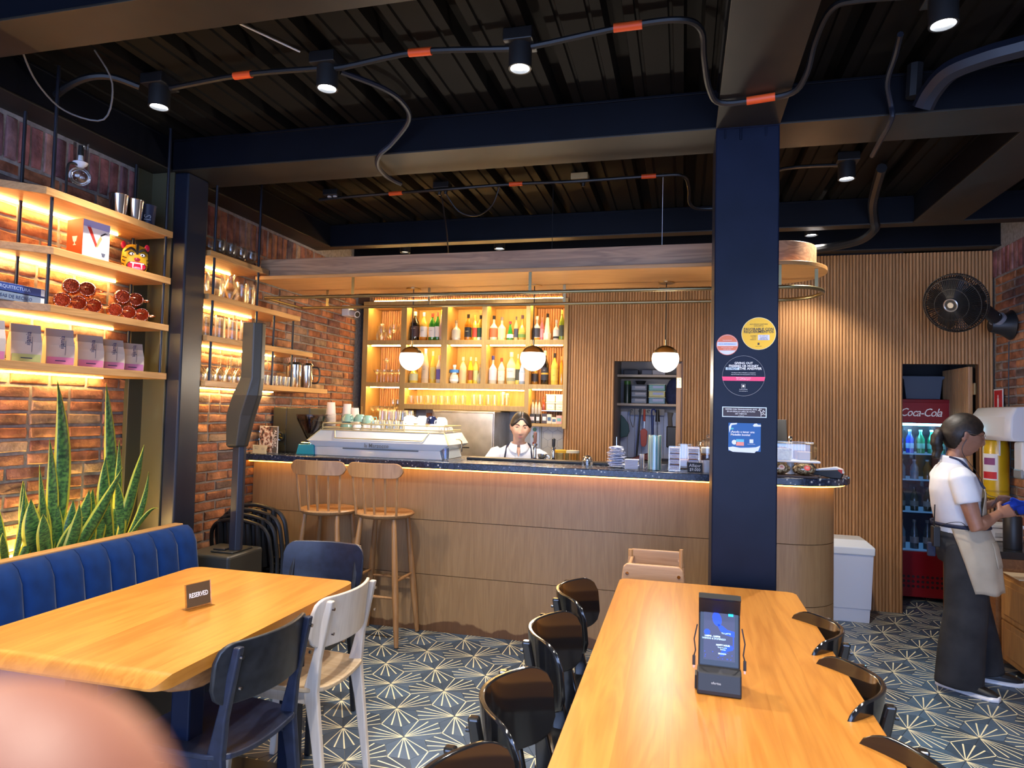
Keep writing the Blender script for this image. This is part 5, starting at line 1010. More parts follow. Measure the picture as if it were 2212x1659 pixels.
for k, (x, w_, h, c, s) in enumerate([(-1.325, .03, .085, (.03, .03, .03), 'black box at the left of the lowest shelf'), (-1.27, .02, .085, (.04, .03, .02), 'black and gold box beside it'), (-1.21, .024, .09, (.05, .04, .05), 'black carton with white figures'), (-1.165, .022, .085, (.7, .62, .5), 'cream coloured carton'), (-1.12, .022, .06, (.68, .60, .45), 'short cream tin'), (-1.075, .026, .075, (.6, .35, .35), 'pink lidded tin at the right end')]):
    t = thing('carton', s+' in the bottom right compartment', 'box', (x, 5.96, z), 0, gtub); MB().box(-w_, w_, -.025, .025, 0, h).build('body', mat('carton%d' % k, c, .5), t, 0, .003); MB().box(-w_*.7, w_*.7, -.0262, -.025, h*.3, h*.7).build('printed_label', mat('carton_l%d' % k, tuple(min(.8, .75-v) for v in c), .6), t, 0)
# security sensor at the corner
t = thing('security_camera', 'white security camera on the brick wall at the end of the bar shelving', 'camera', (-3.0, 5.62, 2.33)); MB().box(-.07, .0, -.05, .05, .02, .12).build('bracket', WHITEP, t, 0, .006); MB().cyl((0, 0, .055), (.09, -.05, .03), .03, n=18).build('housing', WHITEP, t); MB().cyl((.09, -.05, .03), (.094, -.052, .029), .022, n=18).build('lens', BLACKP, t)
# ============================================================ ON THE BAR
SZ = SLZ+.0005
# espresso machine
EM = noisy('pale_blue_enamel', (.55, .62, .66), (.60, .66, .70), 5, .22, coat=.4); GLD = mat('cream_brass_trim', (.66, .56, .30), .3, .4)
t = thing('espresso_machine', 'pale blue espresso machine with cream brass trim and cups on its top rail', 'espresso machine', (-2.065, 4.62, SZ)); t.scale = (.925, 1, 1)
def trap(x0, x1, X0, X1, y0_, y1_, z0_, z1_, Y0=None, Y1=None): 
    Y0 = y0_ if Y0 is None else Y0; Y1 = y1_ if Y1 is None else Y1
    return MB().rings([[V((x0, y0_, z0_)), V((x1, y0_, z0_)), V((x1, y1_, z0_)), V((x0, y1_, z0_))], [V((X0, Y0, z1_)), V((X1, Y0, z1_)), V((X1, Y1, z1_)), V((X0, Y1, z1_))]], 0, True)
trap(-.60, .49, -.58, .47, -.235, .20, .0, .062, -.225, .2).build('base', EM, t, 0, .004)
trap(-.58, .47, -.635, .545, -.225, .2, .062, .105, -.245, .2).build('lower_panel', EM, t, 0, .003)
trap(-.635, .545, -.56, .485, -.245, .2, .105, .182, -.18, .2).build('upper_panel', EM, t, 0, .003)
for a, b_ in (((-.635, -.248, .105), (-.56, -.182, .184)), ((-.56, -.182, .184), (.485, -.182, .184)), ((-.40, -.236, .128), (.33, -.236, .128)), ((-.40, -.236, .128), (-.43, -.188, .180)), ((.33, -.236, .128), (.36, -.188, .180)), ((.545, -.246, .105), (.485, -.182, .184))): MB().tube([a, b_], .0042, 6).build('trim_line', GLD, t)
mb = MB(); mb.box(-.33, .30, -.2365, -.232, .052, .060); mb.build('vent_slot', mat('vent_dark', (.10, .12, .13), .4), t, 0)
text('lettering', 'la Marzocco', .042, frameM((-.04, -.2475, .082), (1, 0, 0), (0, .1, 1)), mat('grey_letter', (.16, .17, .18), .4), t, .0006, bold=.01)
for zz in (.200, .232): MB().tube([(-.55, -.17, zz), (.48, -.17, zz), (.48, .19, zz), (-.55, .19, zz)], .0045, 6, closed=True).build('cup_rail', GLD, t)
for x in (-.55, -.2, .15, .48): MB().tube([(x, -.17, .182), (x, -.17, .232)], .004, 6).build('rail_post', GLD, t)
MB().box(-.54, .47, -.165, .185, .184, .188).build('cup_tray', STEEL, t, 0)
MB().tube(smoothp([(.55, -.1, .14), (.60, -.12, .13), (.61, -.14, .06)], 3), .005, 8).build('steam_wand', CHROME, t)
EMZ = SZ+.1885
def cup(label, loc, m, r=.047, h=.056, rz=0, inv=True, group='cups on top of the espresso machine', handle=True, hm=None):
    t = thing('cup', label, 'cup', loc, rz, group); P = [(r*.5, 0), (r*.62, .004), (r*.92, h*.45), (r, h), (r*.95, h), (r*.85, h*.45), (.001, .008)]
    if inv: P = [(a, h-z) for a, z in P]
    MB().lathe(P, n=24, caps=False).build('bowl', m, t, 60)
    if handle: s = -1 if inv else 1; z0_ = h*.5; MB().tube(smoothp([(r*.86, 0, z0_+.014), (r*1.35, 0, z0_+.014), (r*1.38, 0, z0_-.008), (r*.9, 0, z0_-.016)], 3), .004, 6).build('handle', hm or m, t)
    return t
SAGE = mat('sage_glaze', (.22, .37, .30), .18, coat=.3); NVC = mat('navy_cup', (.01, .015, .05), .2)
for k, (x, z_) in enumerate(((-2.44, 0), (-2.43, .057), (-2.35, .057), (-2.285, .05))): cup('sage green cup %s' % ('under the leftmost one of the upper row', 'at the left of the upper row', 'in the middle of the upper row', 'at the right of the upper row')[k], (x, 4.56 if k < 2 else 4.6, EMZ+z_ if z_ else EMZ), SAGE, rz=(.2, -.5, .3, .1)[k])
for k in range(2): cup(('sage green cup hidden at the back, left', 'sage green cup hidden at the back, right')[k]+' of the cup tray', (-2.34+.08*k, 4.66, EMZ), SAGE)
for k in range(3): cup('small white cup in the front row beside the sage ones, number from left: '+('first', 'second', 'third')[k], (-2.34+.075*k, 4.54, EMZ), PORC, .036, .045, handle=False)
for k in range(15): gl_('stacked_glass', 'tumbler', .026+.003*(k % 3), .075, (-2.20+(k % 5)*.055, 4.52+(k//5)*.075, EMZ+(.0 if k < 10 else .076)), 'small glass heaped on the espresso machine, %s layer, %s row, %s from left' % ('lower' if k < 10 else 'upper', ('front', 'middle', 'rear', 'rear')[k//5], o_[k % 5]), 'heap of small glasses on the espresso machine', inv=True)
for k, (x, y, z_, m, s) in enumerate([(-1.93, 4.56, 0, PORC, 'white cup in the lower row, first from left'), (-1.84, 4.56, 0, PORC, 'white cup in the lower row, second from left'), (-1.75, 4.56, 0, PORC, 'white cup in the lower row, third from left'), (-1.945, 4.60, .057, PORC, 'large white cup in the upper row, left end'), (-1.85, 4.60, .057, PORC, 'large white cup in the upper row, second from left'), (-1.765, 4.58, .057, NVC, 'navy blue cup among the white ones'), (-1.70, 4.60, .05, PORC, 'white cup right of the navy one')]):
    cup(s, (x, y, EMZ+z_), m, .047, .056, rz=k*.9)
for k in range(5): cup('small white espresso cup in the pile at the right end, %s' % ('front left', 'front right', 'back left', 'back right', 'on top')[k], ((-1.71, -1.66, -1.72, -1.67, -1.69)[k], (4.50, 4.53, 4.66, 4.68, 4.55)[k], EMZ+(0, 0, 0, 0, .045)[k]), PORC, .032, .042, rz=k)
# paper cup stacks
def pcups(label, loc, r, n, h1, m):
    t = thing('cup_stack', label, 'paper cups', loc); 
    MB().lathe([(r, 0), (r*.78, h1), (r*.76, h1+.001), (.001, h1+.001)][::1], n=20).build('cup', m, t)
    return t
PC = mat('paper_cup', (.74, .62, .54), .6)
for nm_, x, y, n, lid in (('tall left stack of upturned paper cups beside the grinder', -2.63, 4.66, 16, .0), ('middle stack of white paper cups behind the espresso machine', -2.545, 4.76, 12, .02), ('shorter right stack of white paper cups behind the espresso machine', -2.49, 4.78, 9, .0)):
    t = thing('paper_cup_stack', nm_, 'paper cups', (x, y, SZ)); zz = 0
    if y > 4.7: zz = .06
    for k in range(n):
        o = MB().lathe([(.040, 0), (.041, .004), (.036, .009)], n=20, caps=False).build('cup', PC, t); o.location = (0, 0, .145+k*.0098+zz*.5)
    MB().lathe([(.037, .0), (.030, .085), (.029, .086), (.001, .086)], n=20).build('cup', PC, t).location = (0, 0, .145+n*.0098+zz*.5)
    MB().cyl((0, 0, 0), (0, 0, .145+zz*.5), .033, n=16).build('dispenser_tube', BLACKP if y > 4.7 else PC, t)
t = thing('brass_stand', 'small brass wire stand behind the paper cups', 'stand', (-2.50, 4.84, SZ)); MB().tube([(-.04, 0, 0), (-.04, 0, .36), (.04, 0, .36), (.04, 0, 0)], .004, 6).build('frame', BRASS, t)
# grinder 1 (black box) and grinder 2 (turquoise)
DG = mat('dark_appliance', (.045, .044, .032), .42)
t = thing('appliance', 'square dark appliance with a round chrome badge at the left end of the bar', 'appliance', (-2.90, 4.66, SZ)); MB().box(-.03, .17, -.13, .13, 0, .34).build('housing', DG, t, 0, .006); MB().box(-.15, -.032, -.125, .12, 0, .34).build('side_housing', DG, t, 0, .006)
MB().cyl((-.075, -.131, .12), (-.075, -.136, .12), .034, n=28).build('badge', CHROME, t); MB().cyl((-.075, -.136, .12), (-.075, -.138, .12), .026, n=28).build('badge_centre', BLACKP, t); MB().tube(smoothp([(-.055, -.138, .105), (-.08, -.138, .115), (-.07, -.138, .13), (-.09, -.138, .137)], 3), .003, 6).build('badge_mark', mat('badge_gold', (.6, .5, .15), .3, 1), t)
for z_ in (.06, .17): MB().cyl((-.035, -.131, z_), (-.035, -.134, z_), .004, n=8).build('screw', CHROME, t)
MB().tube(smoothp([(.02, 0, .34), (.02, 0, .365), (.09, 0, .365), (.09, 0, .34)], 2), .004, 6).build('top_handle', CHROME, t)
t = thing('coffee_grinder', 'turquoise coffee grinder with a large bean hopper', 'coffee grinder', (-2.665, 4.45, SZ)); TQ = mat('turquoise', (.01, .30, .42), .25, coat=.4)
trap(-.075, .075, -.062, .062, -.08, .08, 0, .075, -.07, .07).build('base', TQ, t, 0, .005); MB().cyl((0, 0, .075), (0, 0, .105), .024, n=16).build('neck', CHROME, t); MB().cyl((-.07, -.02, .083), (.07, -.02, .083), .005, n=8).build('lever', CHROME, t)
MB().lathe([(.03, .10), (.034, .11), (.108, .26), (.110, .285)], n=32, caps=False).build('hopper', glass('smoked_glass', (.55, .42, .36), 1.3), t); MB().lathe([(.027, .11), (.095, .245), (.001, .252)], n=28).build('beans', noisy('coffee_beans', (.02, .008, .004), (.10, .035, .015), 110, .5, 1, .006), t, kind='stuff'); MB().lathe([(.111, .282), (.112, .292), (.0, .296)], n=32).build('lid', mat('hopper_lid', (.04, .02, .012), .2), t)
# menus and cards at left end
t = thing('menu_stand', 'framed black and white all-day brunch menu at the left end of the bar', 'menu', (-2.955, 4.36, SZ), radians(-12)); MB().box(-.10, .085, -.004, .004, .0, .20).build('frame', mat('clear_frame', (.55, .55, .52), .2), t, 0, .002)
MB().box(-.095, .08, -.0055, -.004, .005, .195).build('sheet', noisy('menu_photo', (.05, .05, .05), (.75, .72, .66), 38, .5, stops=[(.40, (.03, .03, .03)), (.5, (.35, .16, .12)), (.58, (.75, .72, .66))]), t, 0)
MB().box(.035, .080, -.0065, -.0055, .005, .195).build('title_band', mat('title_band', (.10, .09, .08), .5), t, 0)
text('lettering', 'ALL DAY', .032, frameM((.063, -.007, .11), (0, 0, -1), (1, 0, 0)), WHITE, t, .0002, bold=.01); text('lettering', 'BRUNCH', .024, frameM((.040, -.007, .09), (0, 0, -1), (1, 0, 0)), WHITE, t, .0002, bold=.01)
t = thing('info_card', 'small cream card with handwriting in front of the brunch menu', 'card', (-2.985, 4.29, SZ), radians(-8)); MB().box(-.065, .06, -.003, .003, 0, .062).build('card', mat('cream_card', (.66, .62, .42), .6), t, 0)
text('lettering', 'PIDE TU\nMENU', .012, frameM((-.03, -.0035, .04), (1, 0, 0), (0, 0, 1)), mat('ink_grey', (.2, .2, .16), .5), t, .0002); text('lettering', 'cafe de\norigen', .010, frameM((.03, -.0035, .035), (1, 0, 0), (0, 0, 1)), mat('ink_grey', (.2, .2, .16), .5), t, .0002)
t = thing('acrylic_holder', 'clear acrylic holder with a turquoise leaflet at the very left end of the bar', 'holder', (-3.03, 4.40, SZ)); MB().box(-.04, .04, -.004, .004, 0, .17).build('plate', glass('acrylic_clear', (.85, .93, .93)), t, 0); MB().box(-.035, .035, .006, .008, .005, .08).build('leaflet', mat('turq_leaf', (.03, .35, .45), .5), t, 0)
# bar mat, taps
o = MB().box(-.62, .40, -.06, .06, 0, .018).build('bar_mat', BLACKP, None, 0, .005); o.location = (-.87, 4.62, SZ); tag(o, 'long black rubber bar mat in front of the barista', 'bar mat')
def tap(label, x, y, h, hm):
    t = thing('beer_tap', label, 'tap', (x, y, SZ)); MB().lathe([(.022, 0), (.022, .01), (.012, .02), (.012, h*.5), (.018, h*.52), (.016, h*.58)], n=18).build('column', CHROME, t); MB().lathe([(.007, h*.58), (.012, h*.66), (.013, h*.95), (.001, h)], n=14).build('handle', hm, t); MB().tube([(0, 0, h*.48), (0, -.04, h*.46), (0, -.045, h*.38)], .006, 8).build('spout', CHROME, t)
tap('tall chrome tap with a wooden handle and slanted top right of the barista', -1.03, 4.74, .21, mat('tap_brown', (.16, .07, .05), .3)); tap('shorter chrome tap with a black handle behind the bar', -.905, 4.80, .165, BLACKP)
for s, x, c in (('yellow-lidded clear tub behind the wooden handled tap', -.985, (.6, .35, .02)), ('clear jar with a pale lid behind the black handled tap', -.90, (.55, .52, .42))):
    t = thing('food_tub', s, 'tub', (x, 5.62, .921)); MB().lathe([(.05, 0), (.06, .25)], n=20, caps=False).build('body', glass('tub_clear', (.85, .8, .6)), t); MB().lathe([(.046, .0), (.052, .12), (.001, .125)], n=20).build('contents', mat('tub_%d' % (c[0]*100), c, .6), t); MB().lathe([(.064, .245), (.064, .265), (.001, .27)], n=20).build('lid', mat('tub_%d' % (c[0]*100), c, .6), t)
o = cup('steel milk jug standing between the two taps', (-.97, 4.72, SZ), CHROME, .035, .05, inv=False, group='small metalware by the taps'); 
gl_('lens_glass', 'tumbler', .03, .085, (-1.60, 4.42, SZ), 'clear tumbler with a blue tint at the right end of the espresso machine', 'glasses standing on the bar', m=glass('blue_tint', (.75, .82, .95)))
t = thing('glass_dome', 'small glass dome with a silvery ball inside, on the bar', 'dome', (-.615, 4.5, SZ)); MB().ball((0, 0, .035), .028, 16, 10).build('ball', CHROME, t); MB().lathe([(.038, 0), (.038, .03), (.03, .055), (.012, .068), (.001, .07)], n=20, caps=False).build('dome', GLASS, t)
# receipts on a spike
t = thing('receipt_spike', 'tall messy pile of paper receipts on a metal spike', 'receipts', (-.415, 4.42, SZ)); MB().cyl((0, 0, 0), (0, 0, .20), .0015, n=6).build('spike', CHROME, t); MB().cyl((0, 0, 0), (0, 0, .004), .04, n=16).build('base', BLACKM, t)
rnd = random.Random(11); PB = mat('receipt_blue', (.55, .60, .80), .8); PW = mat('receipt_white', (.80, .78, .78), .8)
for k in range(42):
    a = rnd.uniform(0, pi); w_, l_ = .033, rnd.uniform(.036, .054)*(1.0 if k < 34 else .75); M_ = Matrix.Translation((rnd.uniform(-.006, .006), rnd.uniform(-.006, .006), .006+k*.0031)) @ Matrix.Rotation(a, 4, 'Z') @ Matrix.Rotation(rnd.uniform(-.12, .12), 4, 'X') @ Matrix.Rotation(rnd.uniform(-.12, .12), 4, 'Y')
    MB().box(-l_, l_, -w_, w_, 0, .0022, M=M_).build('receipt', PB if k % 3 else PW, t, 0)
t = thing('napkin_pile', 'flat pile of folded white paper slips right of the receipt spike', 'paper', (-.31, 4.35, SZ))
for k in range(14): MB().box(-.042+rnd.uniform(-.004, .004), .042+rnd.uniform(-.004, .004), -.04, .04, .001+k*.0045, .0045+k*.0045).build('slip', PB if k % 2 else PW, t, 0, .001)
t = thing('card_rack', 'small rack of upright blue and white cards beside the straw jar', 'rack', (-.255, 4.47, SZ)); 
for k in range(4): MB().box(-.012+k*.008, -.010+k*.008, -.03, .03, 0, .09).build('card', PW if k % 2 else PB, t, 0)
# straws
t = thing('straw_jar', 'tall clear cylinder packed with paper wrapped straws', 'straws', (-.168, 4.35, SZ)); MB().lathe([(.043, 0), (.043, .222)], n=24, caps=False).build('jar', glass('jar_clear', (.9, .95, .93)), t)
ST = [mat('straw_teal', (.25, .52, .55), .6), mat('straw_white', (.78, .80, .74), .6)]; k = 0
for i in range(-3, 4):
    for j in range(-3, 4):
        x, y = i*.0118+(j % 2)*.005, j*.0115
        if x*x+y*y < .037**2: MB().cyl((x, y, .004), (x*1.02+rnd.uniform(-.003, .003), y*1.02, .208+rnd.uniform(0, .014)), .0052, n=7).build('straw', ST[k % 2], t); k += 1
# acrylic card boxes
def cardbox(label, x, y, n, w_=.034, h=.155):
    t = thing('card_display', label, 'display box', (x, y, SZ)); mb = MB()
    for s in (-1, 1): MB().box(s*w_-.0015, s*w_+.0015, -.035, .035, 0, h).build('acrylic_side', glass('acrylic_warm', (.92, .85, .72), 1.2), t, 0)
    MB().box(-w_, w_, .033, .035, 0, h).build('acrylic_back', glass('acrylic_warm', (.92, .85, .72), 1.2), t, 0); MB().box(-w_, w_, -.035, .035, 0, .002).build('acrylic_base', glass('acrylic_warm', (.92, .85, .72), 1.2), t, 0)
    for k in range(n):
        z0_ = .012+k*.036; MB().box(-w_+.004, w_-.004, -.033, .030, z0_, z0_+.027).build('sachet', mat('sachet_lilac', (.55, .56, .75), .6), t, 0, .002); MB().box(-w_+.004, w_-.004, -.0338, -.033, z0_+.006, z0_+.020).build('sachet_label', PW, next(c for c in reversed(t.children) if c.name.startswith('sachet')), 0)
        text('lettering', ('Te verde', 'Manzanilla', 'Frutos', 'Canela')[k % 4], .010, frameM((0, -.0342, z0_+.013), (1, 0, 0), (0, 0, 1)), mat('ink_blue', (.05, .06, .25), .5), t, .0001)
cardbox('left clear acrylic box of stacked lilac sachets', -.045, 4.34, 4); cardbox('right clear acrylic box of lilac sachets behind the price sign', .07, 4.36, 4)
t = thing('price_sign', 'small black chalk sign reading a price in front of the acrylic box', 'sign', (.078, 4.275, SZ), .03); MB().box(-.044, .044, -.003, .003, .002, .062, M=Matrix.Rotation(-.1, 4, 'X')).build('board', mat('chalkboard', (.012, .014, .02), .6), t, 0)
text('lettering', 'Alfajor', .028, Matrix.Rotation(-.1, 4, 'X') @ frameM((0, -.0035, .044), (1, 0, 0), (0, 0, 1)), WHITE, t, .0002, sx=.9); text('lettering', '$9.000', .026, Matrix.Rotation(-.1, 4, 'X') @ frameM((0, -.0035, .019), (1, 0, 0), (0, 0, 1)), WHITE, t, .0002, sx=.9)
t = thing('glass_jar', 'large lidded glass jar with pale and dark packets, half hidden by the pillar', 'jar', (.165, 4.5, SZ)); MB().lathe([(.07, 0), (.075, .02), (.075, .17), (.07, .185)], n=26, caps=False).build('jar', GLASS, t); MB().lathe([(.073, .186), (.03, .2), (.012, .21), (.016, .225), (.001, .235)], n=20).build('lid', GLASS, t)
for k in range(3): MB().box(-.045, .045, -.045, .03, .01+k*.05, .05+k*.05).build('packet', (PW, mat('packet_dark', (.08, .03, .03), .5), PW)[k], t, 0, .006)
t = thing('glass_jar', 'smaller square glass jar with a paper label left of the big lidded jar', 'jar', (.02, 4.58, SZ)); MB().box(-.05, .05, -.05, .05, 0, .17).build('jar', GLASS, t, 0, .008); MB().box(-.045, .045, -.045, .045, .003, .06).build('contents', mat('cookie', (.30, .16, .07), .7), t, 0, .01)
t = thing('steel_bucket', 'small steel cup beside the price sign', 'cup', (.145, 4.33, SZ)); MB().lathe([(.026, 0), (.034, .075)], n=18, caps=False).build('body', mat('frosted', (.6, .62, .68), .3), t)
# right of the pillar
t = thing('till_screen', 'black point of sale screen half hidden behind the pillar', 'screen', (.60, 4.80, SZ)); MB().rings([[V((-.09, y, z)) for y, z in ((-.06, .20), (-.0, .34), (.02, .33), (.02, .16))], [V((.075, y, z)) for y, z in ((-.06, .20), (-.0, .34), (.02, .33), (.02, .16))]], 0, True).build('screen_body', BLACKP, t, 0, .003)
MB().cyl((0, 0, 0), (0, 0, .2), .03, n=14).build('stand', BLACKP, t); MB().box(-.10, .09, -.08, .08, 0, .012).build('foot', BLACKP, t, 0, .003)
t = thing('cake_stand', 'white square cake stand carrying the cake dome', 'cake stand', (.64, 4.38, SZ)); MB().cyl((0, 0, 0), (0, 0, .085), .03, .02, 16).build('pedestal', PORC, t); MB().box(-.16, .155, -.09, .09, .085, .098).build('plate', PORC, t, 0, .005)
t = thing('cake_slice', 'square piece of crumb cake on the white cake stand', 'cake', (.585, 4.36, SZ+.0985)); MB().box(-.055, .055, -.04, .04, 0, .062).build('sponge', noisy('crumb_cake', (.50, .36, .12), (.62, .50, .22), 50, .9, .6, .006), t, 0, .008); MB().box(-.056, .056, -.041, .041, .055, .068).build('topping', noisy('cake_top', (.35, .18, .05), (.66, .56, .3), 60, .8, .8, .006), t, 0, .006)
t = thing('cake_dome', 'clear square glass cake dome with a knob over the cake', 'cake dome', (.64, 4.38, SZ+.0985)); mb = MB()
rs = [[V((x*a, y*b_, z)) for x, y in ((-1, -.7), (-.7, -1), (.7, -1), (1, -.7), (1, .7), (.7, 1), (-.7, 1), (-1, .7))] for a, b_, z in ((.14, .08, 0), (.14, .08, .095), (.13, .07, .108))]
mb.rings(rs, 0, False); mb.build('dome', GLASS, t, 0); MB().box(-.12, .12, -.06, .06, .107, .110).build('dome_top', GLASS, t, 0); MB().lathe([(.01, .11), (.006, .118), (.014, .130), (.010, .142), (.001, .145)], n=16).build('knob', CHROME, t)
t = thing('cake_slice', 'second darker piece of cake at the right under the dome', 'cake', (.72, 4.40, SZ+.0985)); MB().box(-.04, .04, -.035, .035, 0, .05).build('sponge', mat('caramel_cake', (.34, .20, .08), .8), t, 0, .008)
t = thing('wooden_board', 'dark wooden board under the wrapped pastries', 'board', (.64, 4.285, SZ)); MB().box(-.14, .13, -.045, .045, 0, .014).build('board', mat('dark_board', (.06, .03, .02), .5), t, 0, .003)
CKM = noisy('seeded_pastry', (.10, .05, .02), (.62, .50, .28), 90, .7, .6, .004, stops=[(.38, (.06, .03, .015)), (.5, (.34, .21, .09)), (.62, (.66, .56, .36))])
for x, lb in ((.56, 'left cellophane wrapped seeded pastry with a round sticker'), (.70, 'right cellophane wrapped seeded pastry with a red sticker')):
    t = thing('wrapped_pastry', lb, 'pastry', (x, 4.28, SZ+.0145)); MB().ball((0, 0, .034), (.062, .038, .033), 20, 12).build('pastry', CKM, t); MB().ball((0, 0, .036), (.068, .042, .036), 20, 12).build('wrapper', GLASS, t); MB().cyl((.012, -.040, .045), (.012, -.0415, .046), .017, n=20).build('sticker', mat('sticker_red%d' % (x*100), (.6, .04, .05) if x > .6 else (.72, .60, .58), .5), t); MB().cyl((.012, -.0416, .046), (.012, -.042, .0462), .009, n=16).build('sticker_mark', mat('sticker_in', (.62, .25, .25), .5), t)
t = thing('card_terminal', 'black and white card payment terminal at the right end of the bar', 'card terminal', (.83, 4.36, SZ), radians(-18))
MB().rings([[V((x, y, z)) for x, z in ((-.10, .018), (-.095, .034), (.07, .052), (.10, .03), (.09, .0), (.04, .0), (-.02, .012))] for y in (-.038, .038)], 0, True).build('body', BLACKP, t, 0, .005, 3); MB().rings([[V((x, y, z)) for x, z in ((-.092, .035), (-.085, .042), (.06, .068), (.095, .055), (.105, .03), (.072, .052))] for y in (-.034, .034)], 0, True).build('cover', PORC, t, 0, .006, 3); MB().box(.075, .098, -.036, -.0345, .03, .055).build('red_mark', RD, t, 0, .003)
t = thing('strap', 'dark stylus holder slanting beside the card terminal', 'holder', (.80, 4.50, SZ)); MB().rings([[V((-.07+dx, y, .13)) for dx, y in ((0, -.01), (.012, -.01), (.012, .01), (0, .01))], [V((.03+dx, y, .0)) for dx, y in ((0, -.01), (.012, -.01), (.012, .01), (0, .01))]], 0, True).build('bar', BLACKP, t, 0)
# ============================================================ STICKERS ON THE PILLAR
PYF = 3.2225
def sticker(label, x, z): return thing('sticker', label, 'sticker', (x, PYF, z))
def disc(r, d, m, t, n=40, nm='disc'): return MB().cyl((0, -d-.0003, 0), (0, -d, 0), r, n=n).build(nm, m, t, 0)
def tx(t, s, z, width, m, x=0, d=.0016, size=None, bold=.0, n=None):
    size = size or width/(.56*max(len(q) for q in s.split('\n')))
    return text('lettering', s, size, frameM((x, -d, z), (1, 0, 0), (0, 0, 1)), m, t, .0001, bold=bold)
t = sticker('yellow round inspection sticker at the top of the navy pillar', .332, 1.884); YS = mat('sticker_yellow', (.78, .46, .01), .5); disc(.0745, 0, mat('sticker_edge', (.75, .7, .4), .5), t); disc(.0725, .0004, YS, t)
INK = mat('ink_dark', (.03, .02, .02), .5)
tx(t, 'AUTORIDAD SANITARIA', .043, .075, INK); tx(t, 'CONCEPTO', .035, .035, INK); tx(t, 'FAVORABLE CON', .020, .118, INK, bold=.016); tx(t, 'REQUERIMIENTOS', .008, .124, INK, bold=.016); MB().box(-.003, .047, -.0014, -.0008, -.030, -.006).build('paper_slip', mat('slip_lilac', (.62, .62, .72), .6), t, 0)
tx(t, 'EL CAFE SAS', -.011, .040, INK, .022, .0018); tx(t, '16/04/2024', -.019, .040, INK, .022, .0018); tx(t, 'MEDELLIN', -.026, .036, INK, .022, .0018); tx(t, 'NOMBRE', -.011, .022, INK, -.022); tx(t, 'FECHA', -.020, .018, INK, -.020); tx(t, 'VIGENCIA', -.028, .026, INK, -.024); MB().box(-.004, .004, -.0014, -.0008, -.052, -.042).build('crest', INK, t, 0); tx(t, 'Alcaldia de Medellin', -.058, .038, INK)
t = sticker('small round orange and white sticker left of the yellow one', .196, 1.833); OS = mat('sticker_orange', (.66, .17, .07), .5); disc(.048, 0, OS, t); disc(.0455, .0004, mat('sticker_pale', (.60, .64, .80), .5), t)
def seg(r, a, b_, m, d): 
    pts = []
    for i in range(13): z = a+(b_-a)*i/12; pts.append((sqrt(max(0, r*r-z*z)), z))
    poly = pts+[(-x, z) for x, z in reversed(pts)]
    return flat(poly, frameM((0, -d, 0), (1, 0, 0), (0, 0, 1)), m, t, 'band')
seg(.0445, .013, .0440, OS, .0008); seg(.0445, -.026, -.006, OS, .0008); tx(t, 'ESTA INFORMADO', .003, .070, mat('ink_blue2', (.08, .25, .5), .5)); tx(t, 'linea de atencion', .021, .055, WHITE); tx(t, 'para el acceso responsable', -.012, .070, WHITE); tx(t, 'de los servicios', -.020, .050, WHITE)
t = sticker('large transparent round sticker with white English lettering', .268, 1.690); R2 = .092
mb = MB(); mb.tube([(R2*cos(2*pi*k/60), -.0006, R2*sin(2*pi*k/60)) for k in range(60)], .0005, 4, closed=True); mb.build('outline', mat('pale_line', (.35, .38, .45), .5), t)
tx(t, 'GIVING OUT', .058, .078, WHITE, bold=.016); tx(t, 'FREEBIES OR MONEY', .045, .132, WHITE, bold=.016); MB().box(-.078, -.018, -.0010, -.0004, .027, .039).build('highlight', mat('pale_blue_hl', (.5, .62, .72), .5), t, 0); tx(t, 'IS NOT', .033, .048, NAVY, -.048, bold=.012); tx(t, 'THE ANSWER', .033, .088, WHITE, .030, bold=.016)
tx(t, "The Mayor's Office of Medellin is committed to", .014, .140, WHITE); tx(t, 'help the homeless and street population of the city.', .006, .150, WHITE)
PK = mat('pink_band', (.72, .05, .16), .5); flat([(-.094, -.004), (.094, -.004), (.090, -.023), (-.090, -.023)], frameM((0, -.0006, 0), (1, 0, 0), (0, 0, 1)), PK, t, 'band'); tx(t, 'Report begging and street', -.0095, .085, WHITE, d=.0012); tx(t, 'sale: www.medellin.gov.co', -.0165, .080, WHITE, d=.0012)
mb = MB(); mb.tube([(-.008, -.0008, -.038), (.008, -.0008, -.038), (.008, -.0008, -.056), (-.008, -.0008, -.056)], .0006, 4, closed=True); mb.box(-.004, .004, -.0010, -.0006, -.052, -.042); mb.build('crest', WHITE, t, 0); tx(t, 'Alcaldia de Medellin', -.062, .050, WHITE); tx(t, 'www.medellin.gov.co', -.070, .046, WHITE)
t = sticker('rectangular dark smoke-free notice with a white border on the navy pillar', .273, 1.524); MB().box(-.096, .096, -.0005, 0, -.0235, .0235).build('border', mat('border_pale', (.62, .75, .85), .5), t, 0); MB().box(-.0925, .0925, -.0009, -.0005, -.020, .020).build('notice', mat('notice_dark', (.025, .012, .015), .5), t, 0)
tx(t, 'RESPIRE CON TRANQUILIDAD, ESTE', .012, .142, WHITE, -.014); tx(t, 'ES UN ESPACIO LIBRE DE HUMO', .002, .128, WHITE, -.014); tx(t, 'DE TABACO', -.008, .046, WHITE, -.014); tx(t, 'Ley 1335 de 2009', -.0165, .14, WHITE, -.014, size=.0035)
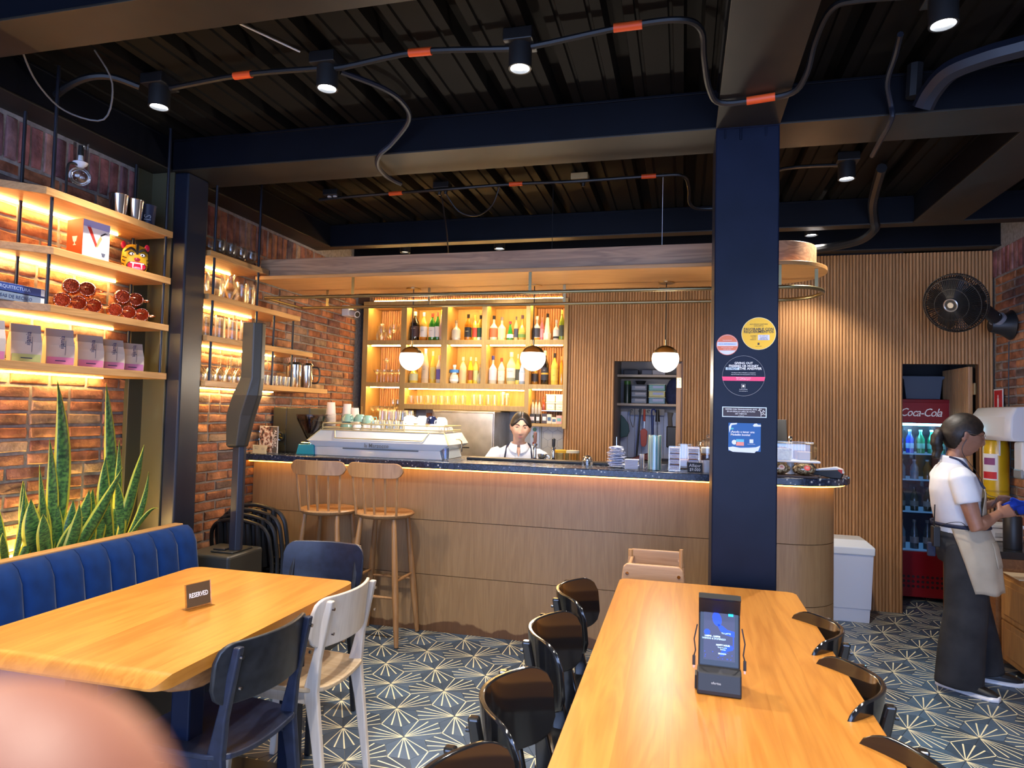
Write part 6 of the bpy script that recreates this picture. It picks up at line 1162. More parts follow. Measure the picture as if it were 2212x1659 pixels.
mb = MB(); mb.tube([(.072, -.0013, -.018), (.072, -.0013, -.002), (.066, -.0013, .012)], .0011, 4); mb.tube([(.072, -.0013, -.004), (.082, -.0013, .006)], .0009, 4); mb.tube([(.074, -.0013, -.010), (.084, -.0013, -.006)], .0009, 4); mb.build('tree_drawing', WHITE, t); [MB().box(x, x+.004, -.0014, -.001, z, z+.003).build('leaf_mark', WHITE, t, 0) for x, z in ((.060, .008), (.064, .014), (.070, .013), (.080, .008), (.084, .003), (.080, -.004), (.086, -.010))]
t = sticker('square blue poster sticker with torn white edges on the navy pillar', .275, 1.408); MB().box(-.070, .070, -.0005, 0, -.062, .066).build('poster', mat('poster_blue', (.005, .085, .30), .5), t, 0)
PWH = mat('poster_white', (.62, .70, .85), .6); Fp = frameM((0, -.0006, 0), (1, 0, 0), (0, 0, 1))
flat([(-.070, -.046), (-.05, -.042), (-.02, -.047), (.02, -.045), (.05, -.042), (.068, -.034), (.060, -.058), (.050, -.060), (.044, -.068), (-.05, -.066), (-.068, -.058)], Fp, PWH, t, 'torn_edge'); flat([(.036, .056), (.042, .064), (.052, .066), (.058, .060), (.070, .060), (.070, .052), (.040, .051)], Fp, PWH, t, 'cloud'); flat([(-.068, .048), (-.060, .064), (-.032, .066), (-.034, .060), (-.056, .056), (-.066, .020)], Fp, PWH, t, 'torn_edge')
for x in (-.060, -.053): flat([(x, .034), (x+.003, .036), (x+.006, .040), (x+.003, .044), (x, .044)], Fp, mat('teal_mark', (.1, .5, .45), .5), t, 'quote_mark')
text('lettering', '¡Ayudo a tener una\nMedellín bonita!', .0132, frameM((-.060, -.0012, .019), (1, 0, 0), (0, 0, 1)), WHITE, t, .0001, 'LEFT', bold=.012)
MB().box(-.036, -.002, -.001, -.0005, -.037, -.012).build('small_card', mat('card_coral', (.72, .25, .2), .5), t, 0); MB().box(-.036, -.002, -.0013, -.001, -.020, -.008).build('small_card_top', mat('card_sky', (.1, .45, .75), .5), t, 0); MB().cyl((-.044, -.001, -.022), (-.044, -.0005, -.022), .011, n=16).build('round_mark', PWH, t, 0)
MB().box(.022, .038, -.001, -.0005, -.024, -.007).build('crest', PWH, t, 0); tx(t, 'Alcaldía de Medellín', -.029, .046, WHITE, .030)
# ============================================================ WALL FAN
t = thing('wall_fan', 'black wall fan on an arm from the right brick wall, tilted down into the room', 'fan', (2.31, 5.60, 2.22))
hc = V((-.46, -.32, .12)); ax = V((-.66, -.68, -.33)).normalized(); A_, B_ = _basis(ax)
def ringp(c, r, n=40): return [c+A_*r*cos(2*pi*k/n)+B_*r*sin(2*pi*k/n) for k in range(n)]
M_ = Matrix((A_, B_, ax)).transposed().to_4x4(); M_.translation = hc; R3 = M_.to_3x3()
cage = MB()
for r_, d in ((.205, .0), (.205, .03), (.18, .055), (.11, .07), (.12, -.05)): cage.tube(ringp(hc+ax*d, r_), .0035, 5, closed=True)
for k in range(84):
    a = 2*pi*k/84; u = A_*cos(a)+B_*sin(a); cage.tube([hc+u*.05+ax*.075, hc+u*.12+ax*.070, hc+u*.185+ax*.052, hc+u*.207+ax*.015, hc+u*.20-ax*.02, hc+u*.12-ax*.055, hc+u*.05-ax*.065], .0026, 4)
cage.build('cage', BLACKP, t, kind='stuff')
for k in range(5):
    a = 2*pi*k/5; u = A_*cos(a)+B_*sin(a); v = ax.cross(u); mb = MB(); mb.rings([[hc+u*r_+v*w_*s+ax*(tw*s) for s in (-1, 1)]+[hc+u*r_+v*w_*s+ax*(tw*s+.003) for s in (1, -1)] for r_, w_, tw in ((.03, .02, .008), (.09, .05, .015), (.15, .07, .02), (.185, .05, .012))], 0, True); mb.build('blade', mat('blade_black', (.01, .01, .011), .3), t, 40)
mb = MB(); mb.cyl(hc+ax*.072, hc+ax*.082, .052, .048, 28); mb.build('hub', BLACKP, t); MB().tube(ringp(hc+ax*.083, .042, 30), .006, 6, closed=True).build('hub_ring', mat('hub_silver', (.55, .5, .42), .3, .6), t); MB().cyl(hc+ax*.082, hc+ax*.087, .020, n=16).build('hub_emblem', mat('hub_silver', (.55, .5, .42), .3, .6), t)
MB().cyl(hc-ax*.04, hc-ax*.16, .07, .05, 24).build('motor', BLACKP, t); MB().tube([hc-ax*.12, V((-.22, -.12, .11)), V((-.10, -.03, .04)), V((-.02, 0, 0))], [.035, .04, .045, .05], 16).build('arm', BLACKP, t); MB().cyl((-.10, -.03, .045), (-.08, -.02, .03), .056, .056, 20).build('arm_ring', mat('fan_grey', (.25, .25, .27), .4), t)
MB().lathe([(.05, -.13), (.075, -.05), (.11, .0), (.10, .008), (.001, .008)], n=26, M=Matrix.Rotation(pi/2, 3, 'Y')).build('wall_mount', BLACKP, t); MB().box(-.13, -.10, -.085, -.075, .06, .07).build('switch', WHITEP, t, 0)
pipe('cable', 'thin black fan lead hanging down the right brick wall', [(2.30, 5.60, 2.10), (2.295, 5.60, 1.7), (2.30, 5.59, 1.3), (2.29, 5.60, .95)], .004, BLACKM, cat='cable')
# cable on left wall
pipe('cable', 'black lead with a switch hanging beside the black pillar down the brick wall', [(-3.03, 3.52, 2.66), (-3.03, 3.53, 2.1), (-3.035, 3.54, 1.7), (-3.03, 3.56, 1.3), (-3.035, 3.55, .95), (-3.03, 3.57, .6)], .004, BLACKM, cat='cable')
# ============================================================ RIGHT WALL
t = thing('extinguisher_sign', 'small red and white fire extinguisher sign on the right brick wall', 'sign', (2.309, 5.79, 1.66)); MB().box(-.004, 0, -.075, .075, -.10, .10).build('plate', PAPER, t, 0); MB().box(-.005, -.004, -.065, .065, -.09, .09).build('red_field', mat('sign_red', (.60, .02, .03), .5), t, 0); MB().box(-.006, -.005, -.012, .012, -.06, .03).build('extinguisher_mark', PAPER, t, 0, .003); MB().box(-.006, -.005, -.006, .006, .03, .055).build('nozzle_mark', PAPER, t, 0)
t = thing('towel_dispenser', 'big white rounded paper towel dispenser on the right wall', 'dispenser', (2.31, 5.58, 1.38)); mb = MB()
mb.rings([[V((x, yy, z)) for x, z in ((0, 0), (-.15-b_, 0), (-.17-b_, .03), (-.165-b_, .17), (-.12-b_*.5, .235), (0, .245))] for yy, b_ in ((-.32, -.03), (-.29, 0), (-.1, .03), (.1, .03), (.26, 0), (.29, -.03))], 0, True); mb.build('cover', WHITEP, t, 60, .008, 3); MB().rings([[V((x, y, z)) for x, y in ((-.1, -.06), (-.1, .02), (-.11, .02), (-.11, -.06))] for z in (0, -.11)], 0, True).build('paper_tail', PAPER, t, 0)
t = thing('yellow_cylinder', 'yellow fire extinguisher with a red and white label behind the standing waitress', 'extinguisher', (2.22, 5.62, .95)); MB().lathe([(.06, 0), (.078, .015), (.08, .05), (.08, .37), (.07, .42), (.03, .45), (.03, .47), (.001, .475)], n=30).build('tank', mat('tank_yellow', (.68, .42, .01), .3, coat=.3), t); MB().lathe([(.0808, .055), (.0812, .06), (.0812, .066), (.0808, .07)], n=30, caps=False).build('ring', mat('tank_ring', (.5, .3, .01), .4), t)
def wrap(r, a0, a1, z0_, z1_, m, nm_, n=10):
    mb = MB(); vs = [(r*cos(a0+(a1-a0)*i/n), r*sin(a0+(a1-a0)*i/n), z) for z in (z0_, z1_) for i in range(n+1)]; mb.add(vs, [(i, i+1, n+2+i, n+1+i) for i in range(n)]); return mb.build(nm_, m, t)
wrap(.0806, pi*1.0, pi*1.42, .14, .33, PAPER, 'label'); wrap(.0809, pi*1.02, pi*1.40, .15, .20, mat('sign_red', (.60, .02, .03), .5), 'label_band'); wrap(.0809, pi*1.05, pi*1.36, .25, .30, mat('label_purple', (.25, .06, .2), .5), 'label_band'); MB().box(-.0, .09, -.02, .02, .2, .23).build('bracket', BLACKM, t, 0)
t = thing('soap_dispenser', 'white soap dispenser with a dark window at the right edge', 'dispenser', (2.31, 5.27, 1.14)); MB().box(-.10, 0, -.06, .06, 0, .24).build('body', WHITEP, t, 0, .02, 4); MB().box(-.075, -.045, -.062, -.058, .12, .20).build('window', BLACKP, t, 0, .008); MB().box(-.104, -.03, -.058, .058, -.01, .055).build('grey_base', mat('disp_grey', (.25, .27, .27), .4), t, 0, .01)
t = thing('notice_card', 'small blue notice with a white border on the right wall above the black flask', 'notice', (2.309, 5.25, .90)); MB().box(-.003, 0, -.05, .05, -.04, .06).build('border', PAPER, t, 0); MB().box(-.004, -.003, -.042, .042, -.034, .052).build('field', mat('notice_blue', (.02, .08, .2), .5), t, 0)
t = thing('handwash_counter', 'low black stone counter against the right wall beyond the wooden cabinet', 'counter', (2.10, 5.30, 0)); MB().box(-.19, .21, -.42, .48, .65, .695).build('stone_top', mat('black_stone', (.02, .02, .022), .15), t, 0, .004); MB().box(-.17, .21, -.40, .48, 0, .648).build('carcass', DW, t, 0)
t = thing('white_box', 'white lidded plastic box on the black stone counter', 'box', (2.11, 5.36, .6955)); MB().box(-.15, .14, -.07, .07, 0, .09).build('body', WHITEP, t, 0, .006); MB().box(-.155, .145, -.075, .075, .09, .115).build('lid', WHITEP, t, 0, .005); MB().box(-.03, .05, -.074, -.07, .03, .06).build('clip', mat('clip_grey', (.5, .52, .55), .4), t, 0, .003)
t = thing('flask', 'tall black insulated flask on the black stone counter', 'flask', (2.075, 5.02, .6955)); MB().lathe([(.050, 0), (.052, .006), (.052, .20), (.035, .235), (.035, .255)], n=28).build('body', BLACKP, t); MB().lathe([(.037, .255), (.037, .30), (.03, .305), (.001, .305)], n=28).build('lid', BLACKP, t); MB().lathe([(.0525, .215), (.046, .222)], n=28, caps=False).build('rim', CHROME, t)
CO = wood('waiter_oak', (.50, .25, .07), (.36, .17, .045), 2, .4, 1, .06)
t = thing('waiter_cabinet', 'low wooden panelled cabinet at the right edge with menus on it', 'cabinet', (2.13, 4.30, 0)); MB().box(-.18, .178, -.70, .56, .04, .575).build('carcass', CO, t, 0, .002)
for k in range(3):
    for z0_, z1_ in ((.05, .285), (.295, .545)):
        a = -.69+k*.415; dr = MB().box(-.192, -.181, a+.01, a+.405, z0_, z1_).build('door', CO, t, 0, .003); MB().box(-.196, -.192, a+.05, a+.365, z0_+.035, z1_-.035).build('door_panel', CO, dr, 0, .002)
rnd = random.Random(9)
for k, (x, y, c, s) in enumerate(((2.02, 4.72, (.70, .55, .35), 'pale menu board at the far end of the wooden cabinet top'), (2.05, 4.45, (.03, .05, .09), 'dark blue menu on the wooden cabinet'), (2.10, 4.25, (.35, .45, .6), 'light blue menu lying over the dark one on the wooden cabinet'), (2.04, 4.05, (.02, .03, .05), 'black menu folder nearest the camera on the wooden cabinet'))):
    t = thing('menu', s, 'menu', (x, y, .576+.006*k), rnd.uniform(-.4, .4)); MB().box(-.08, .08, -.11, .11, 0, .0055).build('cover', mat('menu%d' % k, c, .3), t, 0, .001)
o = MB().box(-.04, .04, -.10, .10, 0, .10).build('paper_stack', PAPER, None, 0, .004); o.location = (1.98, 3.72, .30); 
bpy.data.objects.remove(o)
# ============================================================ DRINKS FRIDGE
FR = mat('fridge_red', (.30, .006, .012), .3, coat=.3); FD = mat('fridge_inside', (.02, .03, .05), .4); LEDC = emis('cyan_led', (.15, .75, 1), 9)
t = thing('drinks_fridge', 'red drinks fridge with a lit glass door full of bottles, in the dark alcove', 'fridge', (1.98, YB+.68, .03))
fx0, fx1, fy0, fy1 = -.31, .215, -.24, .20
MB().box(fx0, fx0+.03, fy0, fy1, 0, 1.66).build('side', FR, t, 0, .004); MB().box(fx1-.03, fx1, fy0, fy1, 0, 1.66).build('side', FR, t, 0, .004); MB().box(fx0, fx1, fy1-.02, fy1, 0, 1.66).build('back', FD, t, 0)
MB().box(fx0, fx1, fy0, fy1, 0, .38).build('base', FR, t, 0, .006); MB().box(fx0, fx1, fy0, fy1, 1.63, 1.66).build('top', FR, t, 0, .004); MB().box(fx0+.03, fx1-.03, fy0+.005, fy1-.03, 1.46, 1.63).build('sign_board', mat('fridge_sign', (.22, .008, .012), .35, emit=(.5, .01, .01), es=.03), t, 0)
text('lettering', 'Coca-Cola', .098, frameM((-.028, fy0+.003, 1.545), (1, 0, .0), (.0, 0, 1)), mat('sign_white', (.6, .6, .62), .5, emit=(1, 1, 1), es=.08), t, .0006, shear=.35, sx=.85, spacing=.88)
mb = MB(); [mb.ball((fx0+.06+.055*k, fy0+.02, 1.445), .011, 8, 6) for k in range(8)]; mb.box(fx0+.03, fx1-.03, fy0+.025, fy0+.03, 1.435, 1.455); mb.build('led_row', LEDC, t, 0)
FSH = mat('fridge_shelf', (.3, .4, .5), .3, emit=(.15, .4, .8), es=.12)
shz = (1.20, .98, .71, .39)
for z_ in shz: MB().box(fx0+.03, fx1-.03, fy0+.05, fy1-.03, z_-.012, z_).build('shelf', FSH, t, 0)
MB().box(fx0+.03, fx1-.03, fy0+.012, fy0+.016, .385, 1.46).build('glass_door', glass('fridge_glass', (.88, .93, .97), .8), t, 0); MB().box(fx1-.055, fx1-.03, fy0-.005, fy0+.012, .385, 1.46).build('door_frame', mat('door_frame_dark', (.05, .07, .10), .3), t, 0)
mb = MB()
for r_ in range(3):
    for c_ in range(13): mb.cyl((fx0+.045+c_*.036, fy0+.001, .09+r_*.04), (fx0+.045+c_*.036, fy0-.0015, .09+r_*.04), .012, n=8)
mb.build('vent_holes', mat('vent_black', (.03, .004, .006), .6), t, 0, kind='stuff')
for c, x in ((((.25, .7, 1), 12), -.15), (((.25, .7, 1), 12), .08)):
    l = bpy.data.lights.new('fridge_light', 'POINT'); l.energy = .8; l.color = c[0]; l.shadow_soft_size = .03; lo = bpy.data.objects.new('fridge_light', l); COL.objects.link(lo); lo.parent = t; lo.location = (x, fy0+.06, 1.41)
fr = t
def fbottle(x, row, h, r, c, cp, la, lb):
    b = thing('bottle', lb, 'bottle', (1.98+x, YB+.68+fy0+.09, .03+shz[row]+.001), 0, 'bottles in the drinks fridge')
    MB().lathe([(r, 0), (r, h*.6), (r*.4, h*.82), (r*.4, h*.95), (.001, h*.952)], n=12).build('glass_body', lm(c), b); MB().lathe([(r*.45, h*.92), (r*.45, h), (.001, h)], n=10).build('cap', mat('cap_f%d' % (cp[0]*100), cp, .4), b); MB().lathe([(r*1.03, h*.2), (r*1.03, h*.42)], n=12, caps=False).build('paper_label', mat('lab_f%d%d' % (la[0]*100, la[2]*100), la, .5), b)

for k in range(6): fbottle(-.25+k*.083, 0, .20, .031, (.02, .06, .5) if k < 3 else (.02, .25, .12), (.6, .7, .75), (.4, .55, .8) if k < 3 else (.3, .6, .5), '%s bottle on the lit top shelf of the fridge, %s with a mountain label' % (o_[k], 'blue' if k < 3 else 'green'))
for k in range(5): fbottle(-.25+k*.10, 1, .165, .033, (.30, .35, .42) if k < 3 else (.35, .12, .04), (.5, .55, .6), (.2, .3, .4) if k < 3 else (.25, .1, .03), '%s bottle from the left on the second fridge shelf' % o_[k])
for k in range(5): fbottle(-.25+k*.10, 2, .20, .031, (.06, .08, .06), (.1, .1, .12), (.35, .38, .35), '%s dark bottle from the left on the third fridge shelf' % o_[k])
for k in range(5): fbottle(-.25+k*.10, 3, .24, .033, (.10, .14, .16) if k != 1 else (.25, .4, .45), (.2, .2, .2), (.5, .45, .42), '%s wine bottle from the left on the lowest fridge shelf' % o_[k])
t = thing('storage_tub', 'grey translucent tub on top of the red fridge', 'tub', (1.99, YB+.62, 1.691)); mb = MB(); MB().rings([[V((x*a, y*.12, z)) for x, y in ((-1, -1), (1, -1), (1, 1), (-1, 1))] for a, z in ((.13, 0), (.15, .17), (.165, .175), (.165, .20))], 0, True).build('body', mat('tub_grey', (.10, .11, .14), .5), t, 0, .006)
# ============================================================ STOREROOM
for z_, nm_ in ((1.585, 'pale shelf in the storeroom holding the stacked boxes'), (1.855, 'upper shelf in the storeroom above the boxes')):
    o = MB().box(-.60, .03, YB+.45, YB+.84, z_, z_+.022).build('store_shelf', mat('shelf_pale', (.42, .34, .26), .6), None, 0, .001); tag(o, nm_, 'shelf')
y = YB+.58
def sbox(label, x, z, w_, h, c, lidc, s):
    t = thing('storage_box', label, 'box', (x, y, z), 0, 'stacked boxes on the storeroom shelf'); MB().box(-w_, w_, -.08, .08, 0, h-.008).build('body', mat('sb_%d_%d' % (c[0]*100, c[2]*100), c, .35), t, 0, .004); MB().box(-w_-.003, w_+.003, -.083, .083, h-.008, h).build('lid', mat('sbl_%d' % (lidc[0]*100), lidc, .4), t, 0, .002); MB().box(-w_*.5, w_*.8, -.0812, -.08, h*.35, h*.72).build('label_strip', mat('sbs_%d' % (s[0]*100), s, .5), t, 0)
for k, s in enumerate(('bottom', 'middle', 'top')): sbox('%s box of the dark stack on the storeroom shelf' % s, -.40, 1.608+k*.060, .073, .059, (.025, .022, .03), (.02, .02, .025), (.30, .28, .30))
for k, (s, c) in enumerate((('bottom teal', (.02, .12, .18)), ('middle yellow', (.38, .33, .04)), ('top green', (.04, .22, .16)))): sbox('%s box of the coloured stack on the storeroom shelf' % s, -.235, 1.608+k*.062, .075, .061, c, (.5, .52, .42), (.35, .38, .55))
t = thing('bowl', 'black bowl on top of the dark stack of boxes', 'bowl', (-.39, y, 1.789)); MB().lathe([(.035, 0), (.05, .03), (.054, .035)], n=20).build('bowl', BLACKP, t)
t = thing('flask', 'dark flask with a green lid at the left of the storeroom shelf', 'flask', (-.515, y, 1.608)); MB().lathe([(.03, 0), (.032, .17), (.03, .18)], n=18).build('body', mat('flask_dark', (.02, .035, .025), .3), t); MB().lathe([(.031, .18), (.031, .215), (.001, .22)], n=18).build('lid', mat('flask_green', (.05, .16, .03), .4), t)
t = thing('backpack', 'navy bag bulging at the right of the storeroom shelf', 'bag', (-.065, y, 1.608)); mb = MB(); mb.loft([(0, 0, z_) for z_ in (0, .03, .1, .17, .22, .25)], [(.07, .07), (.085, .08), (.09, .09), (.085, .08), (.06, .06), (.02, .02)], ref=V((1, 0, 0)), n=18); mb.build('bag', noisy('navy_cloth', (.01, .015, .05), (.02, .03, .09), 20, .9, .3), t, 60)
for k, (x, w_, c) in enumerate(((-.48, .07, (.02, .02, .03)), (-.33, .05, (.10, .10, .13)), (-.22, .06, (.35, .32, .32)))):
    t = thing('folded_item', ('dark folded cloth', 'grey small box', 'pale small box')[k]+' on the upper storeroom shelf', 'box', (x, y, 1.878)); MB().box(-w_, w_, -.06, .06, 0, .05).build('body', mat('fi%d' % k, c, .6), t, 0, .006)
yt = YB+.60
o = MB().box(-.50, -.17, yt+.11, yt+.12, 1.50, 1.56).build('hook_rail', mat('rail_pale', (.38, .34, .30), .6), None, 0); tag(o, 'pale rail with four black hooks under the storeroom shelf', 'rail')
for k, x in enumerate((-.48, -.40, -.32, -.245)):
    t = thing('hook', '%s black hook from the left on the storeroom rail' % o_[k], 'hook', (x, yt+.10, 1.55)); MB().tube([(.012*cos(a), -.012, .012*sin(a)-.012) for a in [pi*.1+pi*1.4*i/12 for i in range(13)]], .003, 6).build('hook', BLACKM, t)
def tool(name, label, cat, parts):
    t = thing(name, label, cat, (0, yt, 0))
    for nm_, kind, a, b_, r, m in parts:
        if kind == 'c': MB().cyl(a, b_, r[0], r[1], 12).build(nm_, m, t)
        elif kind == 'p': MB().prism(a, 0, b_, frameM((0, 0, 0), (1, 0, 0), (0, 0, 1))).build(nm_, m, t, 0, .004)
        elif kind == 't': MB().tube(a, r, 8).build(nm_, m, t)
    return t
ORB = mat('brush_orange', (.42, .04, .012), .5); BLH = mat('tool_blue', (.01, .03, .16), .4)
tool('brush', 'orange brush with a steel stem hanging in the storeroom', 'brush', [('handle', 'c', (-.352, 0, 1.555), (-.352, 0, 1.44), (.010, .012), ORB), ('stem', 'c', (-.352, 0, 1.44), (-.354, 0, 1.36), (.005, .005), CHROME), ('head', 'p', [(-.388, 1.35), (-.365, 1.37), (-.343, 1.37), (-.32, 1.345), (-.33, 1.22), (-.345, 1.20), (-.37, 1.20), (-.38, 1.22)], .02, None, ORB)])
tool('umbrella', 'blue hooked umbrella hanging in the storeroom', 'umbrella', [('handle', 't', [(-.248, 0, 1.53), (-.252, 0, 1.55), (-.268, 0, 1.558), (-.283, 0, 1.55), (-.285, 0, 1.53), (-.280, 0, 1.46)], None, .007, BLH), ('canopy', 'c', (-.279, 0, 1.50), (-.268, 0, 1.20), (.013, .010), BLH)])
tool('black_pole', 'long black pole leaning under the second hook in the storeroom', 'pole', [('pole', 'c', (-.388, 0, 1.56), (-.42, 0, 1.10), (.009, .010), BLACKP)])
tool('duster', 'black handled duster on a thin stem under the fourth hook', 'duster', [('grip', 'c', (-.228, 0, 1.555), (-.228, 0, 1.44), (.012, .022), BLACKP), ('stem', 'c', (-.228, 0, 1.44), (-.226, 0, 1.28), (.003, .003), BLACKM)])
tool('dustpan', 'teal plastic scoop at the left of the storeroom', 'dustpan', [('scoop', 'p', [(-.575, 1.50), (-.54, 1.47), (-.50, 1.41), (-.49, 1.34), (-.51, 1.29), (-.575, 1.28)], .02, None, mat('scoop_teal', (.01, .07, .075), .5))])
tool('leash', 'grey looped lead hanging from the first hook', 'lead', [('loop', 't', smoothp([(-.48, 0, 1.555), (-.488, 0, 1.47), (-.475, 0, 1.42), (-.455, 0, 1.38), (-.445, 0, 1.46), (-.445, 0, 1.56)], 4), None, .003, mat('grey_cable', (.12, .12, .12), .5))])
t = thing('shoulder_bag', 'dark bag with a scarf hanging at the right of the storeroom', 'bag', (-.10, yt, 1.20)); MB().box(-.045, .07, -.03, .03, 0, .20).build('bag', BLACKP, t, 0, .01); mb = MB(); mb.loft([(-.01, 0, .20), (-.015, 0, .28), (-.01, 0, .33)], [(.022, .012), (.02, .012), (.03, .015)], ref=V((1, 0, 0)), n=12); mb.build('scarf', mat('scarf', (.12, .11, .10), .9), t)
t = thing('red_case', 'dark red case lying on a counter in the storeroom', 'case', (-.33, YB+.30, 1.10)); MB().prism([(-.13, 0), (.09, 0), (.13, .08), (-.02, .04)], -.1, .1, frameM((0, 0, 0), (1, 0, 0), (0, 0, 1))).build('case', mat('dark_red', (.10, .008, .006), .5), t, 0, .004)
t = thing('store_counter', 'dark low counter inside the storeroom', 'counter', (-.29, YB+.35, 0)); MB().box(-.27, .20, -.2, .22, 0, 1.095).build('body', mat('dark_dado', (.03, .03, .035), .6), t, 0)
# ============================================================ PEOPLE
def head_verts(off=0.0, n=44, k=34):
    rs = []
    for j in range(k+1):
        th = pi*j/k; ring = []
        for i in range(n):
            a = 2*pi*i/n; u = V((sin(th)*cos(a), sin(th)*sin(a), -cos(th))); p = V((u.x*(.092+off), u.y*(.073+off), u.z*(.112+off)))
            z = p.z
            if z < 0: q = -z/.112; p.y *= 1-.34*q**1.4; p.x *= (1-.06*q) if u.x > 0 else (1-.42*q)
            if u.x < 0: p.x *= 1.06
            if u.x > .25 and off < .004:
                y = p.y; g = lambda c, s: math.exp(-((z-c)/s)**2); f = min(1, (u.x-.25)/.3); d = 0
                d += .0185*g(-.027, .012)*math.exp(-(y/.0105)**2)+.012*g(-.004, .020)*math.exp(-(y/.008)**2)+.006*g(-.030, .008)*math.exp(-((abs(y)-.012)/.006)**2)
                d -= .010*g(.012, .013)*math.exp(-((abs(y)-.031)/.015)**2); d += .004*g(.034, .010)*math.exp(-(y/.05)**2)
                d += .0065*g(-.057, .0055)*math.exp(-(y/.020)**2)+.006*g(-.069, .0055)*math.exp(-(y/.017)**2)-.003*g(-.063, .002)*math.exp(-(y/.022)**2)+.010*g(-.098, .016)*math.exp(-(y/.022)**2)-.004*g(-.082, .006)*math.exp(-(y/.02)**2)
                d += .004*g(-.03, .02)*math.exp(-((abs(y)-.04)/.016)**2)
                p.x += d*f
            ring.append(p)
        rs.append(ring)
    return rs
def hand(mb, w, d, nrm, side, curl=.5, s=1.0, spread=.12, thumb=1):
    w = V(w); d = V(d).normalized(); nrm = V(nrm); nrm = (nrm-nrm.dot(d)*d).normalized(); lat = d.cross(nrm)*side   # lat: towards the thumb
    mb.loft([w-d*.01*s, w+d*.02*s, w+d*.055*s, w+d*.085*s], [(.024*s, .017*s), (.030*s, .017*s), (.038*s, .014*s), (.038*s, .011*s)], ref=lat, n=14)
    for q, (o, L) in enumerate(((.028, .070), (.010, .078), (-.009, .072), (-.027, .056))):
        p = w+d*.078*s+lat*o*s; a = .15; P = [w+d*.055*s+lat*o*s*.9, p]
        dirn = d+lat*(o/.028)*spread
        for ln_ in (.45, .32, .23):
            a += curl; v = (dirn.normalized()*cos(a)+nrm*sin(a)); p = p+v*L*ln_*s; P.append(p)
        mb.tube(P, [.009*s, .0092*s, .0085*s, .0078*s, .0065*s], 10)
    if thumb:
        p = w+d*.022*s+lat*.024*s; P = [p, p+(d*.5+lat*.8+nrm*.2).normalized()*.035*s]; P.append(P[-1]+(d*.85+lat*.25+nrm*.5).normalized()*.030*s); P.append(P[-1]+(d*.9-lat*.1+nrm*.6).normalized()*.024*s); mb.tube(P, [.013*s, .0115*s, .0095*s, .0075*s], 10)
def put_head(mb, c, M): 
    rs = head_verts(); mb.rings([[c+M @ p for p in r] for r in rs], 0, True)
    for s in (-1, 1): mb.ball(c+M @ V((-.008, s*.074, -.002)), (.016, .007, .029), 12, 10, M=M @ Matrix.Rotation(-.15, 3, 'Y')); mb.ball(c+M @ V((-.003, s*.077, .010)), (.012, .007, .014), 10, 8, M=M)
SKIN1 = noisy('skin_light', (.60, .33, .22), (.66, .38, .26), 14, .5); SKIN2 = noisy('skin_tan', (.34, .15, .085), (.42, .20, .12), 14, .5); HAIR = noisy('dark_hair', (.006, .004, .003), (.022, .013, .009), 60, .5, .5, .002); HAIRB = noisy('brown_hair', (.035, .02, .012), (.10, .06, .035), 50, .5, .8, .004)
SHIRT = noisy('white_polo', (.72, .73, .78), (.80, .80, .83), 10, .85, .15, .004); BEIGE = noisy('beige_apron', (.46, .38, .27), (.55, .46, .33), 9, .85, .2, .003); NV = mat('navy_strap', (.015, .02, .05), .7); TRS = noisy('charcoal_denim', (.012, .012, .014), (.028, .028, .031), 8, .85, .3, .006)
frange = lambda a, b_, n: [a+(b_-a)*i/n for i in range(n+1)]
def fsurf(y, z): return .092*sqrt(max(.05, 1-(y/.073)**2-(z/.112)**2))
def face_bits(t, c, M, brow=HAIR, lipc=(.42, .12, .10), look=(0, 0), skin=SKIN1):
    for s in (-1, 1):
        e = c+M @ V((fsurf(.030, .011)-.0185, s*.030, .010)); ey = MB().ball(e, .0112, 16, 10).build('eye', mat('eye_white', (.50, .46, .43), .2), t); f = (M @ V((1, look[0]+s*-.06, look[1]))).normalized()
        MB().ball(e+f*.0066, .0060, 12, 8).build('iris', mat('iris_brown', (.02, .010, .006), .1), ey)
        mb = MB(); r = .0128; vs = []
        for a in frange(-.05, 1.35, 6):
            for b_ in frange(-1.5, 1.5, 12): vs.append(e+M @ V((r*cos(a+.32)*cos(b_), r*sin(b_)*cos(a*.6), r*sin(a+.32))))
        mb.add(vs, [(q*13+w_, q*13+w_+1, q*13+w_+14, q*13+w_+13) for q in range(6) for w_ in range(12)]); mb.build('eyelid', skin, t, 180)
        P = [c+M @ V((fsurf(y, z)+dx, s*y, z)) for y, z, dx in ((.013, .029, .004), (.028, .036, .003), (.046, .031, .001))]; MB().tube(smoothp(P, 4), [.0022, .003, .0034, .0034, .0032, .003, .0026, .002, .0012], 6).build('eyebrow', brow, t)
        P = [c+M @ V((fsurf(y, z)+dx-.0055, s*y, z)) for y, z, dx in ((.017, .010, -.001), (.029, .0165, .002), (.043, .010, -.001))]; MB().tube(smoothp(P, 4), .0014, 6).build('eyelashes', brow, t)
    for z_, r_, w_ in ((-.0565, .0026, .019), (-.0650, .0034, .016)):
        P = [c+M @ V((fsurf(y, z_)+.0045-.004*abs(y)/w_, y, z_+.001*(1-abs(y)/w_))) for y in [w_*q/4 for q in range(-4, 5)]]; MB().tube(P, [r_*max(.25, 1-(q/4)**2) for q in range(-4, 5)], 6).build('lip', mat('lips_%d' % (lipc[0]*100), lipc, .4), t)
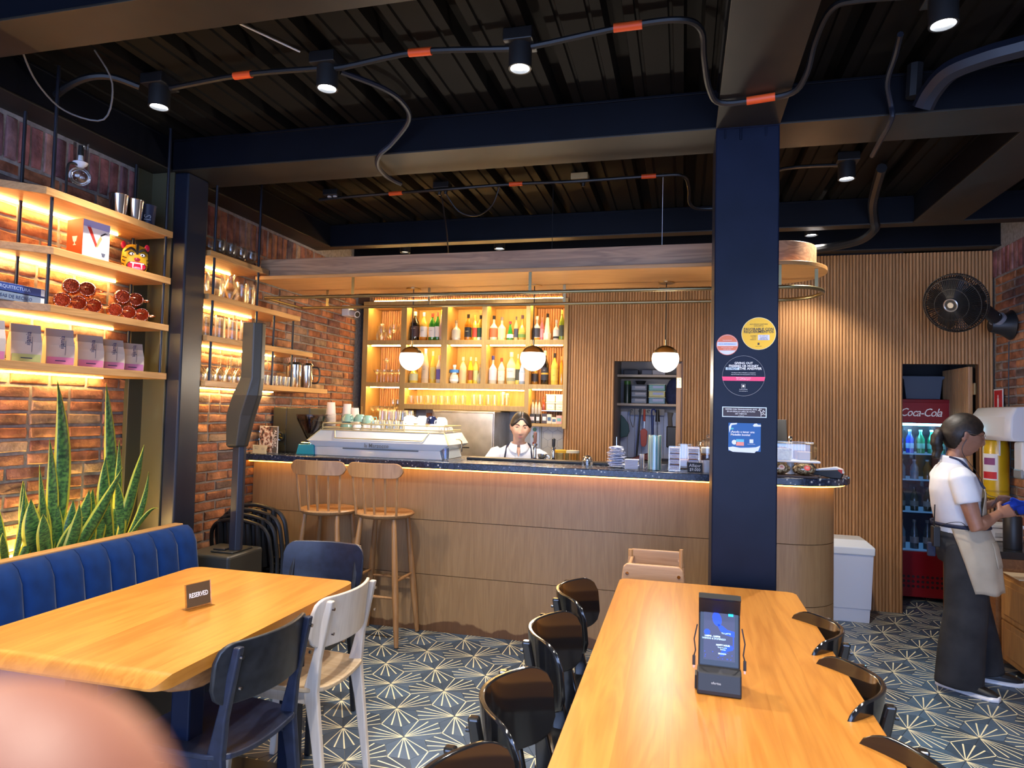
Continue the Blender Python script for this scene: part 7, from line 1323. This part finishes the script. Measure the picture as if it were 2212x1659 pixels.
def hair_cap(t, c, M, m, parting=True):
    r0, r1 = head_verts(-.006, 64, 48), head_verts(.010, 64, 48); mb = MB(); rs = []
    for ra, rb in zip(r0, r1):
        ring = []
        for a, b_ in zip(ra, rb):
            y = abs(b_.y); x = b_.x
            hf = .074-1.1*max(0, y-.012)            # hairline over the forehead, falling to the temples
            hl = hf if x > .045 else (hf+(.014-hf)*(.045-x)/.045 if x > 0 else (.014-.10*(-x)/.03 if x > -.03 else -.086))
            q = max(0, min(1, (b_.z-hl)/.014+.3)); q = q*q*(3-2*q)
            p = a.lerp(b_, q); 
            if parting and p.z > .06: p = p-V((0, 0, .004*math.exp(-(p.y/.005)**2)*q))
            ring.append(c+M @ p)
        rs.append(ring)
    return mb.rings(rs, 0, True).build('hair', m, t, 180)
def shell(f, us, vs_, name, m, t, th=.003):
    n = len(us); k = len(vs_); P = [f(u, v) for v in vs_ for u in us]; mb = MB(); mb.add(P, [(j*n+i, j*n+i+1, (j+1)*n+i+1, (j+1)*n+i) for j in range(k-1) for i in range(n-1)]); o = mb.build(name, m, t, 180); s = o.modifiers.new('s', 'SOLIDIFY'); s.thickness = th; return o
def lerp_tab(tab, z):
    for a, b_ in zip(tab, tab[1:]):
        if (a[0] <= z <= b_[0]) or (a[0] >= z >= b_[0]):
            q = (z-a[0])/(b_[0]-a[0]); q = q*q*(3-2*q)*.5+q*.5; return [a[i]+(b_[i]-a[i])*q for i in range(1, len(a))]
    return list(tab[0][1:]) if abs(z-tab[0][0]) < abs(z-tab[-1][0]) else list(tab[-1][1:])
# ---- waitress on the right, profile facing right
t = thing('person', 'woman in glasses, white polo and beige apron standing at the right with a blue cloth', 'person', (1.55, 4.42, 0))
T = [(.74, .035, .155, .125), (.82, .035, .150, .128), (.93, .010, .130, .112), (1.02, -.010, .135, .112), (1.12, -.012, .150, .118), (1.19, -.025, .155, .098), (1.235, -.032, .11, .07), (1.265, -.03, .06, .052)]   # z, x, half width, half depth
hcn = V((.028, 0, 1.425)); HM = Matrix.Rotation(radians(10), 3, 'Y') @ Matrix.Rotation(radians(-8), 3, 'Z') @ Matrix.Scale(1.10, 3)
mb = MB(); mb.loft([(x, 0, z) for z, x, a, b_ in T], [(a-.012, b_-.012) for z, x, a, b_ in T], n=24); mb.loft([(-.03, 0, 1.20), (-.022, 0, 1.27), (-.002, 0, 1.33), (.012, 0, 1.38)], [(.06, .055), (.047, .048), (.044, .046), (.05, .05)], n=16); put_head(mb, hcn, HM)
sh = V((-.035, -.160, 1.185)); el = V((.02, -.205, .925)); wr = V((.165, -.105, .995))
mb.tube([sh, sh+(el-sh)*.3, sh+(el-sh)*.7, el, el+(wr-el)*.25, el+(wr-el)*.6, wr], [.048, .047, .040, .036, .036, .030, .023], 14); hand(mb, wr, (.85, .25, .28), (.0, .9, -.35), 1, .55, .95)
sh2 = V((-.03, .160, 1.185)); el2 = V((.05, .20, .94)); wr2 = V((.20, .05, 1.035))
mb.tube([sh2, sh2+(el2-sh2)*.5, el2, el2+(wr2-el2)*.4, wr2], [.048, .042, .036, .032, .023], 14); hand(mb, wr2, (.9, -.1, .25), (.1, -.8, -.5), -1, .5, .95)
LG = [[(.03, -.075, .78), (.02, -.09, .45), (-.045, -.10, .09)], [(.05, .075, .78), (.10, .09, .45), (.17, .10, .09)]]
for P in LG: mb.tube(P, [.075, .05, .035], 14)
put('body', fuse(mb, .0048, 2, 'body', SKIN2), t)
face_bits(t, hcn, HM, lipc=(.30, .11, .09), skin=SKIN2); hair_cap(t, hcn, HM, HAIR)
mb = MB(); b0 = hcn+HM @ V((-.098, 0, -.005)); mb.tube(smoothp([hcn+HM @ V((-.080, 0, .0)), b0+V((-.015, -.01, -.005)), b0+V((-.028, -.015, -.05)), b0+V((-.022, -.01, -.10)), b0+V((-.035, -.01, -.15))], 4), [.020+.012*sin(pi*min(1, q/16*1.1))+.003*sin(q*2.3) for q in range(17)], 12); mb.build('ponytail', HAIR, t, 180); MB().tube([hcn+HM @ V((-.098, 0, -.003))+V((0, .02*cos(a), .02*sin(a))) for a in frange(0, 2*pi, 16)], .005, 6).build('hair_tie', BLACKP, t)
for s in (-1, 1):
    e = hcn+HM @ V((.087, s*.032, .010)); X_, Y_, Z_ = HM @ V((1, 0, 0)), HM @ V((0, 1, 0)), HM @ V((0, 0, 1)); MB().tube([e+Y_*.022*cos(a)+Z_*.016*sin(a) for a in frange(0, 2*pi, 20)], .0012, 6).build('glasses_rim', CHROME, t); MB().tube([e+Y_*s*.022, hcn+HM @ V((.06, s*.078, .012)), hcn+HM @ V((-.005, s*.082, .016))], .0012, 6).build('glasses_temple', CHROME, t)
MB().tube([hcn+HM @ V((.092, -.010, .012)), hcn+HM @ V((.096, 0, .014)), hcn+HM @ V((.092, .010, .012))], .0012, 6).build('glasses_bridge', CHROME, t)
mb = MB(); mb.loft([(x, 0, z) for z, x, a, b_ in T[1:]], [(a+.010, b_+.008) for z, x, a, b_ in T[1:]], n=28)
for s_, e_ in ((sh, el), (sh2, el2)): mb.tube([s_+V((.01, 0, .015))-(e_-s_)*.08+V((0, -.03 if s_.y > 0 else .03, 0)), s_, s_+(e_-s_)*.30, s_+(e_-s_)*.50], [.05, .063, .064, .062], 18)
put('polo_shirt', fuse(mb, .007, 4, 'polo_shirt', SHIRT), t)
shell(lambda u, v: V((-.022+cos(u)*(.060+.010*v)+.010*v, sin(u)*(.060+.012*v), 1.292-.040*v+.018*(1-cos(u))*.5*(1-v)-.03*max(0, cos(u))*v)), frange(.22, 2*pi-.22, 30), frange(0, 1, 4), 'collar', SHIRT, t, .004)
mb = MB(); mb.loft([(.035, 0, .90), (.02, 0, .86), (.025, 0, .78), (.035, 0, .72)], [(.138, .118), (.150, .128), (.165, .140), (.150, .13)], n=28)
mb.loft([(.02, -.07, .80), (.015, -.082, .66), (.01, -.090, .45), (-.02, -.105, .22), (-.035, -.110, .03)], [(.088, .118), (.088, .110), (.085, .108), (.088, .118), (.09, .122)], n=24)
mb.loft([(.05, .07, .80), (.075, .082, .66), (.10, .090, .45), (.15, .10, .22), (.17, .105, .05)], [(.088, .115), (.088, .105), (.082, .095), (.082, .10), (.082, .105)], n=24)
put('trousers', fuse(mb, .009, 4, 'trousers', TRS), t)
AP = [(.555, .055, .172, .162), (.70, .045, .182, .158), (.80, .035, .175, .150), (.90, .018, .152, .132), (.95, .006, .148, .130), (1.02, -.005, .150, .130), (1.10, -.008, .158, .134), (1.16, -.015, .155, .120)]
def apf(u, z, ex=0): x, a, b_ = lerp_tab(AP, z); return V((x+cos(u)*(b_+ex), sin(u)*(a+ex), z+.006*sin(u*7)*(1 if z < .6 else 0)))
shell(lambda u, v: apf((-1+2*u)*(1.75+.55*v), .555+(.915-.555)*v, .006+.003*sin(u*40)*(1-v)), frange(0, 1, 44), frange(0, 1, 16), 'apron_skirt', BEIGE, t)
shell(lambda u, v: apf((-1+2*u)*(1.15-.55*v), .915+(1.13-.915)*v, .010), frange(0, 1, 24), frange(0, 1, 12), 'apron_bib', BEIGE, t)
shell(lambda u, v: apf(-3.1+6.2*u, .905+.022*v, .014), frange(0, 1, 50), (0, 1), 'apron_tie', NV, t, .003)
shell(lambda u, v: apf(-.95+.6*u, .70+.14*v, .010), frange(0, 1, 8), frange(0, 1, 4), 'apron_pocket', BEIGE, t)
for s in (-1, 1): MB().tube(smoothp([apf(s*.58, 1.13, .012), V((.06, s*.075, 1.20)), V((.00, s*.072, 1.275)), V((-.055, s*.055, 1.30)), V((-.082, 0, 1.30))], 4), .007, 6, flat=.35).build('apron_strap', NV, t)
mb = MB(); MB().box(-.018, .018, -.028, .028, -.07, .045).build('radio', BLACKP, t, 0, .005).location = (-.137, -.075, .86); MB().tube(smoothp([(-.147, -.085, .90), (-.150, -.10, .98), (-.148, -.10, 1.03)], 4), .0035, 6).build('radio_antenna', BLACKP, t)
MB().tube(smoothp([(-.137, -.095, .90), (-.10, -.13, .93), (-.04, -.17, .945), (.0, -.16, .90)], 5), .0018, 5).build('radio_lead', BLACKM, t); MB().tube(smoothp([hcn+V((-.01, -.085, -.02)), V((-.0, -.075, 1.33)), V((.09, -.06, 1.2)), V((.13, -.05, 1.10)), V((.17, -.07, 1.08)), V((.15, -.06, 1.03))], 5), .0018, 5).build('earpiece_lead', BLACKM, t)
MB().box(-.03, .012, -.010, .010, -.06, .02).build('dark_pouch', NV, t, 0, .006).location = (-.145, -.06, .79)
# cloth
mb = MB(); rnd = random.Random(4); k = 12; P = []
for j in range(k):
    for i in range(k): u, v = i/(k-1), j/(k-1); P.append((.22+.14*u+.02*sin(v*7), -.10+.07*v+.018*sin(u*9+v*3), 1.075-.11*v*(.6+.4*u)+.03*u+.012*sin(u*11+v*5)))
mb.add(P, [(j*k+i, j*k+i+1, (j+1)*k+i+1, (j+1)*k+i) for j in range(k-1) for i in range(k-1)]); c_ = mb.build('cleaning_cloth', mat('cloth_blue', (.005, .04, .35), .8), None, 180); c_.location = (1.55, 4.42, 0); tag(c_, 'bright blue cloth held in the hands of the standing waitress', 'cloth'); s = c_.modifiers.new('s', 'SOLIDIFY'); s.thickness = .006
def shoe(t, heel, toe, up, sole, w_=.046):
    h0, t0 = V(heel), V(toe); d = (t0-h0).normalized(); L = (t0-h0).length; lat = V((-d.y, d.x, 0))
    sec = lambda q, w2, z0_, z1_: [h0+d*L*q+lat*w2*a+V((0, 0, z)) for a, z in ((-1, z0_), (1, z0_), (1.02, (z0_+z1_)/2), (.7, z1_), (-.7, z1_), (-1.02, (z0_+z1_)/2))]
    mb = MB(); mb.rings([sec(q, w_*a, .0, b_) for q, a, b_ in ((0, .55, .032), (.06, .8, .034), (.3, .85, .028), (.65, 1.05, .022), (.9, .85, .026), (1, .4, .030))], 0, True); mb.build('shoe_sole', sole, t, 60, .004)
    mb = MB(); mb.rings([sec(q, w_*a*.95, .024, b_) for q, a, b_ in ((.01, .55, .085), (.1, .78, .095), (.32, .82, .092), (.55, .95, .068), (.85, .85, .048), (.98, .4, .036))], 0, True); mb.build('shoe_upper', up, t, 60, .005)
shoe(t, (-.115, -.02, 0), (.125, -.215, 0), BLACKP, PORC); shoe(t, (.11, .13, 0), (.36, .075, 0), BLACKP, PORC)
# ---- barista behind the bar, leaning on it and looking at the camera
bz = radians(-77)
t = thing('person', 'barista with parted dark hair, white polo and navy strapped beige apron, leaning behind the bar', 'person', (-1.225, 5.05, 0), bz)
hcn = V((.145, .012, 1.385)); HM = Matrix.Rotation(radians(10), 3, 'Y') @ Matrix.Rotation(radians(2), 3, 'Z') @ Matrix.Rotation(radians(-4), 3, 'X')
T = [(.76, -.11, .150, .11), (.86, -.08, .145, .108), (.97, -.03, .125, .10), (1.08, .02, .132, .105), (1.16, .05, .155, .10), (1.205, .065, .150, .08), (1.235, .075, .10, .062), (1.255, .08, .062, .05)]
mb = MB(); mb.loft([(x, 0, z) for z, x, a, b_ in T], [(a-.012, b_-.012) for z, x, a, b_ in T], n=24); mb.loft([(.07, 0, 1.19), (.085, 0, 1.25), (.105, 0, 1.29), (.12, .005, 1.335)], [(.06, .052), (.047, .046), (.044, .044), (.05, .048)], n=16); put_head(mb, hcn, HM)
sh = V((.055, -.170, 1.175)); el = V((.13, -.265, 1.03)); wr = V((.27, -.17, .94)); sh2 = V((.055, .165, 1.165)); el2 = V((.08, .20, .93)); wr2 = V((.24, .06, .93))
for a, b_, c_, d_, n_, s_ in ((sh, el, wr, (.8, .5, -.2), (0, .3, -1), 1), (sh2, el2, wr2, (.9, -.3, -.1), (0, -.3, -1), -1)):
    mb.tube([a, a+(b_-a)*.4, b_, b_+(c_-b_)*.4, c_], [.046, .044, .036, .033, .023], 14); hand(mb, c_, d_, n_, s_, .45, .95)
for s_ in (-1, 1): mb.tube([(-.11, s_*.075, .80), (-.08, s_*.085, .45), (-.10, s_*.09, .09)], [.075, .052, .036], 14)
put('body', fuse(mb, .0045, 2, 'body', SKIN1), t); face_bits(t, hcn, HM, lipc=(.46, .16, .14), look=(0, .02)); hair_cap(t, hcn, HM, HAIR)
MB().ball(hcn+HM @ V((-.125, 0, .0)), (.035, .04, .04), 14, 10).build('hair_knot', HAIR, t); MB().tube([hcn+HM @ V(p) for p in ((.072, .002, .084), (.050, .002, .105), (.01, .001, .117))], .0018, 6).build('parting', mat('parting_skin', (.42, .28, .22), .6), t)
mb = MB(); mb.loft([(x, 0, z) for z, x, a, b_ in T[:-1]], [(a+.010, b_+.008) for z, x, a, b_ in T[:-1]], n=28)
for a, b_ in ((sh, el), (sh2, el2)): mb.tube([a+V((.0, .03 if a.y < 0 else -.03, .01)), a, a+(b_-a)*.35, a+(b_-a)*.62], [.055, .062, .062, .060], 18)
put('polo_shirt', fuse(mb, .007, 4, 'polo_shirt', SHIRT), t)
shell(lambda u, v: V((.082+cos(u)*(.056+.022*v)+.012*v, sin(u)*(.058+.020*v), 1.270-.038*v-.045*max(0, cos(u))*(.4+.6*v))), frange(.18, 2*pi-.18, 30), frange(0, 1, 4), 'collar', SHIRT, t, .004)
flatm = SKIN1; shell(lambda u, v: V((.168-.030*v, (u-.5)*.05*v, 1.165+.07*v)), (0, .5, 1), frange(0, 1, 4), 'neck_opening', SKIN1, t, .002)
def apb(u, z, ex=0): x, a, b_ = lerp_tab(T, z); return V((x+cos(u)*(b_+.012+ex), sin(u)*(a+.012+ex), z))
shell(lambda u, v: apb((-1+2*u)*(1.2-.55*v), .90+.185*v, .008), frange(0, 1, 24), frange(0, 1, 10), 'apron_bib', BEIGE, t); shell(lambda u, v: apb(-1.6+3.2*u, .62+.29*v, .02), frange(0, 1, 30), frange(0, 1, 6), 'apron_skirt', BEIGE, t)
for s in (-1, 1): MB().tube(smoothp([apb(s*.60, 1.085, .012), apb(s*.62, 1.14, .014), V((.125, s*.095, 1.205)), V((.075, s*.085, 1.245)), V((.03, s*.05, 1.26))], 4), .011, 6, flat=.3).build('apron_strap', NV, t)
for k, (u, zz) in enumerate(((-.42, 1.055), (-.22, 1.045), (.0, 1.045), (.2, 1.045), (.42, 1.05))): MB().ball(apb(u, zz, .012), (.006, .014, .010), 8, 6).build('embroidery', NV, t)
mb = MB(); mb.loft([(-.10, 0, .88), (-.11, 0, .76), (-.11, 0, .70)], [(.152, .118), (.165, .13), (.15, .12)], n=24)
for s_ in (-1, 1): mb.loft([(-.11, s_*.075, .76), (-.09, s_*.085, .45), (-.10, s_*.09, .05)], [(.082, .10), (.07, .085), (.07, .085)], n=20)
put('trousers', fuse(mb, .010, 3, 'trousers', TRS), t)
for s_ in (-1, 1): shoe(t, (-.16, s_*.09, 0), (.09, s_*.10, 0), BLACKP, BLACKP)
# ---- third person: only the hair shows above the espresso machine
t = thing('person', 'person bending behind the espresso machine, only curly brown hair in a bun showing', 'person', (-2.30, 5.25, 0), radians(80))
mb = MB(); T3 = [(.80, -.05, .15, .11), (.92, .0, .14, .11), (1.02, .08, .15, .11), (1.10, .14, .15, .09), (1.16, .18, .08, .06)]
mb.loft([(x, 0, z) for z, x, a, b_ in T3], [(a, b_) for z, x, a, b_ in T3], n=22); hcn = V((.10, 0, 1.345)); HM = Matrix.Rotation(radians(30), 3, 'Y'); mb.loft([(.14, 0, 1.12), (.12, 0, 1.2), (.10, 0, 1.28)], [(.06, .05), (.045, .045), (.05, .048)], n=14); put_head(mb, hcn, HM)
for s_ in (-1, 1): P = [V((.14, s_*.16, 1.08)), V((.18, s_*.2, .90)), V((.30, s_*.12, .98))]; mb.tube(P, [.045, .036, .023], 12); hand(mb, P[-1], (1, -s_*.2, 0), (0, 0, -1), s_, .4, .95); mb.tube([(-.05, s_*.08, .82), (-.03, s_*.09, .45), (-.05, s_*.09, .08)], [.08, .055, .038], 12)
put('body', fuse(mb, .007, 2, 'body', SKIN2), t); face_bits(t, hcn, HM); hair_cap(t, hcn, HM, HAIRB)
rnd = random.Random(8); mb = MB(); c0 = hcn+V((-.07, 0, .085)); mb.ball(c0, (.035, .036, .034), 14, 10)
for k in range(40):
    a, b_ = rnd.uniform(0, 2*pi), rnd.uniform(-.9, 1.3); p = c0+V((cos(a)*cos(b_), sin(a)*cos(b_), sin(b_)))*.032; mb.tube([p+V((.010*cos(q), .010*sin(q), .004*q-.01)) for q in frange(0, 5, 8)], .0028, 5)
for k in range(60):
    a = rnd.uniform(-1.4, 1.4); z_ = rnd.uniform(0, .11); p = hcn+HM @ V((-.02+rnd.uniform(-.08, .05), .078*sin(a), z_)); 
    if (p-hcn).length > .1: mb.tube([p+V((.008*cos(q), .008*sin(q), .006*q-.01)) for q in frange(0, 4, 7)], .0028, 5)
mb.build('curly_bun', HAIRB, t, 180, kind='stuff'); mb = MB(); mb.loft([(x, 0, z) for z, x, a, b_ in T3[:-1]], [(a+.01, b_+.01) for z, x, a, b_ in T3[:-1]], n=22); put('shirt', fuse(mb, .01, 3, 'shirt', SHIRT), t)
mb = MB(); mb.loft([(-.05, 0, .90), (-.05, 0, .74)], [(.165, .125), (.165, .13)], n=22)
for s_ in (-1, 1): mb.loft([(-.05, s_*.08, .8), (-.03, s_*.09, .45), (-.05, s_*.09, .04)], [(.088, .105), (.075, .09), (.07, .085)], n=18)
put('trousers', fuse(mb, .011, 3, 'trousers', TRS), t)
for s_ in (-1, 1): shoe(t, (-.12, s_*.09, 0), (.13, s_*.10, 0), BLACKP, BLACKP)
# ---- photographer's hand: one fingertip close to the lens at the lower left
SKP = noisy('skin_finger', (.34, .13, .085), (.40, .165, .11), 40, .5)
t = thing('person', "blurred pink fingertip of the photographer close to the lens at the lower left", 'person', (-0.0352, 0.0277, 1.4752)); d = (V((.9688, .2468, .0241))*.62+V((-.013, -.046, .999))*.78).normalized(); n_ = V((-.0352, .0277, -.0248))
mb = MB(); L_ = .0245
base = -d*.05; mb.tube([base, base+d*.02, base+d*.049], [.0108, .0108, .0107], 20); mb.ball(base+d*.049, (.0107, .0107, .0107), 20, 14)
put('finger', fuse(mb, .0012, 2, 'finger', SKP), t); A_, B_ = _basis(d, n_); o = MB().ball((0, 0, 0), (.006, .008, .0012), 14, 8).build('fingernail', mat('nail', (.8, .5, .42), .25), t); Mn = Matrix((A_.cross(d)*-1, d, A_)).transposed().to_4x4(); Mn.translation = base+d*.046+A_*.0098; o.matrix_local = Mn
